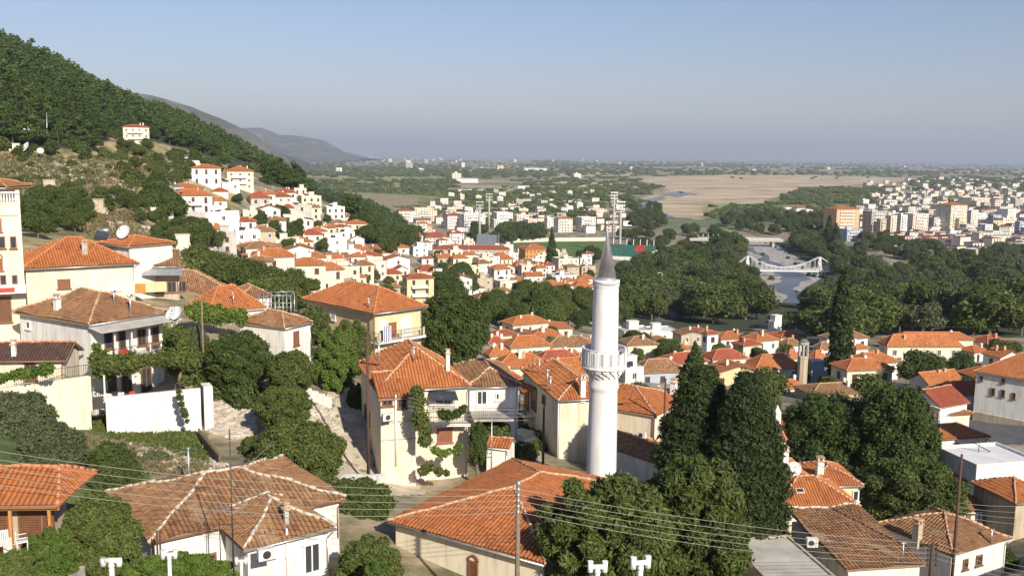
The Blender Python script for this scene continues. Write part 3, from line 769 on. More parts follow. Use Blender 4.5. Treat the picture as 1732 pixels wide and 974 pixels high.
for q in ([(560,300),(700,299),(860,302),(700,306),(560,304)], [(930,305),(1090,312),(1075,330),(1000,335),(990,322),(930,318)], [(1240,286),(1500,288),(1490,291),(1250,290)], [(800,283),(870,283),(880,287),(810,288)], [(880,291),(1080,293),(1050,301),(900,299)]):
    sheet('field', pxz(q), 'sand' if q[0][0] in (930, 880) else 'pitch_y', .35, 20)
# mountains far behind the wooded slope
def mountain(name, prof, Y, depth, mat, zb=-5):
    n = 60; px = np.linspace(prof[0][0], prof[-1][0], n); py = np.interp(px, [a for a, _ in prof], [b2 for _, b2 in prof])
    R = 16; V = []
    for i in range(n):
        t = P(px[i], py[i], Y)
        for j in range(-R, R+1):
            w = 1-abs(j)/R; k = w**1.15
            nz = (math.sin(i*.9+j*.7)+math.sin(i*.43-j*1.1)+random.gauss(0, .5))*.045*w*(1-w)*3
            V.append((t.x+math.sin(j*.8+i*.3)*Y*.004, Y+depth*j/R, zb+(max(t.z, 0)-zb)*max(0, k+nz)))
    V = np.array(V); w2 = 2*R+1; id3 = np.arange(n*w2).reshape(n, w2)
    Fq = np.stack([id3[:-1,:-1], id3[1:,:-1], id3[1:,1:], id3[:-1,1:]], 2).reshape(-1, 4)
    me = npmesh(name, V, Fq, [mat], smooth=False); o = bpy.data.objects.new(name, me); COL.objects.link(o); o['kind'] = 'structure'
m, nt, b = newmat('mountain_rock'); pos = geo_pos(nt)
cc = ramp(nt, noise(nt, pos, .006, 9, .75), [(.35, (.03,.045,.03)), (.5, (.08,.085,.07)), (.62, (.15,.14,.125)), (.8, (.22,.21,.20))])
nt.links.new(cc, b.inputs['Base Color']); b.inputs['Roughness'].default_value = 1; MT['rock'] = m
mountain('mountain', [(60,178),(140,170),(200,154),(245,160),(290,172),(330,181),(375,200),(420,226),(460,250),(520,290)], 3400, 900, 'rock')
mountain('mountain', [(300,262),(380,235),(410,217),(435,216),(470,228),(510,230),(540,237),(565,250),(590,262),(620,268)], 9500, 2200, 'rock')
# ---- haze
def haze(top, density):
    mb = MB(); zb = -1.5; x0, x1, y0, y1 = -44000, 44000, -400, 46000
    mb.box(((x0+x1)/2, (y0+y1)/2, (zb+top)/2), ((x1-x0)/2, 0, 0), (0, (y1-y0)/2, 0), (0, 0, (top-zb)/2))
    m = bpy.data.materials.new('haze_air'); m.use_nodes = True; nt = m.node_tree; nt.nodes.clear()
    out = nt.nodes.new('ShaderNodeOutputMaterial'); v = nt.nodes.new('ShaderNodeVolumePrincipled')
    v.inputs['Color'].default_value = (.62, .71, .86, 1); v.inputs['Density'].default_value = density; v.inputs['Anisotropy'].default_value = .0
    nt.links.new(v.outputs[0], out.inputs['Volume']); MT['haze'] = m
    o = mb.build('haze', ['haze']); o['kind'] = 'stuff'; return o
haze(680, 8e-5)
# ================================================================ LANDMARK: minaret
MT['minaret'] = m_wall('whitewashed_minaret', (.74, .735, .73), .14)
MT['lead'] = m_plain('polished_lead', (.60,.61,.66), .25, .25, 1.2, .85)
MT['carve'] = m_plain('grey_carved_slot', (.36,.36,.37), .9, .15)
def minaret():
    c = P(1017, 800, 66); x, y = c.x, c.y; zb = tz(x, y)
    zt = lambda py: P(1018, py, 66).z
    r = empty('minaret', (x, y, zb), 'tall white minaret with a ring balcony and pointed silver cone, rising beside the mosque roof', 'minaret')
    k = 66/1600
    b = MB(); rb = 26.5*k; rt = 23.0*k
    zbal = zt(632)
    b.lathe((x, y, 0), [(rb*1.05, zb-1), (rb*1.03, zt(860)), (rb, zt(838)), (rb*.985, zt(800)), (25.3*k, zt(720)), (24.4*k, zt(662)), (24.6*k, zt(658)), (26.4*k, zt(655)), (26.6*k, zt(650)), (25.4*k, zt(646)), (25.2*k, zt(640)), (25.6*k, zt(634))], 40)
    b.build('lower_shaft', ['minaret'], r)
    # corbelled bracket rings
    s = MB()
    for q, (py, rr, n) in enumerate([(634, 27.5, 16), (629, 31, 16), (624, 35, 16)]):
        z0 = zt(py+3); z1 = zt(py-3); R = rr*k
        s.lathe((x, y, 0), [(R*.86, z0), (R*.93, z0+.04), (R*.95, z1), (R*.5, z1)], 32)
        for i in range(n):
            a = 2*math.pi*(i+.5*(q % 2))/n; d = Vector((math.cos(a), math.sin(a), 0)); t = Vector((-d.y, d.x, 0))
            w = 2*math.pi*R/n*.5
            for j in range(4):
                f = j/3; s.box(Vector((x, y, z0+(z1-z0)*(.2+.2*j)))+d*(R*(.93+.05*f)), t*w*(.35+.5*f), d*R*.055, UPZ*(z1-z0)*.13)
    s.build('balcony_corbel', ['minaret'], r)
    # balcony parapet: 16 flat panels with slots
    p = MB(); n = 16; R = 38.6*k; z0 = zt(620); z1 = zt(587)
    p.lathe((x, y, 0), [(R*.5, z0-.02), (R*.99, z0-.02), (R*1.03, z0+.02), (R*1.03, z0+.10), (R, z0+.12)], n, 0, False)
    p.lathe((x, y, 0), [(R, z0+.12), (R, z1-.06), (R*1.02, z1-.05), (R*1.02, z1), (R*.93, z1), (R*.93, z0+.1), (R*.5, z0+.1)], n, 0, False)
    po = p.build('balcony_parapet', ['minaret'], r)
    for i in range(n):
        a = 2*math.pi*(i+.5)/n; d = Vector((math.cos(a), math.sin(a), 0)); t = Vector((-d.y, d.x, 0)); Ra = R*math.cos(math.pi/n)
        q = MB(); cc = Vector((x, y, (z0+z1)/2+.04))+d*(Ra+.012); hh = (z1-z0)*.33
        for sx in (-1, 1): q.box(cc+t*sx*.115, t*.018, d*.022, UPZ*hh)
        for sz in (-1, 1): q.box(cc+UPZ*sz*hh, t*.13, d*.022, UPZ*.018)
        q.box(cc-d*.004, t*.07, d*.012, UPZ*(hh-.05), 1)
        q.build('panel_slot', ['minaret', 'carve'], po)
    u = MB(); zc = zt(474)
    u.lathe((x, y, 0), [(23.6*k, zt(618)), (23.0*k, zt(580)), (22.2*k, zt(520)), (21.4*k, zc-.5), (21.5*k, zc-.45), (22.2*k, zc-.40), (22.2*k, zc-.32), (21.4*k, zc-.3)], 40)
    for i in range(40):   # row of teeth under the cornice
        a = 2*math.pi*i/40; d = Vector((math.cos(a), math.sin(a), 0)); t = Vector((-d.y, d.x, 0))
        u.box(Vector((x, y, zc-.24))+d*21.6*k, t*.035, d*.05, UPZ*.06)
    u.lathe((x, y, 0), [(21.4*k, zc-.20), (22.8*k, zc-.18), (23.2*k, zc-.05), (23.2*k, zc+.03), (17*k, zc+.05)], 40)
    u.build('upper_shaft', ['minaret'], r)
    cone = MB(); zt0 = zc+.03; ztip = zt(392)
    pr = []
    for j in range(9):
        f = j/8; pr.append((17.2*k*(1-f)+.8*k*f, zt0+(ztip-zt0)*f)); 
        if j < 8: pr.append(((17.2*k*(1-f)+.8*k*f)*1.025, zt0+(ztip-zt0)*f+.02))
    cone.lathe((x, y, 0), pr, 28); cone.lathe((x, y, 0), [(17.2*k, zt0), (18.2*k, zt0+.01), (17.4*k, zt0+.08)], 28)
    co = cone.build('cone_roof', ['lead'], r)
    f = MB(); f.tube((x, y, ztip-.1), (x, y, ztip+.45), .035, .012, 6); f.lathe((x, y, ztip+.05), [(.0, -.08), (.07, 0), (.0, .08)], 8); f.build('finial', ['lead'], co)
    # small loudspeakers on the balcony rail
    for a0, dd in ((.0, .35), (2.6, .35)):
        q = MB(); d = Vector((math.cos(a0-.9), math.sin(a0-.9), 0)); c0 = Vector((x, y, z1+.0))+d*R*1.0
        q.tube(c0-UPZ*.1, c0+UPZ*.15, .03); q.tube(c0+UPZ*.05-d*.1, c0+UPZ*.05+d*.3, .05, .18, 10); q.build('loudspeaker', ['metal'], po)
    return r
minaret()
# ================================================================ LANDMARK: mosque
A = P(655, 882, 53); zE = A.z
Bc = onz(836, 771, zE); e1 = (Bc-A); l1 = e1.length; e1.normalize(); e2 = Vector((e1.y, -e1.x, 0))
mosque = House.px('mosque', 'cream mosque with a wide low orange tiled hip roof beside the white minaret', (655, 882), 53, (836, 771), (903, 968), tz(0, 55), cat='mosque')
mosque.walls('c', .35); mosque.roof('hip', 'y', mosque.rise_for(812), 'O', 'mortar')
mosque.win('F', 793, 948, 809, 1000, 'd', 'arched_window', None, True)
for k in ('L', 'R'):
    for u in (2.2, 5.2, 8.4): mosque.win_uv(k, u, zE-1.7, .8, 1.5, 'w')
# ================================================================ white house with an old brown roof at the bottom
zO = tz(-14, 48)
h = House.px('village_house', 'white house with a patchy brown roof and low front wing, left of the mosque', (252, 918), 44, (193, 828), (405, 880), 51.8, L2=10.6)
h.walls('w', .3); h.roof('hip', 'auto', h.rise_for(797), 'B', 'mortar_w')
h.pipe(318, 800, 1.3, .07)
e1w, e2w = h.e1, h.e2
a2 = P(412, 918, 43.6); a2.z = h.A.z-.15
wing = House('wing_tmp', 'x', a2, e1w, 5.6, e2w, 4.9, 51.8)
wing.walls('w', .3); wing.roof('hip', 'auto', wing.rise_for(842), 'B', 'mortar_w')
bpy.data.objects.remove  # (kept simple: the wing's pieces are moved under the house)
def merge_into(child, parent):
    off = child.root.location - parent.root.location
    for o in list(child.root.children):
        o.parent = parent.root; o.location = Vector(o.location)+off
    bpy.data.objects.remove(child.root); child.root = parent.root
    for q in ('roof_o', 'wall_o'): pass
wing.win('F', 513, 916, 541, 968, 'sw' if False else 'w')
w_ = wing.win('F', 513, 905, 541, 916, 'sw', 'roller_shutter_box')
wing.chimney(484, 885, .22, .75, 'conc')
merge_into(wing, h)
mb = MB(); o_, d_, n_, L_ = wing.side('F'); pt = wing.onwall('F', 484, 905); mb.tube(pt+n_*.08+UPZ*.4, pt+n_*.08-UPZ*3.2, .06, n=8); mb.box(pt+n_*.08-UPZ*1.1, d_*.09, n_*.09, UPZ*.06); mb.build('drain_pipe', ['shut_w'], h.root)
h.win('F', 344, 935, 366, 965, 'b')
# ================================================================ cream three-storey house, centre
zb = tz(-6, 75)-.3
h = House.px('village_house', 'cream three storey house with orange roof, ivy and railed balcony, behind the mosque', (636, 663), 71, (612, 608), (790, 652), zb, L1=10.5, L2=7.6)
h.walls('c', .25); h.roof('hip', 'y', h.rise_for(588, .5, .35), 'O', 'mortar', ratio=.95)
zf = P(700, 712, 71).z
for q in ((692, 729, 700, 737, 'w'), (677, 771, 704, 791, 'w'), (739, 724, 765, 748, 'o')): h.win('F', *q)
h.win('F', 643, 668, 664, 686, 'w'); h.win('F', 676, 665, 690, 700, 'b'); h.win('F', 735, 664, 765, 686, 'w'); h.win('L', 618, 690, 626, 712, 'b')
# deep balcony with railing, glazed porch, lean-to roof
o_, d_, n_, L_ = h.side('F')
p0 = h.onwall('F', 670, 712); p1 = h.onwall('F', 790, 712)
mb = MB(); mb.box((p0+p1)/2+n_*.6, (p1-p0)/2, n_*.6, UPZ*.1); bal = mb.build('balcony', ['w'], h.root)
railing('railing', p0+n_*1.15+UPZ*.1, p1+n_*1.15+UPZ*.1, .95, .13, 'dmetal', bal); railing('railing', p1+n_*.05+UPZ*.1, p1+n_*1.15+UPZ*.1, .95, .13, 'dmetal', bal)
mb = MB(); p2 = h.onwall('F', 725, 672); p3 = h.onwall('F', 770, 672)
for i in range(19): q = p2+(p3-p2)*i/18+n_*.35; mb.tube(q-UPZ*.95, q+UPZ*.05, .022, n=4)
mb.box((p2+p3)/2+n_*.35+UPZ*.07, (p3-p2)/2, n_*.03, UPZ*.03); mb.box((p2+p3)/2+n_*.35-UPZ*.5, (p3-p2)/2, n_*.03, UPZ*.03); mb.build('white_grille', ['white_metal'], bal)
mb = MB(); mb.poly([p2+n_*1.1+UPZ*.12, p3+n_*1.1+UPZ*.12, p3+UPZ*.55, p2+UPZ*.55]); mb.box((p2+p3)/2+n_*1.1+UPZ*.1, (p3-p2)/2, n_*.04, UPZ*.04); mb.build('glass_canopy', ['glass'], bal)
# projecting front-left bay with its own lean-to tile roof
a3 = P(640, 676, 69.6); lw = (onz(703, 668, a3.z)-a3).length
bay = House('bay_tmp', 'x', a3, h.e1, 3.4, h.e2, lw, zb)
bay.walls('c', .2); bay.roof('shed', 'x', max(.6, P(650, 631, a3.y+3.2).z-a3.z), 'O', 'mortar')
bay.win('F', 646, 670, 664, 686, 'b', 'veranda_opening'); bay.win('F', 672, 670, 688, 690, 'b', 'veranda_opening')
b_o, b_d, b_n, b_L = bay.side('F')
mb = MB(); q = bay.onwall('F', 669, 680); mb.tube(q+b_n*.1+UPZ*.6, q+b_n*.1-UPZ*5, .07, n=8); mb.build('drain_pipe', ['frame_w'], bay.root)
mb = MB(); q = bay.onwall('F', 641, 715); mb.box(q+b_d*lw/2+b_n*.02, b_d*(lw/2-.2), b_n*.03, UPZ*.04); mb.build('string_course', ['conc'], bay.root); mb = MB(); q = bay.onwall('F', 641, 745); mb.box(q+b_d*lw/2+b_n*.02, b_d*(lw/2-.2), b_n*.03, UPZ*.04); mb.build('string_course', ['conc'], bay.root)
merge_into(bay, h)
h.chimney(757, 625, .3, 1.3, 'w'); h.pipe(641, 618, 2.0, .08); h.pipe(700, 612, 1.2, .05); cream_house = h
# ================================================================ brown roofed white house to its right
h = House.px('village_house', 'small white house with ribbed brown roof and one window, beside the cream three storey house', (790, 656), 76, (764, 615), (851, 654), tz(0, 80)-.5, L1=8.5, L2=4.6)
h.walls('w', .25); h.roof('hip', 'y', h.rise_for(611, .5, .6), 'B', 'mortar'); h.win('F', 806, 660, 824, 684, 'w'); h.win('F', 838, 664, 845, 676, 'w'); h.pipe(771, 611, .9)
o_, d_, n_, L_ = h.side('F')
mb = MB(); p0 = h.onwall('F', 793, 694); p1 = h.onwall('F', 858, 693)
mb.box((p0+p1)/2+n_*1.4-UPZ*.1, (p1-p0)/2, n_*1.4, UPZ*.08); tr = mb.build('terrace_slab', ['conc'], h.root)
railing('railing', p0+n_*2.75, p1+n_*2.75, .9, .15, 'dmetal', tr)
# ================================================================ long orange roof, side in shade
h = House.px('village_house', 'cream house with a long orange roof and a shaded balcony side, left of the minaret', (943, 678), 78, (877, 622), None, tz(5, 80)-.5, L1=12.2, L2=5.2)
h.walls('c', .3); h.roof('hip', 'y', h.rise_for(636, .5, .25), 'O', 'mortar', ratio=.9)
for q in ((918, 668, 923, 682), (889, 650, 895, 690), (900, 655, 908, 692)): h.win('L', *q, 'b')
o_, d_, n_, L_ = h.side('L')
p0 = h.onwall('L', 884, 694); p1 = h.onwall('L', 905, 703)
mb = MB(); mb.box((p0+p1)/2+n_*.5, (p1-p0)/2, n_*.5, UPZ*.12); bl = mb.build('balcony', ['w'], h.root)
railing('railing', p0+n_*.95+UPZ*.12, p1+n_*.95+UPZ*.12, .9, .15, 'dmetal', bl)
mb = MB()
for f in (0, .5, 1): q = p0+(p1-p0)*f+n_*.9; mb = MB(); mb.tube(q, q+UPZ*2.4, .05, n=6); mb.build('awning_post', ['orange_sheet'], bl)
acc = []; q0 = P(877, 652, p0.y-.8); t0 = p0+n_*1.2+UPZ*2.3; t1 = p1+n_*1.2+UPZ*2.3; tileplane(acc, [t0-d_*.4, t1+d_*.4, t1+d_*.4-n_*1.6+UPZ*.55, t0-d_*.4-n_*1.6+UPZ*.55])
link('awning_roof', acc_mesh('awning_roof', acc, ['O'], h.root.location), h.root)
h.pipe(912, 630, 1.2); h.pipe(926, 652, 1.4); h.pipe(931, 660, 1.2); h.chimney(985, 668, .45, 1.4, 'w')
mb = MB(); q = h.onwall('F', 944, 700); mb.tube(q-h.side('F')[1]*.0+h.side('F')[2]*.08+UPZ*1, q+h.side('F')[2]*.08-UPZ*4, .06, n=8); mb.build('drain_pipe', ['frame_w'], h.root)
mb = MB(); q = h.onwall('F', 980, 700); n2 = h.side('F')[2]; mb.box(q+n2*.03-UPZ*1.6, h.side('F')[1]*.12, n2*.03, UPZ*3.2); mb.build('ochre_stripe', ['y'], h.root)
# ================================================================ cream house right of the minaret
h = House.px('village_house', 'plain cream walled house with a wide orange roof immediately right of the minaret', (1110, 705), 80, (1046, 691), (1166, 660), tz(12, 80)-.6, L1=9.5, L2=8.2)
h.walls('c', .2); h.roof('hip', 'auto', h.rise_for(652, .5, .5), 'O', 'mortar')
h.chimney(1139, 668, .5, 1.2, 'w'); h.win('F', 1128, 690, 1136, 702, 'w'); h.win('F', 1140, 720, 1148, 735, 'w')
# outdoor stair roof beneath
hb = House.px('annex', 'low annex with an old brown lean-to roof at the foot of the plain cream wall', (1108, 783), 72, (1046, 762), None, tz(10, 72)-.5, L1=7.5, L2=3.0, cat='annex')
hb.walls('w', .15); hb.roof('gable', 'y', .9, 'B', 'mortar')
# ================================================================ yellow house with a big orange roof
h = House.px('village_house', 'yellow house with a large clean orange roof, left of the dark round tree', (632, 531), 95, (503, 503), (713, 520), tz(-13, 100)-1.0, L1=13.5, L2=7.2)
h.walls('y', .55); h.roof('hip', 'y', h.rise_for(482, .5, .45), 'O', 'mortar_o', ratio=1.1)
h.win('L', 559, 526, 568, 541, 'sw'); h.win('L', 520, 519, 527, 531, 'w'); h.win('F', 640, 540, 653, 572, 'sw'); h.win('F', 676, 536, 696, 566, 'sw'); h.win('F', 657, 545, 670, 570, 'o')
o_, d_, n_, L_ = h.side('F'); p0 = h.onwall('F', 632, 578); p1 = h.onwall('F', 706, 572); p1.z = p0.z
mb = MB(); mb.box((p0+p1)/2+n_*.55, (p1-p0)/2+d_*.3, n_*.55, UPZ*.12); bl = mb.build('balcony', ['w'], h.root)
railing('railing', p0+n_*1.05-d_*.3+UPZ*.1, p1+n_*1.05+d_*.3+UPZ*.1, .95, .14, 'dmetal', bl); railing('railing', p0-d_*.3+UPZ*.1, p0+n_*1.05-d_*.3+UPZ*.1, .95, .14, 'dmetal', bl)
mb = MB()
for f in (0, .5, 1): mb = MB(); mb.box(p0+(p1-p0)*f+n_*1.02+UPZ*.55, d_*.09, n_*.09, UPZ*.5); mb.build('balcony_post', ['y'], bl)
mb = MB(); q = h.corner(0, 0, .1); mb.tube(q+UPZ*0, q-UPZ*6.0, .06, n=8); mb.build('drain_pipe', ['frame_b'], h.root)
h.pipe(512, 498, 1.2, .06, False); h.pipe(624, 520, .9, .06)
# striped flag hung on the balcony
mb = MB(); fc = p0+n_*1.12+d_*.9+UPZ*1.1; W2, H2 = 1.0, 1.7
for i in range(9): mb.box(fc-d_*W2/2+d_*W2*(i+.5)/9-UPZ*.25, d_*W2/18, n_*.015, UPZ*H2/2, i % 2)
fl = mb.build('flag', ['frame_w', 'blue'])
tag(fl, 'blue and white striped flag hanging from the yellow house balcony', 'flag')
# ================================================================ small white house with brown roof (left centre)
h = House.px('village_house', 'small white house with brown roof and brown shuttered door, left of the yellow house', (481, 556), 88, (424, 545), (521, 543), tz(-22, 88)-.5, L1=6.0, L2=4.2)
h.walls('w', .2); h.roof('hip', 'auto', h.rise_for(526), 'B', 'mortar'); h.win('F', 496, 560, 505, 584, 'sb'); h.pipe(425, 524, 1.6, .06, False)
# ================================================================ white house with balcony and long terrace (left)
zb = tz(-36, 78)-.6
h = House.px('village_house', 'white two storey house with tan roof, balcony and vine covered terrace, at the left', (150, 550), 75, (33, 527), (281, 527), zb)
h.walls('w', .4); h.roof('hip', 'y', h.rise_for(492, .5, .5), 'B', 'mortar'); bh = h
o_, d_, n_, L_ = h.side('F')
p0 = h.onwall('F', 168, 612); p1 = h.onwall('F', 278, 586); zf = (p0.z+p1.z)/2; p0.z = p1.z = zf
mb = MB(); mb.box((p0+p1)/2+n_*.7, (p1-p0)/2, n_*.7, UPZ*.13); bl = mb.build('balcony', ['w'], h.root)
railing('railing', p0+n_*1.35+UPZ*.1, p1+n_*1.35+UPZ*.1, .9, .16, 'dmetal', bl)
for q in ((176, 562, 190, 590), (200, 560, 212, 592), (232, 556, 246, 584), (256, 552, 268, 580)): h.win('F', *q, 'b')
for q in ((182, 625, 196, 660), (205, 625, 222, 662), (238, 622, 256, 665)): h.win('F', *q, 'b', 'glazed_door')
mb = MB(); e0 = h.corner(0, 0); e1_ = h.corner(1, 0); mb.box((e0+e1_)/2+n_*.75-UPZ*.35, (e1_-e0)/2, n_*.85+UPZ*(-.14), UPZ*.03); mb.build('awning', ['flatroof'], h.root)
h.win('L', 45, 543, 52, 556, 'w'); h.chimney(97, 523, .45, .9, 'w'); h.chimney(50, 510, .35, .6, 'w'); h.pipe(221, 528, 1.4, .09); h.pipe(193, 512, 1.0, .06)
mb = MB()
for f in (.1, .35, .62, .9): q = p0+(p1-p0)*f+n_*1.25; mb = MB(); mb.box(q+UPZ*1.3, d_*.05, n_*.05, UPZ*1.2); mb.build('balcony_post', ['frame_w'], bl)
# small bright things on the balcony
for f, mt_, nm, lb in ((.2, 'red', 'blanket', 'red blanket hung over the balcony rail of the left white house'), (.75, 'orange_sheet', 'garden_table', 'wooden table on the balcony of the left white house')):
    mb = MB(); q = p0+(p1-p0)*f+n_*.9+UPZ*.55
    if nm == 'blanket': mb.box(q+n_*.47, d_*.4, n_*.03, UPZ*.35)
    else:
        mb.box(q+UPZ*.2, d_*.7, n_*.3, UPZ*.03)
        for a in (-1, 1):
            for c in (-1, 1): mb.box(q+d_*a*.6+n_*c*.25-UPZ*.1, d_*.03, n_*.03, UPZ*.3)
    tag(mb.build(nm, [mt_]), lb, nm.replace('_', ' '))
# satellite dishes
MT['dish'] = m_plain('dish_white', (.70,.69,.66), .5, .1)
def dish(p, r, az, label, name='satellite_dish', pole=1.0, base=None):
    e = empty(name, p-UPZ*pole, label, 'satellite dish')
    a = Vector((math.sin(az), -math.cos(az), .55)).normalized(); u = a.orthogonal().normalized(); v = a.cross(u); mb = MB(); n = 18
    prev = None
    for j in range(6):
        q = j/5; R = r*q; ring = [p-a*r*.22*(1-q*q)+(u*math.cos(2*math.pi*i/n)+v*math.sin(2*math.pi*i/n))*R for i in range(n)]
        if prev:
            for i in range(n):
                k = (i+1) % n; mb.poly([prev[i], prev[k], ring[k], ring[i]], 0, None, True)
        prev = ring
    mb.tube(p-a*.22*r, p-a*.36*r, .09, n=8); mb.build('reflector', ['dish'], e)
    mb = MB(); mb.tube(p-v*r*.9, p+a*r*.7, .018, n=5); mb.tube(p+a*r*.62, p+a*r*.82, .05, n=8); mb.build('feed_arm', ['dmetal'], e)
    mb = MB(); mb.tube(p-UPZ*pole-UPZ*.3, p-a*.3*r, .04, n=6); mb.build('mast', ['metal'], e); return e
dish(P(288, 529, 80.5), .62, -.7, 'left of a pair of white dishes at the roof corner of the white balcony house', pole=3.0)
dish(P(297, 529, 80.2), .62, -.5, 'right of a pair of white dishes at the roof corner of the white balcony house', pole=3.0)
# terrace below: white retaining wall, slab, gate
g0 = P(178, 672, 70); g1 = onz(338, 656, g0.z); zt_ = g0.z
dirf = (g1-g0).normalized(); nb = Vector((-dirf.y, dirf.x, 0))
mb = MB(); zlow = min(tz(g0.x, g0.y), tz(g1.x, g1.y))-3
mb.box(((g0+g1)/2)+UPZ*(zlow-zt_)/2, (g1-g0)/2, nb*.18, UPZ*(zt_-zlow)/2)
wl = mb.build('retaining_wall', ['w']); tag(wl, 'long white retaining wall below the vine covered terrace on the left', 'wall')
g2 = P(345, 702, 71); mb = MB(); ga = Vector((g1.x, g1.y, zt_-.1))+dirf*.3
mb.box(ga+dirf*.3+nb*.5-UPZ*1.9, dirf*.35, nb*.7, UPZ*2.1); tag(mb.build('buttress', ['w']), 'white buttress with a sloped foot at the right end of the terrace wall', 'wall')
mb = MB(); mb.box((g0+g1)/2+nb*2.2-UPZ*1.2, (g1-g0)/2, nb*2.0, UPZ*.08); tag(mb.build('terrace_floor', ['conc']), 'grey concrete terrace floor under the vine at the left', 'terrace')
e = empty('garden_gate', P(165, 700, 71.5), 'narrow dark iron garden gate at the left end of the terrace wall', 'gate')
mb = MB(); c0 = P(165, 662, 71.2)
for i in range(6): mb.tube(c0+dirf*(-.35+.14*i)-UPZ*1.3, c0+dirf*(-.35+.14*i)+UPZ*1.0, .02, n=4)
mb.box(c0-UPZ*.9, dirf*.4, nb*.02, UPZ*.5); mb.box(c0+UPZ*1.0, dirf*.4, nb*.03, UPZ*.03); mb.build('gate_leaf', ['dmetal'], e)
mb = MB(); mb.box(c0+dirf*.5-UPZ*.1, dirf*.06, nb*.1, UPZ*1.35); mb.box(c0-dirf*.5-UPZ*.1, dirf*.06, nb*.1, UPZ*1.35); mb.build('gate_post', ['p'], e)
# plastic garden chairs on the terrace
def chair(p, rz, mat, label, group=None):
    e = empty('garden_chair', p, label, 'chair', group); c, s_ = math.cos(rz), math.sin(rz); a = Vector((c, s_, 0)); b_ = Vector((-s_, c, 0))
    mb = MB(); mb.box(p+UPZ*.42, a*.23, b_*.22, UPZ*.02); mb.build('seat', [mat], e)
    mb = MB()
    for i in range(7): mb.box(p+b_*.23+a*(-.2+.067*i)+UPZ*.68, a*.022, b_*.012, UPZ*.24)
    mb.box(p+b_*.24+UPZ*.9, a*.22, b_*.015, UPZ*.04); mb.build('backrest', [mat], e)
    for i in (-1, 1):
        for j in (-1, 1): m2 = MB(); m2.tube(p+a*i*.2+b_*j*.19, p+a*i*.21+b_*j*.2+UPZ*.42, .022, n=5); m2.build('leg', [mat], e)
        m2 = MB(); m2.tube(p+a*i*.24-b_*.2+UPZ*.62, p+a*i*.24+b_*.2+UPZ*.62, .02, n=5); m2.build('armrest', [mat], e)
base = (g0+g1)/2+nb*1.6-UPZ*1.1
for i, (t, mt_, lb) in enumerate([(-3.2, 'shut_w', 'white garden chair nearest the gate on the terrace'), (-2.2, 'shut_w', 'white garden chair beside the red chair on the terrace'), (-1.3, 'red', 'left red chair on the vine covered terrace'), (2.6, 'red', 'right red chair on the terrace, near the buttress')]):
    chair(base+dirf*t, .4*i, mt_, lb)
# lower cream wall and small dark roofed house at the far left
zl = tz(-36, 68)
g3 = P(-30, 690, 66); g4 = P(152, 690, 71); g3.z = g4.z = P(60, 650, 68).z
d4 = (g4-g3).normalized(); n4 = Vector((-d4.y, d4.x, 0))
mb = MB(); mb.box((g3+g4)/2-UPZ*2.6, (g4-g3)/2, n4*.2, UPZ*2.6); tag(mb.build('garden_wall', ['c']), 'tall cream garden wall below the dark roofed house at the left edge', 'wall')
e = railing('iron_railing', g3+d4*2.2+n4*.1, g4-n4*0, .85, .16, 'dmetal'); tag(e, 'thin iron railing on top of the tall cream garden wall', 'railing')
h = House.px('village_house', 'small cream house with a dark brown wavy tiled roof at the left edge', (108, 609), 72, None, None, zl, L1=1, L2=1) if False else None
a5 = P(-60, 612, 70); r5 = onz(112, 610, a5.z)
h = House('village_house', 'small cream house with a dark brown wavy tiled roof at the left edge', a5, Vector((-(r5-a5).y, (r5-a5).x, 0)).normalized(), 4.2, (r5-a5).normalized(), (r5-a5).length, zl-.5)
h.walls('c', .35); h.roof('gable', 'x', max(.7, P(40, 582, a5.y+2.1).z-a5.z), 'D', 'mortar_o'); h.win('F', 42, 611, 62, 642, 'b', 'glazed_door'); h.chimney(24, 600, .3, .8, 'w')
# ================================================================ orange roofed tan house (upper left)
h = House.px('village_house', 'pale ochre house with a bright orange hip roof, brown shutter and white shutter, upper left', (35, 456), 88, None, (236, 446), tz(-42, 92)-1, L1=9.5)
h.walls('c', .45); h.roof('hip', 'auto', h.rise_for(402), 'O', 'mortar_o'); h.win('F', 97, 472, 119, 488, 'sb'); h.win('F', 185, 468, 206, 491, 'sw')
h.chimney(143, 428, .5, .9, 'conc'); h.pipe(95, 405, 1.2, .07)
# low rear house of the same look
h = House.px('village_house', 'low white house with a shallow orange roof behind the pale ochre house', (160, 412), 103, None, (220, 418), tz(-42, 105)-1, L1=6, L2=6)
h.walls('w', .3); h.roof('hip', 'auto', .8, 'O', 'mortar_o')
dish(P(208, 392, 103), .8, -.3, 'large pale dish on the low white house behind the ochre house', pole=1.8)
# solar water heater
e = empty('solar_heater', P(170, 400, 104), 'solar water heater with a dark panel on the low white rear house', 'solar heater')
mb = MB(); c0 = P(172, 398, 103.5); mb.box(c0, (.7, 0, 0), Vector((0, .5, .4)), (0, -.03, .04)); mb.build('panel', ['glass'], e)
mb = MB(); mb.tube(c0+Vector((-.6, .5, .5)), c0+Vector((.6, .5, .5)), .22, n=10); mb.build('tank', ['metal'], e)
mb = MB(); mb.box(c0+Vector((-.5, .5, -.3)), (.03, 0, 0), (0, .03, 0), (0, 0, .7)); mb.box(c0+Vector((.5, .5, -.3)), (.03, 0, 0), (0, .03, 0), (0, 0, .7)); mb.build('stand', ['metal'], e)
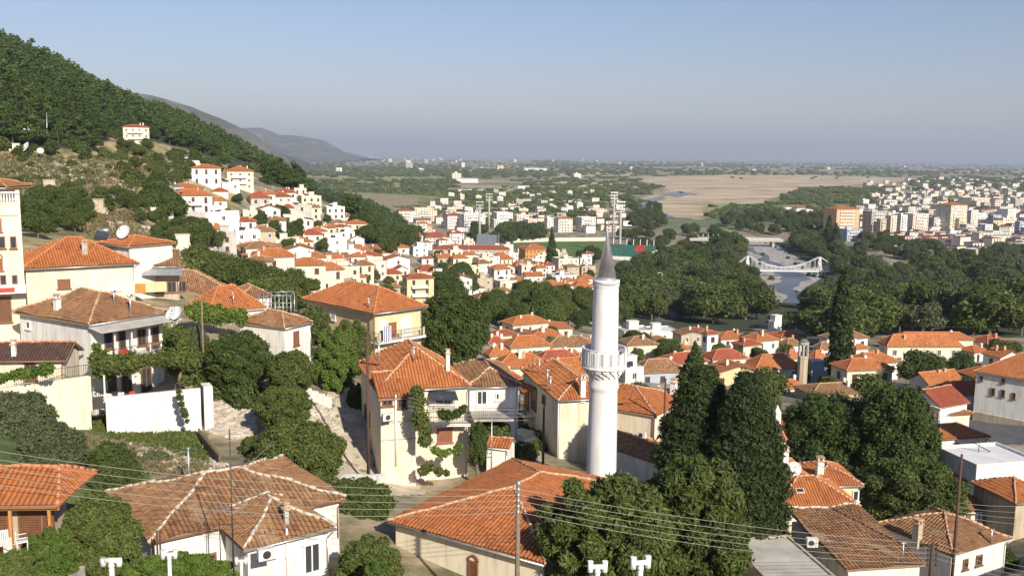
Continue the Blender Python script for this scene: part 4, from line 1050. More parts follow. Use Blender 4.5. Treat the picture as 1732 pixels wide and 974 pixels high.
# ================================================================ cream tower house at the left edge
a6 = P(43, 498, 84); zt6 = P(40, 345, 84).z
h = House('tower_house', 'tall cream house with a white balustrade terrace and red trimmed arches at the left edge', Vector((a6.x-8.2, a6.y-4.4, zt6)), Vector((-.47, .88, 0)).normalized(), 8, Vector((.88, .47, 0)).normalized(), 9.3, tz(-44, 84)-2)
h.walls('c', .0); h.flat(.15, 'flatroof')
for q in ((-3, 400, 9, 420), (17, 400, 28, 420), (0, 465, 11, 483), (20, 465, 30, 483)): h.win('F', *q, 'b')
h.win('F', -12, 374, 3, 392, 'o', 'arched_niche', None, True); h.win('F', -12, 437, 5, 458, 'o', 'arched_niche', None, True)
o_, d_, n_, L_ = h.side('F')
mb = MB(); q0 = h.onwall('F', -60, 364); q1 = h.onwall('F', 30, 364); mb.box((q0+q1)/2+n_*.05, (q1-q0)/2, n_*.05, UPZ*.06); mb.build('yellow_band', ['y'], h.root)
mb = MB(); q0 = h.onwall('F', -60, 491); q1 = h.onwall('F', 44, 491); q1.z = q0.z; mb.box((q0+q1)/2+n_*.6, (q1-q0)/2, n_*.6, UPZ*.35, 0); mb.box((q0+q1)/2+n_*1.22, (q1-q0)/2-d_*.9, n_*.02, UPZ*.2, 1); mb.build('balcony', ['w', 'red'], h.root)
h.win('F', -30, 502, 20, 546, 'd', 'garage_door')
mb = MB(); q0 = h.corner(0, 0, 0, zt6+.15); q1 = h.corner(1, 0, 0, zt6+.15); L6 = (q1-q0).length; nn = int(L6/.22)
for i in range(nn):
    q = q0+(q1-q0)*(i+.5)/nn; mb.lathe(q, [(.05, 0), (.05, .1), (.09, .25), (.05, .55), (.06, .75), (.08, .8)], 7)
mb.box((q0+q1)/2+UPZ*.86, (q1-q0)/2, n_*.12, UPZ*.07); mb.build('balustrade', ['w'], h.root, True)
mb = MB(); mb.box(h.corner(1, 0, .15, zt6+.6), d_*.16, n_*.16, UPZ*.62); mb.build('corner_pillar', ['c'], h.root)
q = P(20, 318, 88)
h2 = House('roof_pavilion', 'tiled roof corner jutting in at the left edge above the balustrade terrace', Vector((P(38, 320, 86).x-11.5, 88, q.z)), Vector((0, 1, 0)), 5, Vector((1, 0, 0)), 9, zt6+2.2, 'pavilion')
h2.walls('c', 1.2); h2.roof('hip', 'x', .9, 'B', 'mortar_o')
# ================================================================ old brown roof with a grey awning
h = House.px('village_house', 'old brown roofed house with a corrugated grey awning and glazed veranda', (238, 452), 102, None, (306, 450), tz(-36, 104)-1, L1=6.5)
h.walls('t', .2); h.roof('gable', 'x', h.rise_for(424), 'B', 'mortar')
o_, d_, n_, L_ = h.side('F')
p0 = h.onwall('F', 240, 452); p1 = h.onwall('F', 308, 452)
mb = MB(); w = (p1-p0).length; nn = int(w/.12)
for i in range(nn):
    a = p0+(p1-p0)*i/nn; b2 = p0+(p1-p0)*(i+1)/nn; m_ = (a+b2)/2+UPZ*.04
    for u_, v_ in ((a, m_), (m_, b2)): mb.poly([u_+n_*1.5-UPZ*.75, v_+n_*1.5-UPZ*.75, v_, u_])
mb.build('corrugated_awning', ['metal'], h.root)
for i in range(4): h.win_uv('F', .8+1.05*i, h.A.z-2.3, .95, 1.2, 'b', 'veranda_pane')
mb = MB(); q = h.onwall('F', 247, 480); mb.box(q+n_*1.3-UPZ*.2, d_*2.0, n_*.04, UPZ*.55); mb.build('veranda_front', ['y'], h.root)
mb = MB(); q = P(236, 488, 98); mb.box(q, (.62, 0, 0), (0, .05, 0), (0, 0, .5)); tag(mb.build('orange_panel', ['orange_sheet']), 'orange balcony panel between the ochre house and the old brown house', 'panel')
h = House.px('village_house', 'large house with a sagging brown hip roof and tall stone chimney, centre left', (470, 498) if False else (404, 500), 112, (318, 508), (418, 480), tz(-34, 112)-1, L1=11, L2=9)
h.walls('s', .3); h.roof('hip', 'auto', h.rise_for(458), 'B', 'mortar'); h.chimney(383, 479, .95, 2.2, 's')
h = House.px('village_house', 'small house under a vivid orange hip roof in front of the sagging brown roof', (352, 531), 96, (306, 522), (424, 526), tz(-32, 98)-1, L1=6, L2=6.5)
h.walls('w', .3); h.roof('hip', 'auto', h.rise_for(484), 'O', 'mortar_o', ratio=.8); h.pipe(327, 505, 1.2); h.pipe(395, 515, 1.2)
h = House.px('village_house', 'weathered white house with a low brown roof beside the metal pergola frame', (400, 504), 104, None, (440, 502), tz(-29, 104)-1, L1=6, L2=4)
h.walls('w', .2); h.roof('hip', 'auto', .9, 'B', 'mortar')
# metal pergola
e = empty('pergola', P(460, 530, 100), 'open grey steel pergola frame left of the big yellow house', 'pergola')
mb = MB(); c0 = P(438, 500, 102); ux = Vector((1, .1, 0)).normalized(); uy = Vector((-.1, 1, 0)).normalized()
for i in range(5):
    for j in range(2): q = c0+ux*i*.85+uy*j*3; mb.tube(q-UPZ*4, q, .045, n=5)
for j in range(2): mb.tube(c0+uy*j*3, c0+ux*3.4+uy*j*3, .05, n=5); mb.tube(c0+uy*j*3-UPZ*1.3, c0+ux*3.4+uy*j*3-UPZ*1.3, .04, n=5)
for i in range(5): mb.tube(c0+ux*i*.85, c0+ux*i*.85+uy*3, .04, n=5)
mb.build('frame', ['metal'], e)
# ================================================================ bottom-left orange roofed veranda
a7 = P(-120, 858, 40); r7 = onz(98, 856, a7.z)
h = House('veranda_house', 'veranda with a clean red orange tiled roof on yellow posts in the bottom left corner', a7, Vector((-(r7-a7).y, (r7-a7).x, 0)).normalized(), 4.6, (r7-a7).normalized(), (r7-a7).length, tz(-20, 42)-.5)
h.walls('t', 1.1); h.roof('hip', 'x', max(.8, P(60, 793, a7.y+2.3).z-a7.z), 'O', 'mortar_o', ratio=.35)
o_, d_, n_, L_ = h.side('F'); mb = MB()
for u in (1.2, 3.4, 5.1): q = h.corner(0, 0)+h.e2*u+h.e1*.12; mb.box(q-UPZ*1.3, h.e2*.06, h.e1*.06, UPZ*1.3)
mb.box((h.corner(0, 0)+h.corner(1, 0))/2+h.e1*.12-UPZ*.12, h.e2*h.l2/2, h.e1*.06, UPZ*.08); mb.build('post', ['orange_sheet'], h.root)
for u in (1.0, 3.0): h.win_uv('F', u, h.A.z-1.6, 1.6, 2.0, 'd', 'dark_opening')
fl0 = P(12, 930, 38); 
for i, (px, py) in enumerate([(6, 905), (22, 918), (38, 900), (12, 950), (30, 960)]):
    q = P(px, py+30, 38.4-i*.3); chair(q, .5+i*.8, 'shut_w', ['white plastic chair against the dark veranda at the left edge', 'white plastic chair turned sideways below the veranda roof', 'white plastic chair nearest the yellow post', 'white plastic chair at the lower left edge', 'white plastic chair lowest among the shrubs'][i])
mb = MB(); q = P(20, 985, 38); mb.box(q-UPZ*1.0, (2.2, 0, 0), (0, 2.0, 0), (0, 0, .9)); tag(mb.build('stone_terrace', ['conc']), 'small terrace below the red orange veranda roof, bottom left', 'terrace')
# ================================================================ right foreground houses
h = House.px('village_house', 'cream house with orange roof, skylight and two white chimneys, right of the cypresses', (1313, 858), 77, (1290, 815), (1447, 850), tz(24, 80)-1, L1=6.5)
h.walls('c', .15); h.roof('hip', 'x', h.rise_for(806), 'O', 'mortar', ratio=.9)
sk = h.on_roof(1353, 831); nrm_ = Vector((0, -.35, .93)); mb = MB(); mb.box(sk+nrm_*.1, h.e2*.38, Vector((0, .93, .35))*.3, nrm_*.06, 0); mb.box(sk+nrm_*.17, h.e2*.28, Vector((0, .93, .35))*.2, nrm_*.01, 1); mb.build('skylight', ['mortar_w', 'glass'], h.roof_o)
up = House('wing_tmp', 'x', P(1372, 822, 82.5), h.e1, 6.0, h.e2, 4.9, h.zb); up.walls('y', .3); up.roof('hip', 'y', up.rise_for(783, .5, .5), 'O', 'mortar')
up.chimney(1386, 800, .6, 1.2, 'w'); up.win('R', 1449, 835, 1458, 848, 'b') if False else up.win_uv('R', 1.5, up.A.z-1.0, .7, 1.1, 'w'); up.win_uv('F', 4.0, up.A.z-1.0, .6, 1.0, 'w')
merge_into(up, h)
upl = House('wing_tmp', 'x', P(1300, 815, 82.5), h.e1, 6.5, h.e2, 4.4, h.zb); upl.walls('c', .2); upl.roof('hip', 'x', 1.0, 'O', 'mortar'); upl.chimney(1327, 790, .5, 1.6, 'w'); merge_into(upl, h)
dish(P(1344, 792, 80), .62, -.2, 'white dish on the cream house with the skylight, right of the cypresses', pole=1.3)
h = House.px('village_house', 'low white house with a striped brown tiled roof, bottom right of the cypresses', (1432, 964), 58, (1345, 892), (1568, 955), tz(20, 60)-1, L1=8.6)
h.walls('w', .3); h.roof('shed', 'x', max(.8, P(1440, 892, 64).z-h.A.z), 'B', 'mortar_w'); h.pipe(1526, 950, 1.3, .05)
sh = House('flat_roofed_annex', 'annex with a tan screed flat roof and an air conditioner box at the bottom edge', P(1300, 985, 54), h.e1, 6.5, h.e2, 4.4, tz(16, 56)-1, 'annex'); sh.walls('t', 0); sh.flat(.12, 'flatroof')
ac = onz(1373, 925, sh.A.z+.1); mb = MB(); mb.abox(ac+UPZ*.35, .7, .35, .6); mb.abox(ac+UPZ*.03, .8, .45, .08, 1); mb.tube(ac+Vector((-.1, -.176, .35)), ac+Vector((-.1, -.2, .35)), .2, n=14, mi=1)
tag(mb.build('air_conditioner', ['shut_w', 'dmetal']), 'white air conditioner unit on the tan flat roof, bottom right of the cypresses', 'air conditioner')
h = House.px('village_house', 'white house with a mottled brown hip roof and a plain tan chimney, bottom right', (1612, 940), 64, (1478, 886), (1719, 912), tz(30, 66)-1)
h.walls('w', .35); h.roof('hip', 'auto', h.rise_for(868), 'B', 'mortar'); h.chimney(1551, 912, .5, 1.2, 't', False); h.pipe(1627, 935, 1.2); h.pipe(1676, 918, 1.0)
for q in ((1628, 945, 1636, 962), (1650, 938, 1660, 955)): h.win('F', *q, 'b')
# big white building on the right
z8 = P(1645, 628, 138).z; a8 = onz(1645, 628, z8); b8 = onz(1740, 644, z8); d8 = (b8-a8).normalized()
h = House('community_building', 'big white building with broad orange roof and small square windows, right edge', a8, Vector((-d8.y, d8.x, 0)), 12, d8, 16, tz(70, 136)-1, 'building')
h.walls('w', .4); h.roof('hip', 'x', h.rise_for(592, .4), 'O', 'mortar_o', detail=False)
for q in ((1657, 636, 1663, 644), (1676, 656, 1683, 668), (1693, 659, 1700, 671), (1712, 664, 1718, 675), (1694, 640, 1700, 648)): h.win('F', *q, 'b')
mb = MB(); o_, d_, n_, L_ = h.side('F'); mb.box(o_+d_*L_/2+n_*.06+UPZ*(h.zb+.9-o_.z), d_*L_/2, n_*.08, UPZ*1.4); mb.build('stone_plinth', ['s'], h.root)
h = House.px('village_house', 'white gabled house with a red roof between the dark trees and the big white building', (1590, 686), 128, None, (1640, 694) if False else None, 0) if False else None
z9 = P(1515, 668, 126).z
def boxhouse(label, px0, py0, px1, py1, Y, l1, zb, wall, roof, kind, ridge, rise, oh=.3, name='village_house', cat='house', detail=True, cap='mortar', wins=(), **k):
    a = P(px0, py0, Y); b_ = onz(px1, py1, a.z); d = (b_-a).normalized()
    hh = House(name, label, a, Vector((-d.y, d.x, 0)), l1, d, (b_-a).length, zb if zb is not None else tz(a.x, a.y+l1/2)-1, cat)
    hh.walls(wall, oh)
    if kind == 'flat': hh.flat(.3, roof)
    else: hh.roof(kind, ridge, rise if rise > 0 else hh.rise_for(-rise), roof, cap, detail, **k)
    for q in wins: hh.win(*q)
    return hh
boxhouse('white house with a red gable roof, partly behind the big dark pine on the right', 1525, 672, 1592, 690, 125, 6, None, 'w', 'R', 'gable', 'y', 1.7)
boxhouse('cream house with a wide orange roof, second below the white gable on the right', 1565, 704, 1648, 699, 120, 7, None, 'c', 'O', 'hip', 'auto', -678)
boxhouse('white house with an orange roof and red framed window, above the big flat white roof', 1583, 744, 1676, 738, 112, 6, None, 'w', 'O', 'hip', 'auto', -717, wins=(('F', 1612, 748, 1622, 757, 'r'), ('F', 1640, 745, 1648, 749, 'w')))
hf = boxhouse('large building with a bare white flat roof and low parapet, far right', 1652, 790, 1760, 782, 95, 6.5, None, 'w', 'flatroof_w', 'flat', 'x', 1, oh=0, name='flat_roofed_building', cat='building')
e = empty('roof_antenna', onz(1655, 765, hf.A.z), 'bent dark antenna frame on the white flat roof, far right', 'antenna'); mb = MB(); q = onz(1655, 765, hf.A.z); mb.tube(q, q+UPZ*1.2, .04); mb.tube(q+UPZ*1.1-Vector((.6, 0, 0)), q+Vector((1.3, 0, .1)), .06); mb.build('mast', ['dmetal'], e)
boxhouse('white gabled house with an orange roof and long rear roof, right of the dark pine', 1636, 815, 1669, 800, 96, 8.5, None, 'w', 'O', 'gable', 'y', -785)
boxhouse('low cream lean-to with an orange roof beside the white flat roofed building', 1664, 806, 1706, 803, 99, 4, None, 'c', 'O', 'gable', 'x', .8)
boxhouse('little white house with a small grey brown roof behind the utility pole on the right', 1618, 868, 1672, 864, 85, 3.6, None, 'w', 'B', 'gable', 'x', .9, wins=(('F', 1652, 868, 1658, 882, 'w'), ('F', 1634, 868, 1641, 884, 'o')))
h = boxhouse('grey stone mansion corner with tall dark windows at the right edge', 1733, 664, 1900, 690, 105, 5, None, 's', 'O', 'hip', 'x', 1.5, oh=.5, name='stone_mansion', cat='mansion', wins=())
boxhouse('orange roofed stone house cut by the right edge, below the white flat roof', 1718, 852, 1790, 846, 82, 6, None, 's', 'O', 'hip', 'x', 1.3)
boxhouse('shaded white house with a red roof seen between the cypress and the big pine', 1285, 738, 1330, 745, 105, 8, None, 'w', 'R', 'hip', 'y', 1.6, wins=(('F', 1302, 750, 1310, 770, 'b'),))
# obelisk-like white chimney shafts
for (px, y0, y1, Y, lb) in ((1315, 692, 742, 96, 'tall white square chimney shaft with a pointed cap beside the big pine'), (1328, 760, 790, 90, 'shorter white chimney shaft with a pointed cap above the satellite dish')):
    t = P(px, y0, Y); b_ = P(px, y1, Y); e = empty('chimney_shaft', b_-UPZ*4, lb, 'chimney'); mb = MB(); w = .26
    mb.box((t+b_)/2-UPZ*2.2, (w, 0, 0), (0, w, 0), UPZ*((t.z-b_.z)/2+2.0)); mb.build('shaft', ['w'], e)
    mb = MB(); z0 = t.z-.2; c = Vector((t.x, t.y, z0)); k = [c+Vector((a*w*1.1, b2*w*1.1, 0)) for a, b2 in ((-1, -1), (1, -1), (1, 1), (-1, 1))]; tp = c+UPZ*.7
    for i in range(4): mb.poly([k[i], k[(i+1) % 4], tp])
    mb.build('cap', ['flatroof_w'], e)
# small orange roofed pump house in front of the dark wall
boxhouse('tiny white hut with an orange roof in the alley behind the mosque', 820, 756, 861, 760, 73, 2.2, None, 'w', 'O', 'gable', 'x', .5, name='hut', cat='hut', oh=.12, wins=(('F', 826, 763, 832, 769, 'w'),))
boxhouse('small house under an orange triangular roof right of the plain cream wall', 1122, 792, 1150, 760, 76, 6, None, 'w', 'O', 'hip', 'y', 1.6)
# ================================================================ town houses: one row per house read from the photograph
# x centre, y of the visible foot, width, wall height, roof height (photo pixels), roof kind, roof colour, wall colour, label
ROWS = [
(321,281,28,8,0,'f','w','w','low white flat roofed house highest among the slope houses'),
(350,316,44,31,7,'h','O','w','big bright white three storey house high on the slope'),
(406,320,42,30,8,'h','O','c','cream four storey house with side balconies against the pine forest'),
(389,325,28,15,0,'f','w','w','white flat roofed house between the two tall slope houses'),
(312,324,58,5,9,'h','O','y','long low orange roof behind the arcaded slope house'),
(325,360,62,29,12,'h','O','w','long white house with an orange roof and arcaded upper balcony on the slope'),
(372,358,24,18,8,'h','O','w','small white house with an orange roof right of the arcaded house'),
(372,332,26,8,6,'h','R','w','small low red roofed house below the big bright white house'),
(380,390,45,29,0,'f','w','w','plain white cube house on the slope'),
(365,404,28,16,11,'h','O','p','pink house with a small orange porch roof on the slope'),
(384,428,28,32,0,'f','g','g','plain light grey block below the pink house'),
(419,426,38,34,0,'f','w','w','white two storey block with dark balconies on the slope'),
(440,404,38,13,11,'h','B','c','cream house with a brown hip roof above the white balcony block'),
(452,412,26,10,0,'f','g','t','small tan flat roofed house behind the brown hip roof'),
(450,435,48,17,10,'h','B','w','white house with a brown roof and three windows in a row'),
(436,470,50,28,12,'h','B','t','tall tan stone house with a wide brown roof and a stone side'),
(423,380,22,22,0,'f','c','c','narrow cream block among the dark slope trees'),
(438,353,36,18,12,'h','R','g','grey white house with a red roof beside the dark trees'),
(482,336,36,10,7,'h','R','w','rear white house with a red roof high on the slope'),
(474,347,38,14,8,'h','R','p','pale pink house with a red roof and paired windows'),
(524,353,34,20,0,'f','c','c','cream concrete house with roof columns at the forest edge'),
(508,335,18,15,0,'f','c','c','small cream upper block at the forest edge'),
(507,367,36,19,0,'f','g','g','blank pale grey house wall on the slope'),
(487,360,20,8,7,'h','R','c','tiny red roofed house left of the blank grey wall'),
(512,385,34,13,5,'g','R','w','white house with thin red eaves behind the round bush'),
(565,371,32,20,0,'f','w','w','bright white box house at the forest edge'),
(572,383,26,6,6,'h','B','w','low brown roofed house under the white box house'),
(588,374,14,7,6,'h','B','c','tiny brown hip roofed house beside the slender cypress'),
(527,409,36,12,11,'h','R','w','white house with a vivid red hip roof'),
(503,423,50,14,11,'h','O','c','cream house with an orange roof and open balcony'),
(544,402,26,15,6,'g','B','w','white gabled house above the white tower block'),
(575,393,36,9,5,'h','R','c','cream house with a thin red roof near the grove'),
(584,402,28,9,0,'f','w','w','white terrace house left of the dark grove'),
(602,412,28,8,7,'g','B','w','white house with double brown gables beside the grove'),
(570,433,30,29,0,'f','t','w','tall blank white block in the middle of the old town'),
(606,434,40,10,12,'h','O','w','white house with a bright orange roof right of the blank white block'),
(634,431,20,9,9,'h','R','g','grey house with a dark red roof below the grove'),
(570,463,46,19,15,'h','O','c','cream house with a wide orange hip roof in the old town'),
(614,454,38,13,10,'h','B','c','cream house with a brown hip roof and tall narrow windows'),
(495,452,30,14,0,'f','w','w','white flat house beside the pale chimney block'),
(532,479,42,21,8,'h','B','w','long white house with an arcaded veranda'),
(497,468,28,15,0,'f','c','c','cream flat roofed house left of the arcaded veranda'),
(501,490,34,10,0,'f','w','w','low white wall-like house above the steel pergola'),
(570,471,30,9,0,'f','c','c','low cream terrace house below the wide orange hip roof'),
(686,375,28,18,5,'h','R','w','white house right of the grove top'),
(716,373,32,20,0,'f','c','c','pale yellow flat block behind the white gable'),
(714,382,28,9,5,'g','B','w','white gable with a low roof right of the grove'),
(715,393,30,12,7,'h','O','t','tan house with an orange roof below the white gable'),
(768,387,34,22,5,'h','R','w','white three storey house with balconies near the stadium'),
(798,389,40,26,0,'f','w','w','wide white block left of the floodlight masts'),
(704,413,22,14,9,'h','R','w','white house with a red roof touching the grove'),
(737,415,46,13,11,'h','R','w','white house with a broad red roof and long balcony'),
(770,413,28,18,7,'h','R','w','white house cluttered with balconies beside the red roof'),
(797,442,116,20,9,'h','R','t','very long low building with a red roof, left of the stadium'),
(709,435,26,17,0,'f','w','w','bright white flat house left of the very long building'),
(656,435,28,7,9,'h','O','w','low house with an orange roof behind the white gable front'),
(681,429,22,10,6,'h','O','w','small white house with an orange roof near the grove foot'),
(670,457,44,19,9,'g','O','w','large plain white gabled house with one dark window'),
(721,448,24,11,4,'h','R','w','white house with a thin red eave behind the tan gable'),
(748,449,28,13,8,'g','O','t','tan gabled house in the old town'),
(770,449,22,25,0,'f','y','c','tall cream block with dark openings right of the tan gable'),
(751,466,30,13,10,'h','B','w','white house with a brown hip roof beside the dark trees'),
(722,466,38,8,12,'h','R','c','cream house with a wide dark red hip roof'),
(707,514,52,44,11,'h','R','y','yellow four storey apartment house with balconies and a red roof'),
(662,473,36,10,10,'h','R','c','cream house with a red roof and dark balcony left of the yellow apartments'),
(667,498,22,12,8,'h','B','t','small tan house with a grey brown hip roof'),
(629,473,16,17,7,'h','O','w','narrow white house with an orange hip roof'),
(613,471,18,9,8,'h','B','c','small cream house with a brown roof behind the yellow house'),
(850,379,30,19,0,'f','w','w','white flat block beyond the stadium, left one'),
(881,381,24,17,0,'f','c','c','cream flat block beyond the stadium'),
(900,391,28,19,0,'f','c','p','pinkish block behind the stadium conifers'),
(952,393,30,23,4,'h','O','w','white block with a thin orange roof beyond the stadium'),
(929,385,14,16,0,'f','w','w','narrow white block beyond the stadium'),
(990,393,30,25,0,'f','w','w','bright white block beyond the stadium, nearest the minaret tip'),
(908,400,18,8,5,'h','B','c','small brown roofed house behind the pitch wall'),
(902,438,46,16,11,'h','O','R','red walled clubhouse with an orange roof beside the pitch'),
(846,447,44,8,14,'h','O','c','cream house with an orange roof left of the clubhouse'),
(828,451,30,16,0,'f','w','w','white box house below the very long building'),
(864,443,22,14,0,'f','w','w','white flat house in front of the pitch'),
(889,455,34,10,9,'h','B','c','house with a brown roof in front of the clubhouse'),
(911,457,34,5,11,'h','O','w','small orange hip roof in front of the clubhouse'),
(956,463,40,25,0,'f','c','c','concrete two storey block with a roof terrace by the pitch'),
(949,478,46,12,0,'f','g','w','pale flat terrace building below the concrete block'),
(990,465,30,14,0,'f','t','t','tan flat building left of the minaret cone'),
(844,479,38,24,10,'h','O','w','tall white house with an orange hip roof'),
(862,477,22,12,4,'g','B','w','white gable behind the small conifer'),
(816,483,36,8,11,'h','O','y','pale yellow house with an orange roof, rear one of a pair'),
(800,490,38,8,10,'h','O','y','pale yellow house with an orange roof, front one of a pair'),
(801,499,36,12,8,'h','B','w','white house with a brown roof at the edge of the dark trees'),
(823,517,50,13,13,'h','B','t','tan house with a long brown roof above the dark trees'),
(850,509,30,17,8,'h','B','w','white house with a grey brown roof beside the dark conifer'),
(872,500,28,18,9,'h','B','c','old cream house with wooden balconies'),
(925,502,68,12,18,'h','O','c','cream house with a very wide orange hip roof left of the minaret'),
(982,495,42,8,15,'h','O','c','cream house with an orange roof touching the minaret outline'),
(990,479,34,7,9,'h','O','w','orange roof just left of the silver cone'),
(1059,516,24,28,5,'h','B','y','yellow three storey house just right of the minaret'),
(1055,538,20,8,0,'f','c','c','tiny flat roofed hut under the yellow house'),
(920,567,84,11,14,'h','O','c','long cream building with an orange roof and square windows behind the trees'),
(850,574,44,7,13,'h','R','c','house with a red orange roof left of the long cream building'),
(885,580,54,13,8,'g','B','t','tan gabled wall in front of the long cream building'),
(838,586,30,5,14,'h','R','c','small red roofed house at the foot of the dark round tree'),
(852,587,24,6,9,'h','B','w','tiny hut with a mossy brown roof'),
(895,603,68,9,22,'h','O','c','house with a broad bright orange hip roof'),
(843,611,44,10,20,'h','O','c','house with a steep orange hip, next to the dark round tree'),
(960,593,54,6,16,'h','B','t','house with a flat patched brown roof left of the balcony'),
(995,588,24,6,12,'h','O','c','orange roofed house hidden behind the minaret balcony'),
(865,633,48,12,16,'g','O','w','white gabled house with an orange roof'),
(966,624,42,15,22,'h','O','w','house with an orange roof and several white chimneys'),
(862,664,38,23,16,'h','R','v','blue grey shaded house with a red lean-to roof'),  # white wall in shade, the shade put into its blue grey colour
(973,657,34,8,22,'h','O','w','orange roofed house wedged against the minaret'),
(1098,573,84,11,0,'f','w','w','long low white building with a white flat roof'),
(1108,590,50,12,14,'h','B','w','white house with a brown roof in front of the long white building'),
(1163,584,48,19,9,'g','B','t','tan gabled house with a dark side'),
(1150,598,34,7,12,'h','O','c','small orange roof above the hedge'),
(1175,567,40,8,7,'h','R','c','house with a small red roof behind the tan gable'),
(1200,594,28,30,6,'h','R','w','white modern house with a red roof strip'),
(1233,583,56,10,16,'h','O','w','white house with a long orange hip roof by the park'),
(1262,606,46,23,13,'h','R','p','pink white two storey house with a dark red roof and four windows'),
(1237,652,92,21,24,'g','O','y','yellow house with a wide orange gable roof between conifer and round tree'),
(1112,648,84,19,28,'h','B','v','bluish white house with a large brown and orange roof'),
(1066,648,36,26,0,'f','w','w','plain white flat block right of the minaret balcony'),
(1305,636,88,13,30,'h','O','w','white house with a very broad orange hip roof'),
(1330,582,58,13,14,'h','O','y','yellow house with an orange roof and white roof rooms'),
(1310,562,18,18,0,'f','w','w','small white cube room on the orange roofed house'),
(1335,595,38,11,15,'h','B','w','white house with a sandy brown roof left of the stone tower'),
(1338,614,26,8,18,'h','O','w','small steep orange roof just left of the stone tower'),
(1381,624,36,15,20,'h','O','y','yellow house with an orange roof right of the stone tower'),
(1392,602,34,11,16,'h','B','w','house with a brown roof behind the tall cypress'),
(1450,626,32,38,10,'h','O','p','tall pink white house right of the tall cypress'),
(1380,644,42,16,0,'f','w','v','bluish shaded house left of the tall cypress'),  # shade on this wall is given as blue grey wall colour
(1337,664,46,8,18,'h','O','c','cream house with an orange roof below the broad orange hip'),
(1405,674,108,9,24,'h','B','s','long rubble house with a brown roof at the foot of the tall cypress'),
(1553,628,112,44,24,'h','O','c','large cream house with stacked balconies and an orange roof'),
(1574,592,112,18,16,'h','O','c','long orange roofed house behind the large balconied house'),
(1672,594,56,14,18,'h','R','w','white house with a red roof by the park, right'),
(1645,611,50,17,14,'h','O','w','white house with four tall windows and an orange roof'),
(1623,634,28,9,14,'h','O','c','small orange roofed annex right of the round tree'),
(1565,700,40,12,0,'f','w','w','white flat hut with a tall chimney between trees and big white building'),
(1421,402,52,48,6,'h','O','d','ochre seven storey apartment block with orange balconies'),
(1477,402,34,44,0,'f','g','g','grey white apartment block right of the ochre block'),
(1489,405,14,34,0,'f','t','t','tan apartment block with dark balcony gaps'),
(1505,405,16,40,0,'f','g','c','slab with a dark side among the apartment blocks'),
(1524,402,14,38,0,'f','t','w','white slab with a brown side'),
(1545,400,38,38,0,'f','w','p','pinkish white apartment block'),
(1540,417,18,24,4,'h','B','w','narrow white house at the park edge'),
(1566,414,32,13,5,'h','R','p','house with a bright red roof at the park edge'),
(1578,396,20,28,0,'f','g','g','grey blank block left of the white tower'),
(1606,397,44,50,4,'h','O','c','tallest cream apartment tower with an orange roof cap'),
(1640,390,20,34,0,'f','w','w','white tower block beside the tallest tower'),
(1622,398,18,28,0,'f','y','y','plain yellow block at the foot of the tallest tower'),
(1607,409,14,18,0,'f','w','w','small bright white block in front of the yellow block'),
(1635,402,22,22,0,'f','g','g','grey block right of the yellow block'),
(1665,402,20,22,0,'f','w','w','white block with narrow windows in the far town'),
(1681,382,18,18,0,'f','v','v','dark blue grey block in the far town'),
(1702,376,24,22,0,'f','w','w','white balconied block in the far town'),
(1725,397,16,22,0,'f','v','v','blue grey block cut by the right edge'),
(1684,413,26,12,0,'f','w','w','low bright white hall at the park edge'),
(1650,430,36,8,0,'f','w','g','long low hall with a pale flat roof among the park trees'),
(1561,454,32,24,0,'f','w','g','pale grey shed half hidden by the park trees'),
(1436,408,36,20,0,'f','w','v','bluish white block in front of the ochre apartments'),
(1647,349,44,14,0,'f','c','c','long cream school building in the far town'),
(1332,360,16,8,0,'f','w','w','white house at the far end of the park, left one'),
(1350,361,20,9,4,'h','R','w','white house with a red roof at the far end of the park'),
(1366,362,14,7,0,'f','w','w','white house at the far end of the park, right one'),
(34,262,28,8,0,'f','c','c','small cream hut beside the radar dish on the left slope'),
(230,246,40,30,4,'h','R','c','tall cream house alone in the pine forest'),
(283,336,20,9,0,'f','v','g','small grey blue house above the dark slope trees'),
(84,330,40,9,0,'f','c','t','long low tan shed among the left slope bushes'),
(168,362,24,8,0,'f','v','t','shed with a blue sheet roof on the left slope'),
(273,364,34,12,0,'f','w','w','low white house left of the arcaded slope house'),
(337,408,24,10,0,'f','w','w','small white house on the bend of the slope lane'),
(310,425,22,10,0,'f','t','p','small pinkish hut on the left slope'),
(424,520,26,10,0,'f','w','w','bright white outhouse behind the small brown roofed white house') if False else None,
]
ROWS = [r for r in ROWS if r]
_wins = {}
def winmesh(kind):
    if kind in _wins: return _wins[kind]
    w, h = {'s': (.95, 1.25), 't': (.85, 1.7), 'd': (1.1, 2.1)}[kind[0]]; fr = {'w': 'frame_w', 'b': 'frame_b'}[kind[1]]
    mb = MB(); t = .09
    for sx in (-1, 1): mb.box((sx*(w/2-t/2), -.04, 0), (t/2, 0, 0), (0, .045, 0), (0, 0, h/2))
    for sz in (-1, 1): mb.box((0, -.04, sz*(h/2-t/2)), (w/2-t, 0, 0), (0, .045, 0), (0, 0, t/2))
    mb.box((0, -.07, -h/2-.04), (w/2+.08, 0, 0), (0, .07, 0), (0, 0, .04))
    mb.box((0, -.03, 0), (.03, 0, 0), (0, .03, 0), (0, 0, h/2-t))
    a = mb.mesh('window', [fr]); mb = MB(); mb.box((0, -.02, 0), (w/2-t, 0, 0), (0, .015, 0), (0, 0, h/2-t)); b_ = mb.mesh('pane', ['glass'])
    _wins[kind] = (a, b_); return _wins[kind]
def shared_window(h, k, u, z, kind, pane=True):
    o, d, n, L = h.side(k); p = o+d*u; p.z = z; a, b_ = winmesh(kind)
    w = link('window', a, h.root, Vector(p)-h.root.location); w.rotation_euler = (0, 0, math.atan2(d.y, d.x))
    q = link('pane', b_, w); return w
_bal = {}
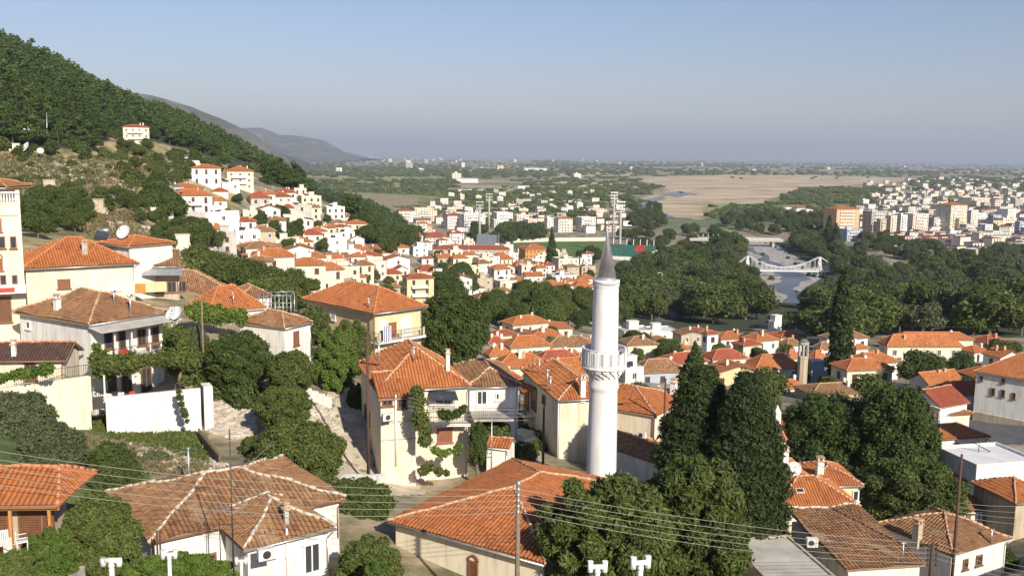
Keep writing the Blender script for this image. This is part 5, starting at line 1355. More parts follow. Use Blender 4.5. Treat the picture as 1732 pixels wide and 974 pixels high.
def balcony_mesh(L):
    key = round(L*2)/2
    if key not in _bal:
        mb = MB(); mb.box((0, -.55, 0), (key/2, 0, 0), (0, .55, 0), (0, 0, .09)); mb.box((0, -1.05, .55), (key/2, 0, 0), (0, .05, 0), (0, 0, .42))
        _bal[key] = mb.mesh('balcony', ['w'])
    return _bal[key]
def mid(x, yb, w, hw, hr, kind, rc, wc, label, rot=None, Y=None, group=None):
    g = hit(x, yb) if Y is None else P(x, yb, Y)
    Yd = g.y; s = Yd/F; rr = random.Random(int(x*31+yb*7))
    th = rot if rot is not None else rr.choice([.30, .38, .45, .25, .5, .34])
    if w > 80: th = .22
    if w > 110: th = .06
    Wd = w*s*(1.24 if (x > 820 and yb > 560) else 1.14); ratio = .8 if w < 60 else .6
    if w > 110: ratio = .28
    view = math.atan2(g.x, g.y)
    # front faces the sun side (turned to the right); account for the direction of view
    e2 = Vector((math.cos(th), math.sin(th), 0)); e1 = Vector((-e2.y, e2.x, 0))
    vd = Vector((math.cos(view), -math.sin(view), 0))
    k = abs(e2.dot(vd))+ratio*abs(e1.dot(vd)); lx = Wd/k; ly = lx*ratio
    Hw = hw*s; dep = (yb-263)/F
    oh = .35 if kind != 'f' else 0
    rise = max(hr*s - ly*dep*.75, .13*min(lx, ly), .6) if hr else 0
    c = Vector((g.x, g.y, 0)) + Vector((math.sin(view), math.cos(view), 0))*(abs(e1.dot(Vector((0, 1, 0))))*ly*.5)
    A = c - e2*lx/2 - e1*ly/2; A.z = g.z+Hw
    zb = min(g.z, tz(c.x, c.y))
    walls = {'R': 'orange_sheet'}.get(wc, wc)
    cat = 'apartment block' if hw >= 30 else 'house'
    nm = 'apartment_block' if hw >= 30 else 'village_house'
    H = House(nm, label, A, e1, ly, e2, lx, zb, cat, group)
    H.walls(walls, oh)
    if kind == 'f': H.flat(.45 if Hw > 4 else .25, {'w': 'flatroof_w', 'c': 'flatroof', 'g': 'flatroof', 't': 'flatroof', 'y': 'flatroof', 'v': 'metal'}.get(rc, 'flatroof'))
    else: H.roof({'h': 'hip', 'g': 'gable'}[kind], 'auto' if kind == 'h' else ('y' if rr.random() < .7 else 'x'), rise, rc, {'B': 'mortar', 'O': 'mortar_o', 'R': 'mortar_o'}[rc], detail=Yd < 105)
    # windows: one row per storey, each its own part where it is big enough to be seen
    fl = max(1, int(round(Hw/2.9))); wk = rr.choice(['sw', 'sb', 'tb', 'sb'])
    bl = 'blank' in label or 'plain' in label
    for k2, L in (('F', lx), ('L', ly), ('R', ly)):
        Lw = L-2*oh; nw = int(Lw/2.7); 
        if bl: nw = min(nw, 1)
        if k2 != 'F': nw = min(nw, 2)
        if nw < 1 and Lw > 1.8: nw = 1
        for f in range(fl):
            z = A.z-1.35-f*(Hw/fl)
            if z < g.z+.6 and f > 0: continue
            for i in range(nw):
                if rr.random() < .12: continue
                shared_window(H, k2, Lw*(i+.5)/nw, z, wk)
    if fl >= 3 or 'balcon' in label:
        for f in range(max(1, fl)):
            b_ = link('balcony', balcony_mesh(max(2, (lx-1)*.6)), H.root); o, d, n, L = H.side('F'); p = o+d*(L*.45); p.z = A.z-2.75-f*(Hw/fl)
            if p.z < g.z+.5: bpy.data.objects.remove(b_); continue
            b_.location = p-H.root.location; b_.rotation_euler = (0, 0, math.atan2(d.y, d.x))
    if kind != 'f' and Yd < 700:
        for _ in range(rr.choice([1, 1, 2])):
            p = H.corner(rr.uniform(.25, .8), rr.uniform(.3, .7)); pz = A.z+rise*.5; mb = MB(); hh = rr.uniform(.7, 1.2)
            mb.box((p.x, p.y, pz+hh/2), e2*.22, e1*.22, UPZ*(hh/2+.35)); mb.box((p.x, p.y, pz+hh+.05), e2*.3, e1*.3, UPZ*.05)
            mb.build('chimney', [rr.choice(['w', 'c', 'mortar'])], H.roof_o)
    elif Yd < 900 and rr.random() < .8:
        p = H.corner(rr.uniform(.3, .7), rr.uniform(.3, .7)); mb = MB(); q = rr.uniform(.9, 1.6)
        mb.box((p.x, p.y, A.z+1.0), e2*q, e1*q*.8, UPZ*1.0); mb.box((p.x, p.y, A.z+2.05), e2*(q+.15), e1*(q*.8+.15), UPZ*.06); mb.build('roof_room', [walls], H.root)
    return H
MIDS = [mid(*r) for r in ROWS]
OCC = [(h_.root.location.x, h_.root.location.y, max(h_.l1, h_.l2)*.55) for h_ in MIDS]
def filler(poly, n, hwpx, seed, grp, mats='wwwcctp', roofs='OORBBfff', hs=(3.0, 5.0, 5.5), wrange=(6.5, 9.5)):
    r = random.Random(seed); xs = [q[0] for q in poly]; yy = [q[1] for q in poly]; k = 0; t = 0
    while k < n and t < n*30:
        t += 1; a = r.uniform(min(xs), max(xs)); b_ = r.uniform(min(yy), max(yy))
        if not inpoly([a], [b_], poly)[0]: continue
        g = hit(a, b_); w = r.uniform(*wrange)
        if any(math.hypot(g.x-q[0], g.y+3-q[1]) < q[2]+w*.46 for q in OCC): continue
        kpx = F/g.y; rc = r.choice(roofs); wc = r.choice(mats); kind = 'f' if rc == 'f' else r.choice('hhhg')
        H = mid(a, b_, w*kpx, r.choice(hs)*kpx, (0 if kind == 'f' else 1.5*kpx+w*.5*(b_-263)/F*kpx), kind, 'c' if kind == 'f' else rc, wc, '', None, None, None)
        OCC.append((H.root.location.x, H.root.location.y, max(H.l1, H.l2)*.5)); k += 1
        wn_ = {'w': 'white', 'c': 'cream', 't': 'tan', 'p': 'pinkish', 'y': 'yellow', 'g': 'grey'}[wc]; rn = {'O': 'orange roofed', 'R': 'red roofed', 'B': 'brown roofed', 'f': 'flat roofed'}[rc]
        H.root['label'] = f'{wn_} {rn} house packed among others {grp}'; H.root['group'] = f'{wn_} {rn} houses {grp}'
    print('filler', grp, k)
filler([(420,355),(520,345),(600,390),(640,440),(640,480),(560,500),(440,480),(400,430)], 34, 0, 1, 'on the slope town')
0 and filler([(330,300),(430,300),(430,400),(360,400),(300,350)], 10, 0, 2, 'on the upper slope', 'wwwc')
filler([(640,415),(800,410),(1000,440),(1000,490),(850,510),(730,500),(640,480)], 52, 0, 3, 'in the old town')
filler([(826,572),(1000,560),(1000,680),(880,660),(850,620)], 8, 0, 4, 'left of the minaret balcony', 'wccct', 'OOORB', (2.8, 3.0))
filler([(1050,570),(1300,560),(1480,590),(1480,690),(1330,680),(1180,660),(1050,650)], 8, 0, 5, 'right of the minaret balcony', 'wwccp', 'OOORBBf', (2.8, 3.0, 3.4))
filler([(1490,590),(1732,590),(1732,690),(1640,700),(1500,670)], 5, 0, 6, 'by the big white building', 'wwc', 'OOR', (2.8, 3.0))
# windowless stone tower beside the tall cypress
t0 = P(1357, 628, 172); e = empty('stone_tower', (t0.x, t0.y, tz(t0.x, t0.y)), 'old octagonal grey stone tower with open arches and a dark dome', 'tower'); k = t0.y/F
zt = lambda py: P(1357, py, t0.y).z
mb = MB(); mb.lathe((t0.x, t0.y, 0), [(9*k, e.location.z-1), (9*k, zt(606)), (9.6*k, zt(605)), (9.6*k, zt(602)), (8.6*k, zt(601))], 8, 0, False); mb.build('tower_base', ['s'], e)
mb = MB()
for i in range(6):
    a = 2*math.pi*(i+.3)/6; d = Vector((math.cos(a), math.sin(a), 0)); tt = Vector((-d.y, d.x, 0)); mb.box(Vector((t0.x, t0.y, (zt(601)+zt(582))/2))+d*7.6*k, tt*.15, d*.14, UPZ*(zt(582)-zt(601))/2)
mb.lathe((t0.x, t0.y, 0), [(8.3*k, zt(582)), (9.2*k, zt(581)), (9.2*k, zt(579)), (8*k, zt(578))], 8, 0, False); mb.build('belfry', ['g'], e)
mb = MB(); mb.lathe((t0.x, t0.y, 0), [(8.6*k, zt(579)), (7.4*k, zt(576)), (4.5*k, zt(573.5)), (0, zt(572.5))], 16); mb.build('dome', ['rock'], e)
# ---------------------------------------------------------------- far town on the right, each block its own object
def blockmesh(i):
    r = random.Random(i+50); mb = MB(); w, d, h = r.uniform(9, 17), r.uniform(8, 13), r.uniform(4, 13); z = -1.5
    mb.abox((0, 0, h/2+z/2), w, d, h-z, 0); hip = r.random() < .38
    if hip:
        o = .5; R = 1.8; c = [(-w/2-o, -d/2-o, h+.01), (w/2+o, -d/2-o, h+.01), (w/2+o, d/2+o, h+.01), (-w/2-o, d/2+o, h+.01)]; a = (-w/2+d/2, 0, h+R); b_ = (w/2-d/2, 0, h+R)
        if w < d: a = b_ = (0, 0, h+R)
        mb.poly([c[0], c[1], b_, a], 1); mb.poly([c[1], c[2], b_], 1); mb.poly([c[2], c[3], a, b_], 1); mb.poly([c[3], c[0], a], 1)
    else:
        mb.abox((0, 0, h+.05), w-.6, d-.6, .1, 2); mb.abox((r.uniform(-w/4, w/4), 0, h+1.2), 3.2, 3, 2.4, 0)
        for q in (-1, 1): mb.abox((0, q*(d/2-.12), h+.3), w-.1, .2, .6, 0); mb.abox((q*(w/2-.12), 0, h+.3), .2, d-.6, .6, 0)
    fl = max(1, int(h/2.9))
    for f in range(fl):
        z = h-1.5-f*2.9
        for q in range(int(w/2.8)):
            x = -w/2+1.4+q*2.8
            if r.random() < .85:
                mb.abox((x, -d/2-.01, z), 1.2, .08, 1.4, 3); mb.abox((x, d/2+.01, z), 1.2, .08, 1.4, 3)
        for q in range(int(d/3)): mb.abox((w/2+.01, -d/2+1.5+q*3, z), .08, 1.1, 1.3, 3); mb.abox((-w/2-.01, -d/2+1.5+q*3, z), .08, 1.1, 1.3, 3)
        if r.random() < .6: mb.abox((0, -d/2-.5, z-1.3), w*.7, 1.0, .9, 0)
    wall = r.choice(['w', 'w', 'c', 'w', 'p', 'g', 'c', 't'])
    return mb.mesh('town_house', [wall, r.choice(['O', 'R', 'B', 'B']), r.choice(['flatroof', 'flatroof_w', 'flatroof']), 'glass']), hip, wall
BM = [blockmesh(i) for i in range(16)]
WN = {'w': 'white', 'c': 'cream', 'p': 'pinkish', 'g': 'grey', 't': 'tan'}
def scatter_town(n, poly, label2, grp, smin=.8, smax=1.15, seed=3, mind=12):
    r = random.Random(seed); xs = [p[0] for p in poly]; yy = [p[1] for p in poly]; done = []; tries = 0
    # even in world space: sample world points
    W4 = [onz(a, b_, 0) for a, b_ in poly]; x0, x1 = min(p.x for p in W4), max(p.x for p in W4); y0, y1 = min(p.y for p in W4), max(p.y for p in W4)
    while len(done) < n and tries < n*80:
        tries += 1; x = r.uniform(x0, x1); y = y0*(y1/y0)**r.random()
        a, b_ = proj((x, y, 0))
        if not inpoly([a], [b_], poly)[0]: continue
        if any((x-q[0])**2+(y-q[1])**2 < mind**2 for q in done): continue
        if abs(x-river_x(y)) < 30 and y < 1000: continue
        done.append((x, y)); me, hip, wl = BM[r.randrange(16)]
        o = bpy.data.objects.new('town_house', me); COL.objects.link(o); s = r.uniform(smin, smax); o.scale = (s, s, s); o.location = (x, y, tz(x, y)); o.rotation_euler = (0, 0, r.choice([.3, .35, .25, 1.85, .4, 1.9]))
        kind = 'red roofed' if hip else 'flat roofed'
        tag(o, f'small {WN[wl]} {kind} house {label2}', 'house', f'{WN[wl]} {kind} houses {grp}')
    return done
FAR1 = scatter_town(170, [(1440,348),(1500,322),(1600,316),(1760,312),(1900,330),(1900,420),(1730,408),(1560,400),(1440,378)], 'crowded in the far town on the right', 'of the far town', .75, 1.25, 3, 15)
scatter_town(26, [(690,352),(760,350),(840,362),(1010,372),(1000,398),(840,392),(690,392)], 'between the pine hill and the stadium', 'near the stadium', .6, .8, 5, 18)
scatter_town(26, [(760,338),(830,330),(1000,326),(1030,345),(1000,362),(900,366),(780,352)], 'scattered on the plain behind the stadium', 'behind the stadium', .5, .8, 6, 22)
scatter_town(30, [(520,276),(700,270),(1110,272),(1110,290),(900,312),(640,300),(520,300)], 'as a speck on the distant plain', 'on the distant plain', 1.2, 2.6, 8, 60)
scatter_town(34, [(520,268),(700,265),(780,268),(780,273),(600,276),(500,273)], 'in the white village below the far mountain', 'of the village below the far mountain', 1.2, 2.2, 12, 45)
scatter_town(14, [(1110,275),(1732,278),(1732,300),(1300,296)], 'among the distant tree lines on the right', 'among the distant tree lines', 1.2, 2.4, 9, 80)
def town_mass(n, poly, seed, smin, smax):
    r = random.Random(seed); W4 = [onz(a, b_, 0) for a, b_ in poly]; x0, x1 = min(q.x for q in W4), max(q.x for q in W4); y0, y1 = min(q.y for q in W4), max(q.y for q in W4)
    mb = MB(); k = 0; mats = ['w', 'c', 'p', 'g', 'O', 'R', 'B', 'flatroof', 'glass']
    while k < n:
        x = r.uniform(x0, x1); y = y0*(y1/y0)**r.random(); a, b_ = proj((x, y, 0))
        if not inpoly([a], [b_], poly)[0] or (abs(x-river_x(y)) < 30 and y < 1000): continue
        k += 1; s = r.uniform(smin, smax); w, d, h = r.uniform(8, 16)*s, r.uniform(8, 12)*s, r.choice([3.5, 6, 6.5, 9])*s; rz = r.choice([.3, .35, 1.9]); wm = r.choice([0, 0, 1, 2, 3])
        mb.abox((x, y, h/2), w, d, h, wm, rz); mb.abox((x, y, h+.2), w+.6, d+.6, .4, r.choice([4, 5, 6, 7, 7]), rz)
        ca, sa = math.cos(rz), math.sin(rz)
        for f in range(max(1, int(h/3))):
            for q in (-.28, 0, .28): mb.abox((x+ca*w*q+sa*d*.505, y+sa*w*q-ca*d*.505, h-1.4-f*2.9), 1.3, .15, 1.3, 8, rz)
    o = mb.build('distant_houses', mats); o['kind'] = 'stuff'; o['label'] = 'mass of small distant houses of the far town'
town_mass(640, [(1450,356),(1500,332),(1600,324),(1760,322),(1900,336),(1900,424),(1730,416),(1600,408),(1460,404)], 31, .75, 1.05)
town_mass(80, [(1470,398),(1740,395),(1740,424),(1600,424),(1500,418)], 37, .8, 1.0)
town_mass(120, [(690,345),(1050,340),(1060,395),(840,392),(690,395)], 33, .7, .95)
town_mass(45, [(1440,305),(1760,300),(1760,318),(1500,326)], 35, 1.0, 1.5)
for (x, yb, L, w_, h_, lb) in ((905, 289, 95, 40, 10, 'long white factory hall far out on the plain'), (790, 301+8, 60, 25, 9, 'pair of white halls below the factory on the plain'), (797, 326, 95, 20, 5, 'long pale greenhouse roof on the plain'), (885, 320, 40, 20, 6, 'low white shed in the fields behind the stadium')):
    g = hit(x, yb); e = empty('factory_hall', (g.x, g.y, g.z), lb, 'hall')
    k = g.y/F; W_ = {905: 38, 790: 36, 797: 44, 885: 20}[x]*k
    mb = MB(); mb.abox((g.x, g.y, g.z+h_/2-1), W_, w_, h_, 0, .1); mb.build('wall', ['w'], e)
    mb = MB(); a = Vector((math.cos(.1), math.sin(.1), 0)); b_ = Vector((-a.y, a.x, 0)); c = Vector((g.x, g.y, g.z+h_-1)); r0 = c-a*W_/2+UPZ*w_*.12; r1 = c+a*W_/2+UPZ*w_*.12
    for s2 in (-1, 1): mb.poly([c-a*W_/2+b_*s2*w_/2, c+a*W_/2+b_*s2*w_/2, r1, r0])
    mb.build('roof', ['flatroof_w'], e)
# ================================================================ stadium
zs = 0.0
def on(px, py, z=0.0): return onz(px, py, z)
sheet('field', [tuple(on(*q)[:2]) for q in ((855,414),(1028,411),(1040,436),(905,440),(880,428))], 'pitch', .25, 3)
MT['track'] = m_plain('red_running_track', (.33,.12,.07), .9, .15, .2)
sheet('track', [tuple(on(*q)[:2]) for q in ((850,404),(1030,402),(1030,406),(850,408))], 'track', .3, 2)
a = on(838, 412); b_ = on(1030, 409); mb = MB(); mb.box((a+b_)/2+UPZ*1.6, (b_-a)/2, (0, .2, 0), UPZ*2.4); tag(mb.build('pitch_wall', ['c']), 'long cream boundary wall behind the football pitch', 'wall')
def mast(x, yt, yb, label):
    g = on(x, yb); t = P(x, yt, g.y); e = empty('floodlight_mast', g, label, 'floodlight mast')
    mb = MB(); mb.tube(g-UPZ, (g.x, g.y, t.z-3), 1.1, .75, 8); mb.build('mast', ['conc'], e)
    mb = MB()
    for i in range(-1, 2): mb.box((g.x, g.y, t.z-3+i*2.6), (3.2, 0, 0), (0, .12, 0), (0, 0, .12))
    for i in (-1, 1): mb.box((g.x+i*2.4, g.y, t.z-3), (.12, 0, 0), (0, .12, 0), (0, 0, 3))
    mb.build('lamp_frame', ['metal'], e)
    mb = MB()
    for i in range(-2, 3):
        for j in range(3): mb.box((g.x+i*1.3, g.y-.4, t.z-5.5+j*2.6), (.45, 0, 0), (0, .2, 0), (0, .1, .5))
    mb.build('lamps', ['metal'], e)
mast(811, 341, 413, 'front left floodlight mast of the stadium'); mast(827, 328, 396, 'rear left floodlight mast of the stadium')
mast(1037, 325, 406, 'rear right floodlight mast, behind the silver cone'); mast(1048, 341, 431, 'front right floodlight mast, beside the green stand')
# covered stand with green seats
MT['seat_g'] = m_plain('green_seats', (.04,.13,.10), .6, .3, .5); MT['seat_r'] = m_plain('red_seats', (.42,.05,.05), .6, .3, .5)
g = on(1063, 440); e = empty('stadium_stand', g, 'curved stadium stand with dark green and red seats right of the silver cone', 'stand')
ux = Vector((.93, -.36, 0)); uy = Vector((.36, .93, 0)); L_ = 17
mb = MB(); c = g+uy*6
for i in range(12): mb.box(c+uy*(i*1.1-6)+UPZ*(1.6+i*.72), ux*L_, uy*.55, UPZ*.36, 0)
mb.build('seat_rows', ['seat_g'], e)
mb = MB()
for i in range(6, 12): mb.box(c+ux*6+uy*(i*1.1-6-.1)+UPZ*(1.75+i*.72), ux*3.2, uy*.55, UPZ*.4, 0)
mb.build('red_seat_block', ['seat_r'], e)
mb = MB(); mb.box(c-uy*7+UPZ*.9, ux*(L_+1), uy*.4, UPZ*1.6); mb.box(c-ux*(L_+.5)+UPZ*3.2, ux*.4, uy*7.5, UPZ*3.6); mb.box(c+ux*(L_+.5)+UPZ*3.2, ux*.4, uy*7.5, UPZ*3.6); mb.build('parapet', ['w'], e)
mb = MB()
for i in range(-3, 4): mb.tube(c+ux*i*5+uy*7-UPZ*0, c+ux*i*5+uy*7.5+UPZ*14, .25, n=6)
mb.build('frame', ['white_metal'], e)
g = on(824, 423); e = empty('stadium_canopy', g, 'grandstand with a tilted grey metal canopy left of the pitch', 'stand')
mb = MB(); c = g+UPZ*7
for i in range(9): mb.box(c+ux*(i*1.9-8), ux*.93, Vector((0, 7, 4.4)), Vector((0, -.06, .1)))
mb.box(c+ux*9.5, ux*.5, Vector((0, 7.4, 4.7)), Vector((0, -.3, .5))); mb.build('canopy', ['metal'], e)
mb = MB()
for i in range(4): mb.tube(c+ux*(i*5-8)-UPZ*8, c+ux*(i*5-8), .3, n=6)
mb.build('pillar', ['conc'], e)
mb = MB()
for i in range(8): mb.box(g+uy*(i*1.0-3)+UPZ*(.6+i*.5), ux*9, uy*.5, UPZ*.3)
mb.build('terrace_steps', ['conc'], e)
# ================================================================ bridges
g = on(1335, 458, 4.0); Yb = g.y
e = empty('suspension_footbridge', (g.x, g.y, 0), 'white suspension footbridge with A-frame pylons over the gravel river', 'footbridge')
def bp(px, py): return P(px, py, Yb)
mb = MB(); d0 = bp(1246, 457); d1 = bp(1402, 459); dk0 = Vector((d0.x, Yb, 4)); dk1 = Vector((d1.x, Yb, 4))
mb.box((dk0+dk1)/2, (dk1-dk0)/2, (0, 1.3, 0), UPZ*.35)
mb.build('deck', ['white_metal'], e)
for yy in (-1.3, 1.3):
    o = Vector((0, yy, 0)); mb = MB(); tl = bp(1265, 432)+o; tr = bp(1387, 434.5)+o; m_ = bp(1330, 453)+o
    pts = [bp(1246, 448)+o, tl]; 
    for i in range(1, 15): f = i/15; x = tl.x+(tr.x-tl.x)*f; z = m_.z+.3+((tl.z+tr.z)/2-m_.z)*((2*f-1)**2); pts.append(Vector((x, Yb+yy, z)))
    pts += [tr, bp(1400, 443)+o]; mb.path(pts, .15, 6); mb.build('main_cable', ['white_metal'], e)
    for p in pts[2:-2:1]:
        h_ = MB(); h_.tube((p.x, p.y, 4.2), p, .09, n=5); h_.build('hanger', ['white_metal'], e)
for px, py in ((1265, 432), (1387, 434.5)):
    t = bp(px, py); mb = MB()
    for s1 in (-1, 1):
        for yy in (-1.3, 1.3): mb.tube((t.x+s1*1.6, Yb+yy, 0), (t.x, Yb+yy*.9, t.z), .32, .22, 6)
    mb.box((t.x, Yb, t.z-.3), (.3, 0, 0), (0, 1.5, 0), (0, 0, .3)); mb.build('pylon', ['white_metal'], e)
for yy in (-1.25, 1.25):
    r_ = MB(); r_.tube(Vector((dk0.x, Yb+yy, 5.2)), Vector((dk1.x, Yb+yy, 5.2)), .08, n=4); r_.build('handrail', ['white_metal'], e)
g = on(1280, 408, 4.5); Yr = g.y
e = empty('road_bridge', (g.x, Yr, 0), 'low concrete road bridge crossing the river behind the white footbridge', 'bridge')
l = P(1165, 403, Yr); r_ = P(1322, 406, Yr); mb = MB(); mb.box(((l.x+r_.x)/2, Yr, 5.3), ((r_.x-l.x)/2, 0, 0), (0, 5, 0), (0, 0, .8)); mb.build('deck', ['conc'], e)
mb = MB()
for s1 in (-1, 1): mb.box(((l.x+r_.x)/2, Yr+s1*4.8, 6.5), ((r_.x-l.x)/2, 0, 0), (0, .15, 0), (0, 0, .5))
mb.build('parapet', ['g'], e)
for px in (1257, 1306): q = P(px, 412, Yr); mb = MB(); mb.box((q.x, Yr, 2), (1.0, 0, 0), (0, 4, 0), (0, 0, 2.6)); mb.build('pier', ['conc'], e)
for i in range(12): 
    q = l+(r_-l)*(i/11*.6); mb = MB(); mb.tube((q.x, Yr+4, 6.8), (q.x, Yr+4, 8.6), .2, n=6); mb.lathe((q.x, Yr+4, 8.9), [(0, -.5), (.5, 0), (0, .5)], 8); mb.build('lamp_post', ['white_metal'], e)
# radio masts and radar on the left slope
e0 = hit(47, 246); e = empty('radio_mast', e0, 'slim radio mast carrying white antenna panels on the left slope', 'antenna mast'); mb = MB(); t = P(47, 210, e0.y); mb.tube(e0-UPZ, t, .18, .1, 6); mb.build('mast', ['white_metal'], e)
for i in range(4):
    mb = MB(); z = e0.z+(t.z-e0.z)*(.45+.14*i)
    for s1 in (-1, 1): mb.box((e0.x+s1*.7, e0.y-.2, z), (.38, 0, 0), (0, .12, 0), (0, 0, .42))
    mb.build('antenna_panel', ['white_metal'], e)
e0 = hit(79, 240); mb = MB(); mb.tube(e0-UPZ*3, P(79, 190, e0.y), .22, .12, 6); tag(mb.build('pole', ['metal']), 'plain tall thin pole against the pines, right of the radio mast', 'pole')
dish(P(43, 248, hit(34, 262).y-3), 1.6, -.6, 'big white radar dish above the cream hut on the left slope', pole=3)
dish(P(68, 255, hit(60, 262).y-3), 1.0, .6, 'smaller white dish right of the cream hut on the left slope', pole=2)
# ================================================================ TREES
def stuffmesh(name, parts, mats, label=None, kind='stuff', mi=None):
    V, Fq, v = join(*parts); me = npmesh(name, V, Fq, mats, v, None, mi); o = bpy.data.objects.new(name, me); COL.objects.link(o); o['kind'] = kind
    if label: o['label'] = label
    return o
# templates of unit height
TP = {}
def tpl(key, name, lobes, n, leaf, mat, th, tr, bark='bark', merged=False, jit=.22, seed=0, corek=.74, elong=1.0):
    TP[key] = make_tree(name, lobes, n, leaf, mat, th, tr, bark, elong, .8, merged, jit, seed, corek)
for i in range(3):
    tpl('b%d' % i, 'broadleaf_tree', round_lobes(10+i, 10+i, 1.15, 1.0, .26), 5200, .034, ['leaf_d', 'leaf', 'leaf_d'][i], .6, .028, seed=i)
    tpl('l%d' % i, 'broadleaf_tree', round_lobes(9+i, 20+i, 1.05, 1.0, .24), 5200, .034, ['leaf', 'leaf_l', 'leaf_o'][i], .6, .025, seed=i+5)
    tpl('f%d' % i, 'park_tree', round_lobes(9, 30+i, 1.2, 1.0, .22), 2600, .042, ['leaf_d', 'leaf', 'leaf_d'][i], .5, .03, merged=True, seed=i+9)
    tpl('g%d' % i, 'park_tree', round_lobes(8, 40+i, .95, 1.0, .24), 2600, .042, ['leaf_o', 'leaf', 'needle'][i], .5, .03, merged=True, seed=i+12)
    tpl('p%d' % i, 'pine_tree', pine_lobes(60+i), 1300, .036, 'needle', .9, .018, merged=True, seed=i, corek=.6)
    tpl('s%d' % i, 'shrub', [(0, 0, .4, .5, .5, .45), (.3, .2, .3, .35, .3, .3), (-.3, .1, .35, .3, .35, .35), (0, -.35, .3, .35, .3, .3)], 1500, .075, ['leaf_d', 'leaf', 'leaf_o'][i], .3, .03, seed=i)
tpl('c0', 'cypress_tree', cyp_lobes(.085, 14, 2), 4500, .022, 'cyp', .3, .014, elong=1.2, jit=.12)
tpl('c1', 'cypress_tree', cyp_lobes(.12, 12, 5), 2500, .03, 'cyp', .3, .016, elong=1.2, jit=.12)
tpl('fir', 'fir_tree', fir_lobes(), 7000, .028, 'needle', .9, .018, jit=.2)
def tree_px(key, x, yb, w, h, label, cat='tree', group=None, Y=None, wk=1.0, rz=None, nm=None):
    g = hit(x, yb) if Y is None else P(x, yb, Y); k = g.y/F
    wunit = {'b': 1.12, 'l': 1.02, 'f': 1.15, 'g': .95, 'p': .46, 's': 1.3, 'c': .2, 'fir': .5}[key if key == 'fir' else key[0]]
    H_ = h*k; Wd = w*k; sx = Wd/wunit
    return TP[key]((g.x, g.y, g.z-.1), (sx, sx, H_), random.random()*6.28 if rz is None else rz, label, cat, group, nm)
# --- the pine forest on the hill
cand = []
gx = np.arange(-900, 120, 7.2); gy = np.arange(250, 1150, 7.2)
for a in gx:
    for b_ in gy:
        x = a+rng.uniform(-2.8, 2.8); y = b_+rng.uniform(-2.8, 2.8); cand.append((x, y))
cand = np.array(cand); cz = terrain(cand[:,0], cand[:,1]); cpx, cpy = projn(cand[:,0], cand[:,1], cz)
ok = inpoly(cpx, cpy, [(-90,20),(0,50),(200,140),(330,196),(450,262),(600,340),(712,392),(712,412),(655,398),(600,385),(568,345),(520,326),(450,312),(438,282),(380,275),(330,256),(255,236),(190,230),(150,255),(100,248),(-90,246)]) & (cz > .5) & (cand[:,1] > 225)
cand = cand[ok]; cz = cz[ok]; cpx = cpx[ok]; cpy = cpy[ok]; dd = np.hypot(cand[:,0], cand[:,1])
# hidden behind the ridge: keep only what the hill does not cover
def visible(x, y, z, h):
    t = np.linspace(.25, .97, 40); hz = terrain(np.outer(t, x), np.outer(t, y)); ln = HC+(z+h-HC)[None]*t[:,None]; return (hz < ln).all(0)
vis = np.concatenate([visible(cand[i:i+500,0], cand[i:i+500,1], cz[i:i+500], 6.0) for i in range(0, len(cand), 500)])
cand = cand[vis]; cz = cz[vis]; dd = dd[vis]; print('pines', len(cand))
od = np.argsort(dd); pp = []
PV = []
for i in range(4):
    L = pine_lobes(80+i); PV.append(join(leafcloud(L, 230, .065, out=.7), core(L[::2], .7, 6)))
for j, i in enumerate(od):
    s = rng.uniform(5.5, 12.5); x, y = cand[i]; z = cz[i]-.3
    if j < 298:
        TP['p%d' % (j % 3)]((x, y, z), (s*rng.uniform(1.1, 1.5), s*rng.uniform(1.1, 1.5), s), rng.uniform(0, 6.28), 'dark green pine tree in the dense forest covering the left hillside', 'pine tree', 'pines of the hillside forest')
    else:
        V, Fq, v = PV[j % 4]; a = rng.uniform(0, 6.28); R = np.array([[math.cos(a), -math.sin(a), 0], [math.sin(a), math.cos(a), 0], [0, 0, 1]])
        pp.append(((V*np.array([s*1.4, s*1.4, s]))@R.T+np.array([x, y, z]), Fq, np.clip(v*.7+rng.uniform(0, .3), 0, 1)))
stuffmesh('pine_forest', pp, ['needle'], 'dense pine forest covering the upper hillside')
def zone(poly, n, keys, hr, label, group, mind, seed=1, wk=(.9, 1.2), cat='tree', avoid=None, nm=None):
    r = random.Random(seed); xs = [p[0] for p in poly]; yy = [p[1] for p in poly]; done = []; t = 0
    while len(done) < n and t < n*14:
        t += 1; a = r.uniform(min(xs), max(xs)); b_ = r.uniform(min(yy), max(yy))
        if not inpoly([a], [b_], poly)[0]: continue
        g = hit(a, b_)
        if avoid and avoid(g.x, g.y): continue
        if any((g.x-q[0])**2+(g.y-q[1])**2 < (mind*(.7 if g.y < 250 else 1))**2 for q in done): continue
        done.append((g.x, g.y)); h = r.uniform(*hr); k = r.choice(keys); q = r.uniform(*wk)
        if k[0] == 'c': q *= .9
        TP[k]((g.x, g.y, g.z-.2), (h*q, h*q, h), r.random()*6.28, label, cat, group, nm)
    return done
RIVPX = [(1262,410),(1316,410),(1340,430),(1398,455),(1394,470),(1352,487),(1347,512),(1333,513),(1300,490),(1296,465),(1278,432)]
def river_av(x, y):
    if 450 < y < 1000 and abs(x-river_x(y)) < river_w(y)+5: return True
    z = tz(x, y); return any(inpoly([q[0]], [q[1]], RIVPX)[0] for q in (proj((x+dx, y, z+h)) for h in (2, 6, 11) for dx in (-4, 4)))
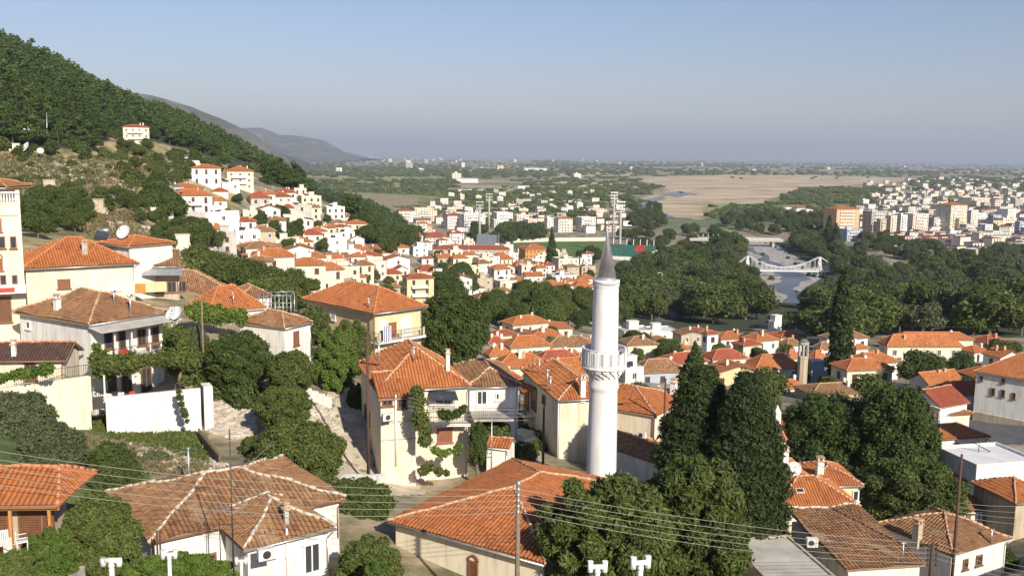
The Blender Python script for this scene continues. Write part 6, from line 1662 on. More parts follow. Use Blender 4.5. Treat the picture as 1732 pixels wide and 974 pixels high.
# riverside park
zone([(1052,478),(1100,455),(1165,412),(1245,402),(1300,415),(1310,440),(1330,475),(1345,530),(1352,552),(1290,548),(1250,545),(1060,545)], 130, ['f0','f1','f2','g1','g2','g0'], (8.5, 14), 'broadleaf tree in the dense park on the near bank of the river', 'trees of the near riverside park', 7.5, 11, avoid=river_av)
zone([(1400,415),(1480,430),(1545,460),(1600,440),(1740,420),(1740,572),(1640,566),(1480,575),(1430,592),(1368,575),(1360,520),(1395,480)], 165, ['f0','f1','f2','g0','g1','g2'], (8.5, 14.5), 'broadleaf tree in the dark wooded park on the right', 'trees of the right hand park', 8, 12, avoid=river_av)
zone([(1440,402),(1560,408),(1600,425),(1560,445),(1470,430)], 34, ['f0','g1','f2'], (7, 11), 'tree at the edge of the far town above the park', 'trees at the far town edge', 9, 53)
zone([(1330,408),(1400,400),(1420,425),(1400,452),(1352,440)], 24, ['f0','g0','f2'], (9, 14), 'tree on the far river bank beyond the footbridge', 'trees on the far river bank', 8, 13, avoid=river_av)
zone([(1190,385),(1260,365),(1400,372),(1400,398),(1250,398),(1150,400)], 60, ['f0','f2','g2'], (8, 13), 'tree in the dark belt beyond the road bridge', 'trees beyond the road bridge', 10, 14, avoid=river_av)
zone([(1060,385),(1070,350),(1110,352),(1130,385),(1100,400)], 22, ['f0','f2'], (8, 14), 'dark tree beside the dry river plain', 'trees beside the dry river plain', 9, 15)
zone([(1045,400),(1130,400),(1160,430),(1100,455),(1050,470),(1080,440)], 26, ['f0','f1','g2'], (7, 11), 'tree behind the curved stadium stand', 'trees around the stadium stand', 8, 16)
zone(RIVPX, 26, ['s0','s1','s2'], (1.2, 2.8), 'low willow bush on the gravel of the river bed', 'low bushes on the river gravel', 5, 60, cat='bush', avoid=lambda x, y: abs(x-river_x(y)) < river_w(y)*.45)
# belt of dark trees behind the long cream building
zone([(818,520),(870,508),(1000,505),(1045,525),(1060,556),(830,562),(812,545)], 50, ['b0','b1','b2','l0'], (5, 7.5), 'dark leafy tree in the belt behind the long cream building', 'trees in the belt behind the long cream building', 5.5, 17)
# grove at the foot of the pine hill
zone([(600,395),(612,378),(650,372),(690,385),(700,412),(690,430),(655,432),(610,415)], 34, ['b0','b2','b0'], (7, 11), 'dark broadleaf tree in the grove at the foot of the pine hill', 'trees of the grove below the pine hill', 7, 18)
# slope scrub and bushes
zone([(45,345),(110,325),(205,330),(215,368),(165,372),(120,400),(45,405)], 30, ['b0','b2','s0','l0'], (2.6, 4.6), 'dark bushy tree on the left slope above the ochre house', 'bushy trees on the left slope', 6, 19)
zone([(215,330),(245,335),(310,395),(300,425),(262,425),(230,380)], 20, ['b0','b2','s0','l0'], (2.6, 4.6), 'dark bushy tree in the gully of the left slope', 'bushy trees in the slope gully', 5.5, 20)
zone([(200,290),(320,280),(340,300),(300,312),(205,318)], 18, ['s0','s1','b1'], (3, 5.5), 'rounded green bush on the dry upper slope', 'rounded bushes on the upper slope', 6, 21, cat='bush')
zone([(10,265),(200,280),(200,325),(0,330)], 36, ['s2','s0'], (1.2, 2.6), 'low shrub scattered over the dry grass slope', 'low shrubs of the dry slope', 6, 22, cat='bush')
zone([(0,252),(190,236),(205,246),(262,252),(330,266),(440,288),(425,300),(330,284),(200,272),(0,268)], 46, ['s0','s1','b1','b2'], (2.5, 5.5), 'bush or young pine at the lower edge of the hillside forest', 'bushes along the lower edge of the forest', 4.5, 50, cat='bush')
zone([(200,228),(275,232),(262,238),(205,236)], 6, ['p0','p1'], (5, 8), 'pine standing around the lone cream house', 'pines around the lone cream house', 4, 51, cat='pine tree', nm='lone_pine')
zone([(255,315),(290,345),(290,372),(258,362)], 8, ['b0','s0'], (4, 6.5), 'dark tree left of the arcaded slope house', 'dark trees left of the arcaded slope house', 4, 23)
zone([(318,385),(345,400),(345,425),(322,430)], 8, ['b0','b2'], (4, 6.5), 'dark tree by the bend of the slope lane', 'dark trees by the slope lane', 4, 24)
zone([(430,372),(470,368),(520,405),(495,412),(455,412),(432,392)], 18, ['b0','b2'], (4, 6.5), 'dark tree in the cluster between the slope houses', 'tree cluster between the slope houses', 5, 25)
zone([(330,450),(420,465),(440,495),(400,500),(330,470)], 16, ['b0','l0','s1'], (3, 5), 'bushy tree below the stone house on the slope', 'bushy trees below the stone house', 3.5, 26)
zone([(410,500),(505,495),(512,540),(470,545),(415,520)], 14, ['b0','l0','s1','b2'], (3, 5), 'bushy tree between the pergola and the yellow house', 'bushy trees by the pergola', 3, 27)
zone([(738,470),(790,470),(800,500),(745,515)], 16, ['b0','b2'], (6, 9), 'dark tree behind the yellow apartments', 'dark trees behind the yellow apartments', 5, 28)
zone([(798,398),(920,392),(925,410),(800,414)], 26, ['g2','f2','f0'], (9, 14), 'dark conifer in the row behind the football pitch', 'conifers behind the football pitch', 6, 29)
zone([(1000,415),(1035,445),(1000,452),(960,450)], 10, ['f1','g1'], (5, 8), 'light green tree along the near side of the pitch', 'trees along the near side of the pitch', 6, 30)
# single trees of the old town
for (k, x, yb, w, h, lb) in [
 ('fir', 933, 457, 24, 74, 'tall dark conifer standing in front of the football pitch'), ('b0', 545, 428, 24, 26, 'dark round tree beside the blank white block'),
 ('b0', 490, 436, 34, 34, 'dark tree in front of the cream house with the open balcony'), ('b2', 518, 438, 34, 20, 'flat spreading dark tree below the open balcony house'),
 ('b1', 536, 389, 20, 16, 'rounded green bush left of the forest edge white box'), ('b0', 554, 378, 14, 16, 'small dark tree in front of the forest edge white box'),
 ('c1', 596, 385, 9, 24, 'slender brown green cypress at the forest edge'), ('b1', 367, 424, 36, 32, 'bushy tree in front of the pale grey slope block'),
 ('b0', 604, 475, 18, 22, 'dark tree between the brown hip house and the cream house'), ('b0', 637, 441, 18, 20, 'round green tree below the grey red roofed house'),
 ('b0', 636, 478, 18, 22, 'dark tree beside the narrow white orange roofed house'), ('b1', 612, 486, 14, 16, 'small green tree behind the yellow house roof'),
 ('l1', 570, 482, 50, 16, 'light green bushes along the white wall behind the yellow house'), ('b2', 545, 486, 30, 16, 'dark bushes behind the yellow house roof'),
 ('b0', 380, 372, 22, 20, 'dark green tree standing on the plain white cube house terrace'), ('b0', 402, 345, 20, 18, 'dark bushy tree between the small slope houses'),
 ('c1', 800, 442, 10, 20, 'small pointed conifer at the wall of the very long building'), ('b2', 892, 462, 30, 14, 'dark bush in front of the small orange roof'),
 ('c1', 848, 482, 12, 14, 'small rounded conifer by the white gable'), ('l0', 812, 462, 34, 20, 'palm like green tree beside the white box house'),
 ('fir', 905, 552, 56, 78, 'tall green conifer rising from the tree belt behind the long cream building'),
 ('fir', 1174, 652, 52, 78, 'pointed dark fir tree beside the brown and orange roofed house'), ('b0', 1277, 700, 88, 80, 'dense dark round tree before of the broad orange hip roof'),
 ('b2', 1080, 600, 62, 42, 'dark round trees right of the minaret balcony'), ('b0', 1130, 612, 56, 30, 'dark bush behind the brown and orange roofed house'),
 ('l1', 890, 622, 40, 22, 'bright green garden tree among the orange roofs'), ('b2', 1240, 580, 26, 14, 'dark bush in front of the long orange hip roof'), ('l0', 1250, 606, 22, 22, 'small green tree before the pink white house'),
 ('c0', 1417, 648, 36, 196, 'very tall slender dark cypress in the middle of the right side'), ('c1', 1357, 645, 18, 50, 'small cypress in front of the old stone tower'),
 ('b0', 1560, 660, 84, 68, 'dark spreading tree in front of the large balconied house'), ('b2', 1605, 655, 40, 34, 'dark tree between the balconied house and the big white building'),
 ('l2', 1580, 548, 62, 64, 'pale grey green tree in the right hand park'), ('l1', 1645, 566, 72, 54, 'yellow green rounded tree in the right hand park'), ('l2', 1510, 545, 38, 40, 'bare trunked pale tree beside the street lamp'),
 ('c0', 1463, 530, 14, 70, 'thin cypress among the park trees'), ('c1', 1655, 545, 12, 60, 'thin dark poplar in the right hand park'), ('c1', 1400, 425, 10, 60, 'dark poplar left of the ochre apartment block'), ('c1', 1412, 430, 12, 52, 'second dark poplar in front of the ochre apartment block'),
 ('b0', 1262, 540, 104, 66, 'big round tree at the river bend'), ('l0', 1374, 524, 54, 44, 'light green round tree on the right bank of the river bend'), ('b0', 1205, 548, 110, 70, 'large dark spreading tree at the lower edge of the park'),
 ('c1', 1535, 412, 9, 22, 'small cypress beside the narrow white house at the park edge'), ('b0', 1700, 830, 50, 40, 'dark tree in the shaded yard right of the utility pole'), ('b0', 1690, 965, 60, 50, 'dark bush beside the mottled brown roofed house'),
 ('b2', 1120, 600, 40, 26, 'dark green tree left of the pointed fir'), ('b0', 1330, 555, 60, 30, 'dark tree behind the white roof rooms')]:
    tree_px(k, x, yb, w, h, lb)
# --- near trees, built one by one
def near_tree(name, label, box, Y, mat, n, leaf, kind='round', bark='bark', tr=.16, jit=.2, elong=1.1, lobes=11, seed=0, cat='tree', deep=1.0, corek=.72, zb=None, out=.6):
    n = int(n*1.7); leaf *= .78
    x0, y0, x1, y1 = box; a = P(x0, (y0+y1)/2, Y); b_ = P(x1, (y0+y1)/2, Y); t = P((x0+x1)/2, y0, Y); q = P((x0+x1)/2, y1, Y)
    c = Vector(((a.x+b_.x)/2, Y, (t.z+q.z)/2)); rx = (b_.x-a.x)/2; rz_ = (t.z-q.z)/2; g = tz(c.x, c.y) if zb is None else zb
    base = Vector((c.x, c.y, min(g, q.z))); r = random.Random(seed); L = []; cz = c.z-base.z
    if kind == 'round':
        L.append((0, 0, cz, rx*.70, rx*.70*deep, rz_*.74))
        lobes = int(lobes*2.6)
        for i in range(lobes):
            a_ = i*2.399+seed; e = -1+2*(i+.5)/lobes; e = max(-.8, min(.9, e)); q_ = math.sqrt(1-e*e)*r.uniform(.86, 1.04); s = r.uniform(.15, .30)
            L.append((rx*(1-s)*q_*math.cos(a_), rx*deep*(1-s)*q_*math.sin(a_), cz+rz_*(1-s)*e, rx*s, rx*s*deep, rz_*s*1.05))
    elif kind == 'cypress':
        m = 16
        for i in range(m):
            t_ = i/(m-1); w = rx*(1-abs(t_-.42)**1.9*1.9 if t_ > .42 else 1-.15*(.42-t_)) ; w = max(w, rx*.10)
            for j in range(3):
                a_ = j*2.1+i*.7; L.append((w*.34*math.cos(a_), w*.34*deep*math.sin(a_), cz-rz_+2*rz_*(t_*.95+.02), w*.66, w*.66*deep, rz_*.13))
    elif kind == 'fluffy':
        lobes = int(lobes*2.2)
        for i in range(lobes):
            a_ = i*2.399+seed; e = -.9+1.75*(i+.5)/lobes; q_ = math.sqrt(max(0, 1-e*e)); s = r.uniform(.11, .22); k = r.uniform(.7, 1.05)
            L.append((rx*(1-s)*q_*k*math.cos(a_), rx*deep*(1-s)*q_*k*math.sin(a_), cz+rz_*(1-s)*e, rx*s*1.1, rx*s*deep*1.1, rz_*s))
        L.append((0, 0, cz, rx*.66, rx*.66*deep, rz_*.68))
    e_ = empty(name, base, label, cat)
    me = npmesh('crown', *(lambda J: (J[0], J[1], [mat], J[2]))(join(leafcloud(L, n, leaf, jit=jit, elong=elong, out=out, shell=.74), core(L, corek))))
    link('crown', me, e_)
    tm = trunk_mb(max(.5, cz), tr, L[:9], seed=seed).mesh('trunk', [bark]); link('trunk', tm, e_); return e_
near_tree('round_tree', 'big dense dark round tree right of the yellow house', (697, 492, 830, 618), 108, 'leaf_d', 42000, .20, lobes=16, seed=3, tr=.3)
near_tree('cypress_tree', 'broad dark cypress, left one of the pair right of the minaret', (1104, 628, 1264, 905), 66, 'cyp', 46000, .13, 'cypress', seed=1, elong=1.5, deep=.9, jit=.13)
near_tree('cypress_tree', 'tall broad dark cypress, right one of the pair, reaching the bottom edge', (1176, 642, 1338, 1010), 63, 'cyp', 60000, .13, 'cypress', seed=2, elong=1.5, deep=.85, jit=.13)
near_tree('ash_tree', 'large bright feathery leaved tree hiding the foot of the minaret', (905, 800, 1160, 1040), 49, 'leaf', 42000, .15, 'fluffy', elong=1.7, lobes=26, seed=5, tr=.2)
near_tree('ash_tree', 'taller feathery leaved tree in front of the two broad cypresses', (1075, 752, 1275, 1040), 51, 'leaf', 42000, .15, 'fluffy', elong=1.7, lobes=24, seed=8, tr=.2)
near_tree('stone_pine', 'lighter green rounded pine, left part of the huge clump on the right', (1310, 664, 1490, 860), 106, 'needle', 52000, .20, lobes=18, seed=6, tr=.3, jit=.3)
near_tree('stone_pine', 'darker tall tree, right part of the huge clump on the right', (1425, 645, 1592, 880), 102, 'leaf_d', 52000, .20, lobes=18, seed=9, tr=.3)
near_tree('broadleaf_tree', 'low dark tree filling the gap below the huge clump', (1450, 775, 1640, 905), 88, 'leaf_d', 30000, .18, lobes=14, seed=10)
near_tree('broadleaf_tree', 'round bright green tree above the patchy brown roofed house', (421, 712, 586, 832), 63, 'leaf', 42000, .13, lobes=15, seed=12)
near_tree('broadleaf_tree', 'dark bushy tree between the patchy brown roof and the mosque', (534, 812, 672, 885), 58, 'leaf_d', 24000, .12, lobes=12, seed=13)
near_tree('broadleaf_tree', 'leafy garden tree in front of the mosque wall at the bottom', (566, 908, 684, 1010), 45, 'leaf', 22000, .10, lobes=12, seed=14)
near_tree('shrub', 'bright green clipped shrub at the bottom below the garden tree', (612, 945, 662, 1000), 42, 'leaf_l', 6000, .07, lobes=6, seed=15, cat='bush')
near_tree('broadleaf_tree', 'dark green tree beside the small brown roofed white house', (345, 558, 458, 660), 79, 'leaf_d', 30000, .16, lobes=14, seed=16)
near_tree('broadleaf_tree', 'leafy tree right of the small brown roofed white house door', (452, 592, 532, 668), 76, 'leaf', 18000, .14, lobes=11, seed=17)
near_tree('broadleaf_tree', 'yellow green tree before the yellow house corner', (528, 548, 606, 668), 84, 'leaf_l', 24000, .15, 'fluffy', lobes=16, seed=18)
near_tree('broadleaf_tree', 'dark green tree against the yellow house side wall', (560, 538, 628, 640), 89, 'leaf', 22000, .16, lobes=12, seed=19)
near_tree('broadleaf_tree', 'small dark tree left of the yellow house', (505, 516, 560, 590), 96, 'leaf', 14000, .16, lobes=10, seed=20)
near_tree('hedge_tree', 'wide low hedge like bush above the rubble bank', (428, 652, 530, 722), 72, 'leaf', 22000, .13, lobes=13, seed=21)
near_tree('shrub', 'dark bush at the foot of the rubble bank', (405, 735, 450, 790), 68, 'leaf_d', 8000, .12, lobes=7, seed=22, cat='bush')
near_tree('broadleaf_tree', 'olive green shrub mass at the left edge above the grass', (-40, 662, 98, 770), 60, 'leaf_o', 26000, .13, lobes=13, seed=23)
near_tree('broadleaf_tree', 'olive green tree above the red orange veranda roof', (20, 716, 150, 850), 55, 'leaf_o', 30000, .12, lobes=14, seed=24)
near_tree('broadleaf_tree', 'dark tree in the gap left of the patchy brown roof', (145, 745, 240, 880), 54, 'leaf_d', 24000, .12, lobes=12, seed=25)
near_tree('shrub', 'small rounded bush on the grass bank', (232, 762, 296, 812), 62, 'leaf_o', 8000, .12, lobes=8, seed=26, cat='bush')
near_tree('broadleaf_tree', 'dense garden bush right of the yellow posts, bottom left', (95, 838, 240, 1000), 42, 'leaf', 38000, .10, lobes=15, seed=27)
near_tree('broadleaf_tree', 'yellow green garden tree in front of the veranda', (30, 890, 130, 1010), 39, 'leaf_l', 24000, .09, 'fluffy', lobes=15, seed=28)
near_tree('shrub', 'leafy vine bush at the bottom left edge', (-30, 930, 60, 1010), 37, 'leaf', 14000, .09, lobes=9, seed=29, cat='bush')
near_tree('shrub', 'tangled vine bush along the foot of the patchy roofed house wall', (205, 932, 405, 1010), 41, 'vine', 26000, .09, 'fluffy', lobes=18, seed=30, cat='bush', deep=.35)
near_tree('shrub', 'dark creeper bush against the cream house side', (790, 712, 826, 790), 71, 'leaf_d', 9000, .11, lobes=8, seed=31, cat='bush')
near_tree('broadleaf_tree', 'green tree in the courtyard between the cream house and alley', (800, 708, 868, 755), 76, 'leaf', 14000, .12, lobes=9, seed=32)
near_tree('broadleaf_tree', 'dark bush in the shade of the lane left of the cream house', (585, 645, 618, 720), 82, 'leaf_d', 10000, .13, lobes=8, seed=33)
near_tree('broadleaf_tree', 'slim leafy tree against the white balcony house wall', (272, 540, 318, 640), 76, 'leaf', 11000, .12, 'fluffy', lobes=12, seed=34)
near_tree('broadleaf_tree', 'thin trees and bushes between the balcony house and the vivid orange roof', (300, 545, 352, 625), 84, 'leaf_o', 11000, .13, 'fluffy', lobes=12, seed=35)
# rows of shrubs
zone([(345,600),(420,650),(425,690),(352,660)], 14, ['s0','s1','b1'], (1.6, 2.8), 'low shrub on the bank behind the terrace wall', 'shrubs behind the terrace wall', 1.6, 40, cat='bush')
zone([(1150,760),(1300,700),(1310,800),(1200,850)], 12, ['b0','b2'], (4, 6), 'dark tree in the shade behind the cypress pair', 'trees behind the cypress pair', 3, 41)
zone([(1560,640),(1600,640),(1590,665),(1560,670)], 3, ['b0','s0'], (3, 5), 'dark bush between the orange roofs on the right', 'bushes between the orange roofs on the right', 3, 42, cat='bush')
zone([(870,700),(915,720),(920,790),(880,780)], 6, ['s0','s1'], (1.4, 2.4), 'shaded bush in the lane beside the long orange roofed house', 'bushes in the shaded lane', 1.8, 43, cat='bush')
# village greenery between the houses
zone([(420,400),(640,460),(640,500),(430,500)], 34, ['b0','l0','s1'], (2.5, 4.2), 'garden tree between the old town houses', 'garden trees of the old town', 8, 44)
zone([(640,430),(1000,440),(1000,500),(650,510)], 40, ['b0','l0','s1'], (2.5, 4.5), 'garden tree between the houses near the pitch', 'garden trees near the pitch', 9, 45)
zone([(820,570),(1480,580),(1480,700),(1000,720),(880,690)], 34, ['b0','l0','l1','s1'], (2.5, 4.5), 'garden tree among the orange roofs behind the minaret', 'garden trees behind the minaret', 6, 46)
zone([(1500,600),(1732,600),(1732,700),(1640,700)], 9, ['b0','b2','s0'], (3, 5), 'garden tree beside the big white building', 'garden trees by the big white building', 6, 47)
# ivy and vines on walls
def ivy(label, pts, Y, n, leaf, mat, name='climbing_vine', thick=.25):
    V = []; 
    P3 = [P(a, b_, yy) for a, b_, yy in pts] if len(pts[0]) == 3 else [P(a, b_, Y) for a, b_ in pts]
    L = []
    for a, b_ in zip(P3[:-1], P3[1:]):
        m = max(2, int((b_-a).length/.5))
        for i in range(m): q = a+(b_-a)*(i+random.random()*.5)/m; s = thick*random.uniform(.7, 1.5); L.append((q.x, q.y, q.z, s, s*.8, s))
    o = np.array(L).mean(0)[:3]; L = [(l[0]-o[0], l[1]-o[1], l[2]-o[2], l[3], l[4], l[5]) for l in L]
    A_, B_, C_ = leafcloud(L, n, leaf, jit=.3, shell=.5, elong=1.1)
    me = npmesh(name, A_, B_, [mat], C_); q = bpy.data.objects.new(name, me); COL.objects.link(q); q.location = o; tag(q, label, 'vine'); return q
ivy('ivy column climbing the balcony corner of the cream three storey house', [(706, 662), (708, 690), (712, 715), (722, 735), (716, 752)], 68.8, 5200, .12, 'leaf', thick=.42)
ivy('thin ivy trailing down the right wall of the cream three storey house', [(735, 760), (748, 768), (768, 760), (778, 752), (770, 770)], 69.6, 900, .11, 'vine', thick=.22)
ivy('low creeper at the foot of the cream three storey house', [(712, 798), (728, 790), (742, 797), (760, 800)], 69.0, 1100, .11, 'leaf', thick=.3)
ivy('thick vine over the terrace pergola of the white balcony house', [(168, 608), (180, 618), (205, 616), (230, 612), (258, 608), (285, 606), (310, 602), (325, 612)], 73, 12000, .13, 'leaf', thick=.55)
ivy('thin vine trailing over the front of the white terrace wall', [(302, 660), (306, 680), (312, 700), (318, 716)], 70.6, 900, .10, 'leaf', thick=.22)
ivy('vine hanging from the balcony corner of the white balcony house', [(162, 585), (170, 605), (172, 628), (180, 636)], 73.5, 3200, .12, 'vine', thick=.4)
ivy('vine strand climbing the right end of the terrace', [(300, 565), (318, 590), (322, 625), (312, 650)], 73.5, 3600, .12, 'leaf', thick=.45)
ivy('flowering vine on the low wall of the dark roofed house', [(0, 640), (20, 634), (45, 632), (70, 626), (90, 620)], 67, 2600, .12, 'vine', thick=.32)
ivy('flat green grape arbour in front of the vivid orange roof', [(318, 524), (350, 530), (385, 534), (415, 536)], 90, 7000, .15, 'vine', thick=.6)
ivy('plants in pots along the railed balcony of the cream house', [(745, 700), (765, 703), (780, 695), (788, 685)], 69.4, 1800, .10, 'leaf_d', thick=.3)
# --- woodland and hedges of the plain: reads as one mass
pp = []
BL = []
for i in range(5):
    L = round_lobes(5, 90+i, 1.5, .9, .05); BL.append(join(leafcloud(L, 46, .17), core(L[:4], .85, 6)))
def belt(x0, x1, y0, y1, n, s0, s1, sx=1.0, seed=0):
    r = random.Random(seed+int(x0+y0*3))
    for _ in range(n):
        a = r.uniform(x0, x1); b_ = r.uniform(y0, y1); q = onz(a, b_, 0)
        if q.y < 800 or q.y > 30000: continue
        m = r.choice([1, 2, 3, 4])
        for j in range(m):
            s = r.uniform(s0, s1); V, Fq, v = BL[r.randrange(5)]; x = q.x+j*s*1.1*sx; y = q.y+r.uniform(-.5, .5)*s
            if inpoly([proj((x, y, 0))[0]], [proj((x, y, 0))[1]], SANDP)[0] and r.random() < .96: continue
            pp.append((V*np.array([s*1.3, s*1.3, s])+np.array([x, y, 0]), Fq, np.clip(v*.7+r.uniform(0, .3), 0, 1)))
belt(520, 760, 305, 352, 280, 7, 13); belt(760, 1085, 322, 352, 170, 6, 11); belt(880, 1110, 302, 325, 110, 7, 12)
belt(500, 900, 272, 300, 170, 12, 22, 2.5); belt(900, 1740, 272, 282, 300, 18, 30, 3); belt(900, 1740, 281, 296, 240, 14, 22, 2.5)
belt(1325, 1500, 318, 345, 260, 6, 11); belt(1540, 1740, 303, 326, 170, 8, 13); belt(640, 880, 330, 345, 120, 7, 12); belt(1060, 1330, 292, 330, 40, 5, 9)
belt(1180, 1400, 345, 372, 90, 6, 10); belt(540, 800, 282, 300, 160, 9, 14, 1.5); belt(540, 900, 300, 366, 130, 5, 9); belt(900, 1300, 296, 306, 60, 6, 10); belt(1110, 1740, 296, 303, 90, 8, 12, 1.6); belt(1440, 1740, 330, 400, 160, 5, 9); belt(770, 1010, 350, 385, 80, 5, 8); belt(600, 700, 345, 365, 80, 8, 12)
print('plain clumps', len(pp)); stuffmesh('woodland', pp, ['leaf'], 'tree belts and hedges spread over the distant plain')
# grass tufts and dry scrub on open ground
def tufts(name, polypx, n, size, mat, label, seed=1, hmul=1.0):
    r = random.Random(seed); xs = [p[0] for p in polypx]; yy = [p[1] for p in polypx]; L = []; t = 0
    while len(L) < n and t < n*5:
        t += 1; a = r.uniform(min(xs), max(xs)); b_ = r.uniform(min(yy), max(yy))
        if not inpoly([a], [b_], polypx)[0]: continue
        g = hit(a, b_); s = r.uniform(.5, 1.4)*size; L.append((g.x, g.y, g.z, s*1.3, s*1.3, s*hmul))
    o = np.array(L).mean(0)[:3]; L = [(l[0]-o[0], l[1]-o[1], l[2]-o[2], l[3], l[4], l[5]) for l in L]
    k = len(L)*26; Ln = np.array(L); ii = rng.integers(0, len(Ln), k); d = rng.normal(size=(k, 3)); d /= np.linalg.norm(d, axis=1)[:,None]; d[:,2] = abs(d[:,2])
    p = Ln[ii,:3]+d*Ln[ii,3:6]*(rng.random(k)**.5)[:,None]; s = Ln[ii,3]*.28*(.6+rng.random(k)*.8)
    a = rng.normal(size=(k, 3)); a[:,2] = abs(a[:,2])+.6; a /= np.linalg.norm(a, axis=1)[:,None]; b_ = np.cross(a, rng.normal(size=(k, 3))); b_ /= np.linalg.norm(b_, axis=1)[:,None]
    V = np.stack([p-b_*s[:,None]*.35, p+b_*s[:,None]*.35, p+a*s[:,None]*1.6], 1).reshape(-1, 3); me = npmesh(name, V, np.arange(k*3).reshape(-1, 3), [mat], rng.random(k))
    o2 = bpy.data.objects.new(name, me); COL.objects.link(o2); o2.location = o; o2['kind'] = 'stuff'; o2['label'] = label
tufts('grass', [(112,712),(190,706),(345,735),(352,785),(300,768),(200,742)], 700, .3, 'leaf', 'green grass on the bank below the terrace wall', 3, .6)
tufts('grass', [(110,735),(210,745),(360,790),(345,808),(200,800),(110,770)], 260, .3, 'dry', 'dry grass on the lower bank', 4, .6)
tufts('scrub', [(0,262),(150,268),(250,250),(330,290),(290,340),(200,330),(0,335)], 800, 1.0, 'dry', 'dry scrub and grass on the sunny slope', 5, .8)
tufts('scrub', [(110,335),(215,345),(260,420),(330,470),(240,450),(150,400)], 500, .9, 'dry', 'dry scrub on the slope below the bushes', 6, .8)
tufts('scrub', [(0,262),(150,268),(250,250),(330,290),(290,340),(200,330),(0,335)], 450, 1.0, 'leaf_o', 'green scrub on the sunny slope', 7, .8)
tufts('scrub', [(340,420),(440,440),(470,500),(340,480)], 300, .7, 'leaf_o', 'weeds between the slope houses', 8, .8)
tufts('scrub', [(520,660),(600,680),(620,800),(540,800),(480,720)], 120, .2, 'dry', 'dry weeds along the alley edge', 9, .7)

# past 300 park trees: the farthest ones become one mass
pk = [o for o in COL.objects if o.name.startswith('park_tree') and o.type == 'MESH']
pk.sort(key=lambda o: -max(o.scale)/o.location.y)
pp = []; pms = []
_cache = {}
for o in pk[292:]:
    me = o.data
    if me.name not in _cache:
        V = np.zeros(len(me.vertices)*3); me.vertices.foreach_get('co', V); Fq = np.zeros(len(me.loops), int); me.loops.foreach_get('vertex_index', Fq); v = np.zeros(len(me.polygons)); me.attributes['v'].data.foreach_get('value', v)
        _cache[me.name] = (V.reshape(-1, 3), Fq.reshape(-1, 4), v)
    V, Fq, v = _cache[me.name]; a = o.rotation_euler.z; R = np.array([[math.cos(a), -math.sin(a), 0], [math.sin(a), math.cos(a), 0], [0, 0, 1]])
    pp.append(((V*np.array(o.scale))@R.T+np.array(o.location), Fq, np.clip(v*.7+rng.uniform(0, .3), 0, 1))); bpy.data.objects.remove(o)
if pp: stuffmesh('woodland', pp, ['leaf_d'], 'far trees behind the riverside park')
# ================================================================ lanes, banks, poles, wires and small things
MT['lane'] = m_plain('worn_concrete_lane', (.50,.43,.33), .95, .3, .8, 0, .4)
MT['asphalt'] = m_plain('asphalt', (.11,.11,.115), .9, .25, .5, 0, .3)
MT['stone'] = m_plain('pale_field_stone', (.52,.46,.38), .95, .3, 1.2, 0, .5)
def lane(name, pl, mat='lane', dz=.05, sub=.5): sheet(name, [tuple(hit(a, b_)[:2]) for a, b_ in pl], mat, dz, sub)
lane('lane', [(540,640),(578,645),(600,660),(626,735),(632,790),(700,812),(720,835),(660,838),(600,800),(570,810),(545,740),(560,690)])
lane('lane', [(862,690),(880,700),(925,790),(985,800),(985,835),(900,800),(862,760),(840,720)], 'lane')
lane('street', [(1430,590),(1465,596),(1500,612),(1500,628),(1450,640),(1400,632)], 'asphalt', .06, .8)
lane('street', [(1635,700),(1732,708),(1740,750),(1690,752),(1640,735)], 'asphalt', .06, .6)
lane('street', [(1105,500),(1140,490),(1150,520),(1140,545),(1105,545)], 'asphalt', .06, 1.5)
lane('lane', [(340,418),(370,412),(400,395),(410,398),(380,420),(352,440),(330,440)], 'lane', .08, 1.0)
lane('lane', [(90,275),(150,268),(250,262),(330,285),(330,292),(250,272),(150,278),(95,284)], 'lane', .12, 1.5)
lane('lane', [(200,345),(240,325),(300,320),(310,330),(260,338),(215,352)], 'lane', .12, 1.5)
def rubble(polypx, n, smin, smax, label, seed=2):
    r = random.Random(seed); xs = [p[0] for p in polypx]; yy = [p[1] for p in polypx]; V = []; Fc = []; k = 0; t = 0
    cube = np.array([(-1,-1,-1),(1,-1,-1),(1,1,-1),(-1,1,-1),(-1,-1,1),(1,-1,1),(1,1,1),(-1,1,1)], float)*.6
    fc = np.array([(0,3,2,1),(4,5,6,7),(0,1,5,4),(1,2,6,5),(2,3,7,6),(3,0,4,7)])
    while k < n and t < n*6:
        t += 1; a = r.uniform(min(xs), max(xs)); b_ = r.uniform(min(yy), max(yy))
        if not inpoly([a], [b_], polypx)[0]: continue
        g = hit(a, b_); s = smin+(smax-smin)*r.random()**3; q = cube*(1+rng.normal(size=(8, 3))*.22); an = r.random()*6; R = np.array([[math.cos(an), -math.sin(an), 0], [math.sin(an), math.cos(an), 0], [0, 0, 1]])
        V.append((q*s*np.array([1, .8, .6]))@R.T+np.array([g.x, g.y, g.z+s*.1])); Fc.append(fc+8*k); k += 1
    V = np.concatenate(V); o = V.mean(0); me = npmesh('rubble', V-o, np.concatenate(Fc), ['stone']); q = bpy.data.objects.new('rubble', me); COL.objects.link(q); q.location = o; q['kind'] = 'stuff'; q['label'] = label
rubble([(350,668),(425,672),(432,730),(400,745),(352,728)], 2600, .12, .42, 'pale stone rubble bank right of the terrace wall')
rubble([(480,692),(555,685),(575,720),(560,740),(490,738)], 1700, .10, .36, 'pale stone rubble beside the lane')
rubble([(215,745),(345,770),(420,800),(300,800),(240,775)], 900, .08, .22, 'stony ground above the patchy brown roof')
rubble([(60,270),(330,290),(330,330),(210,330),(0,300)], 700, .3, 1.0, 'rocks on the dry slope', 5)
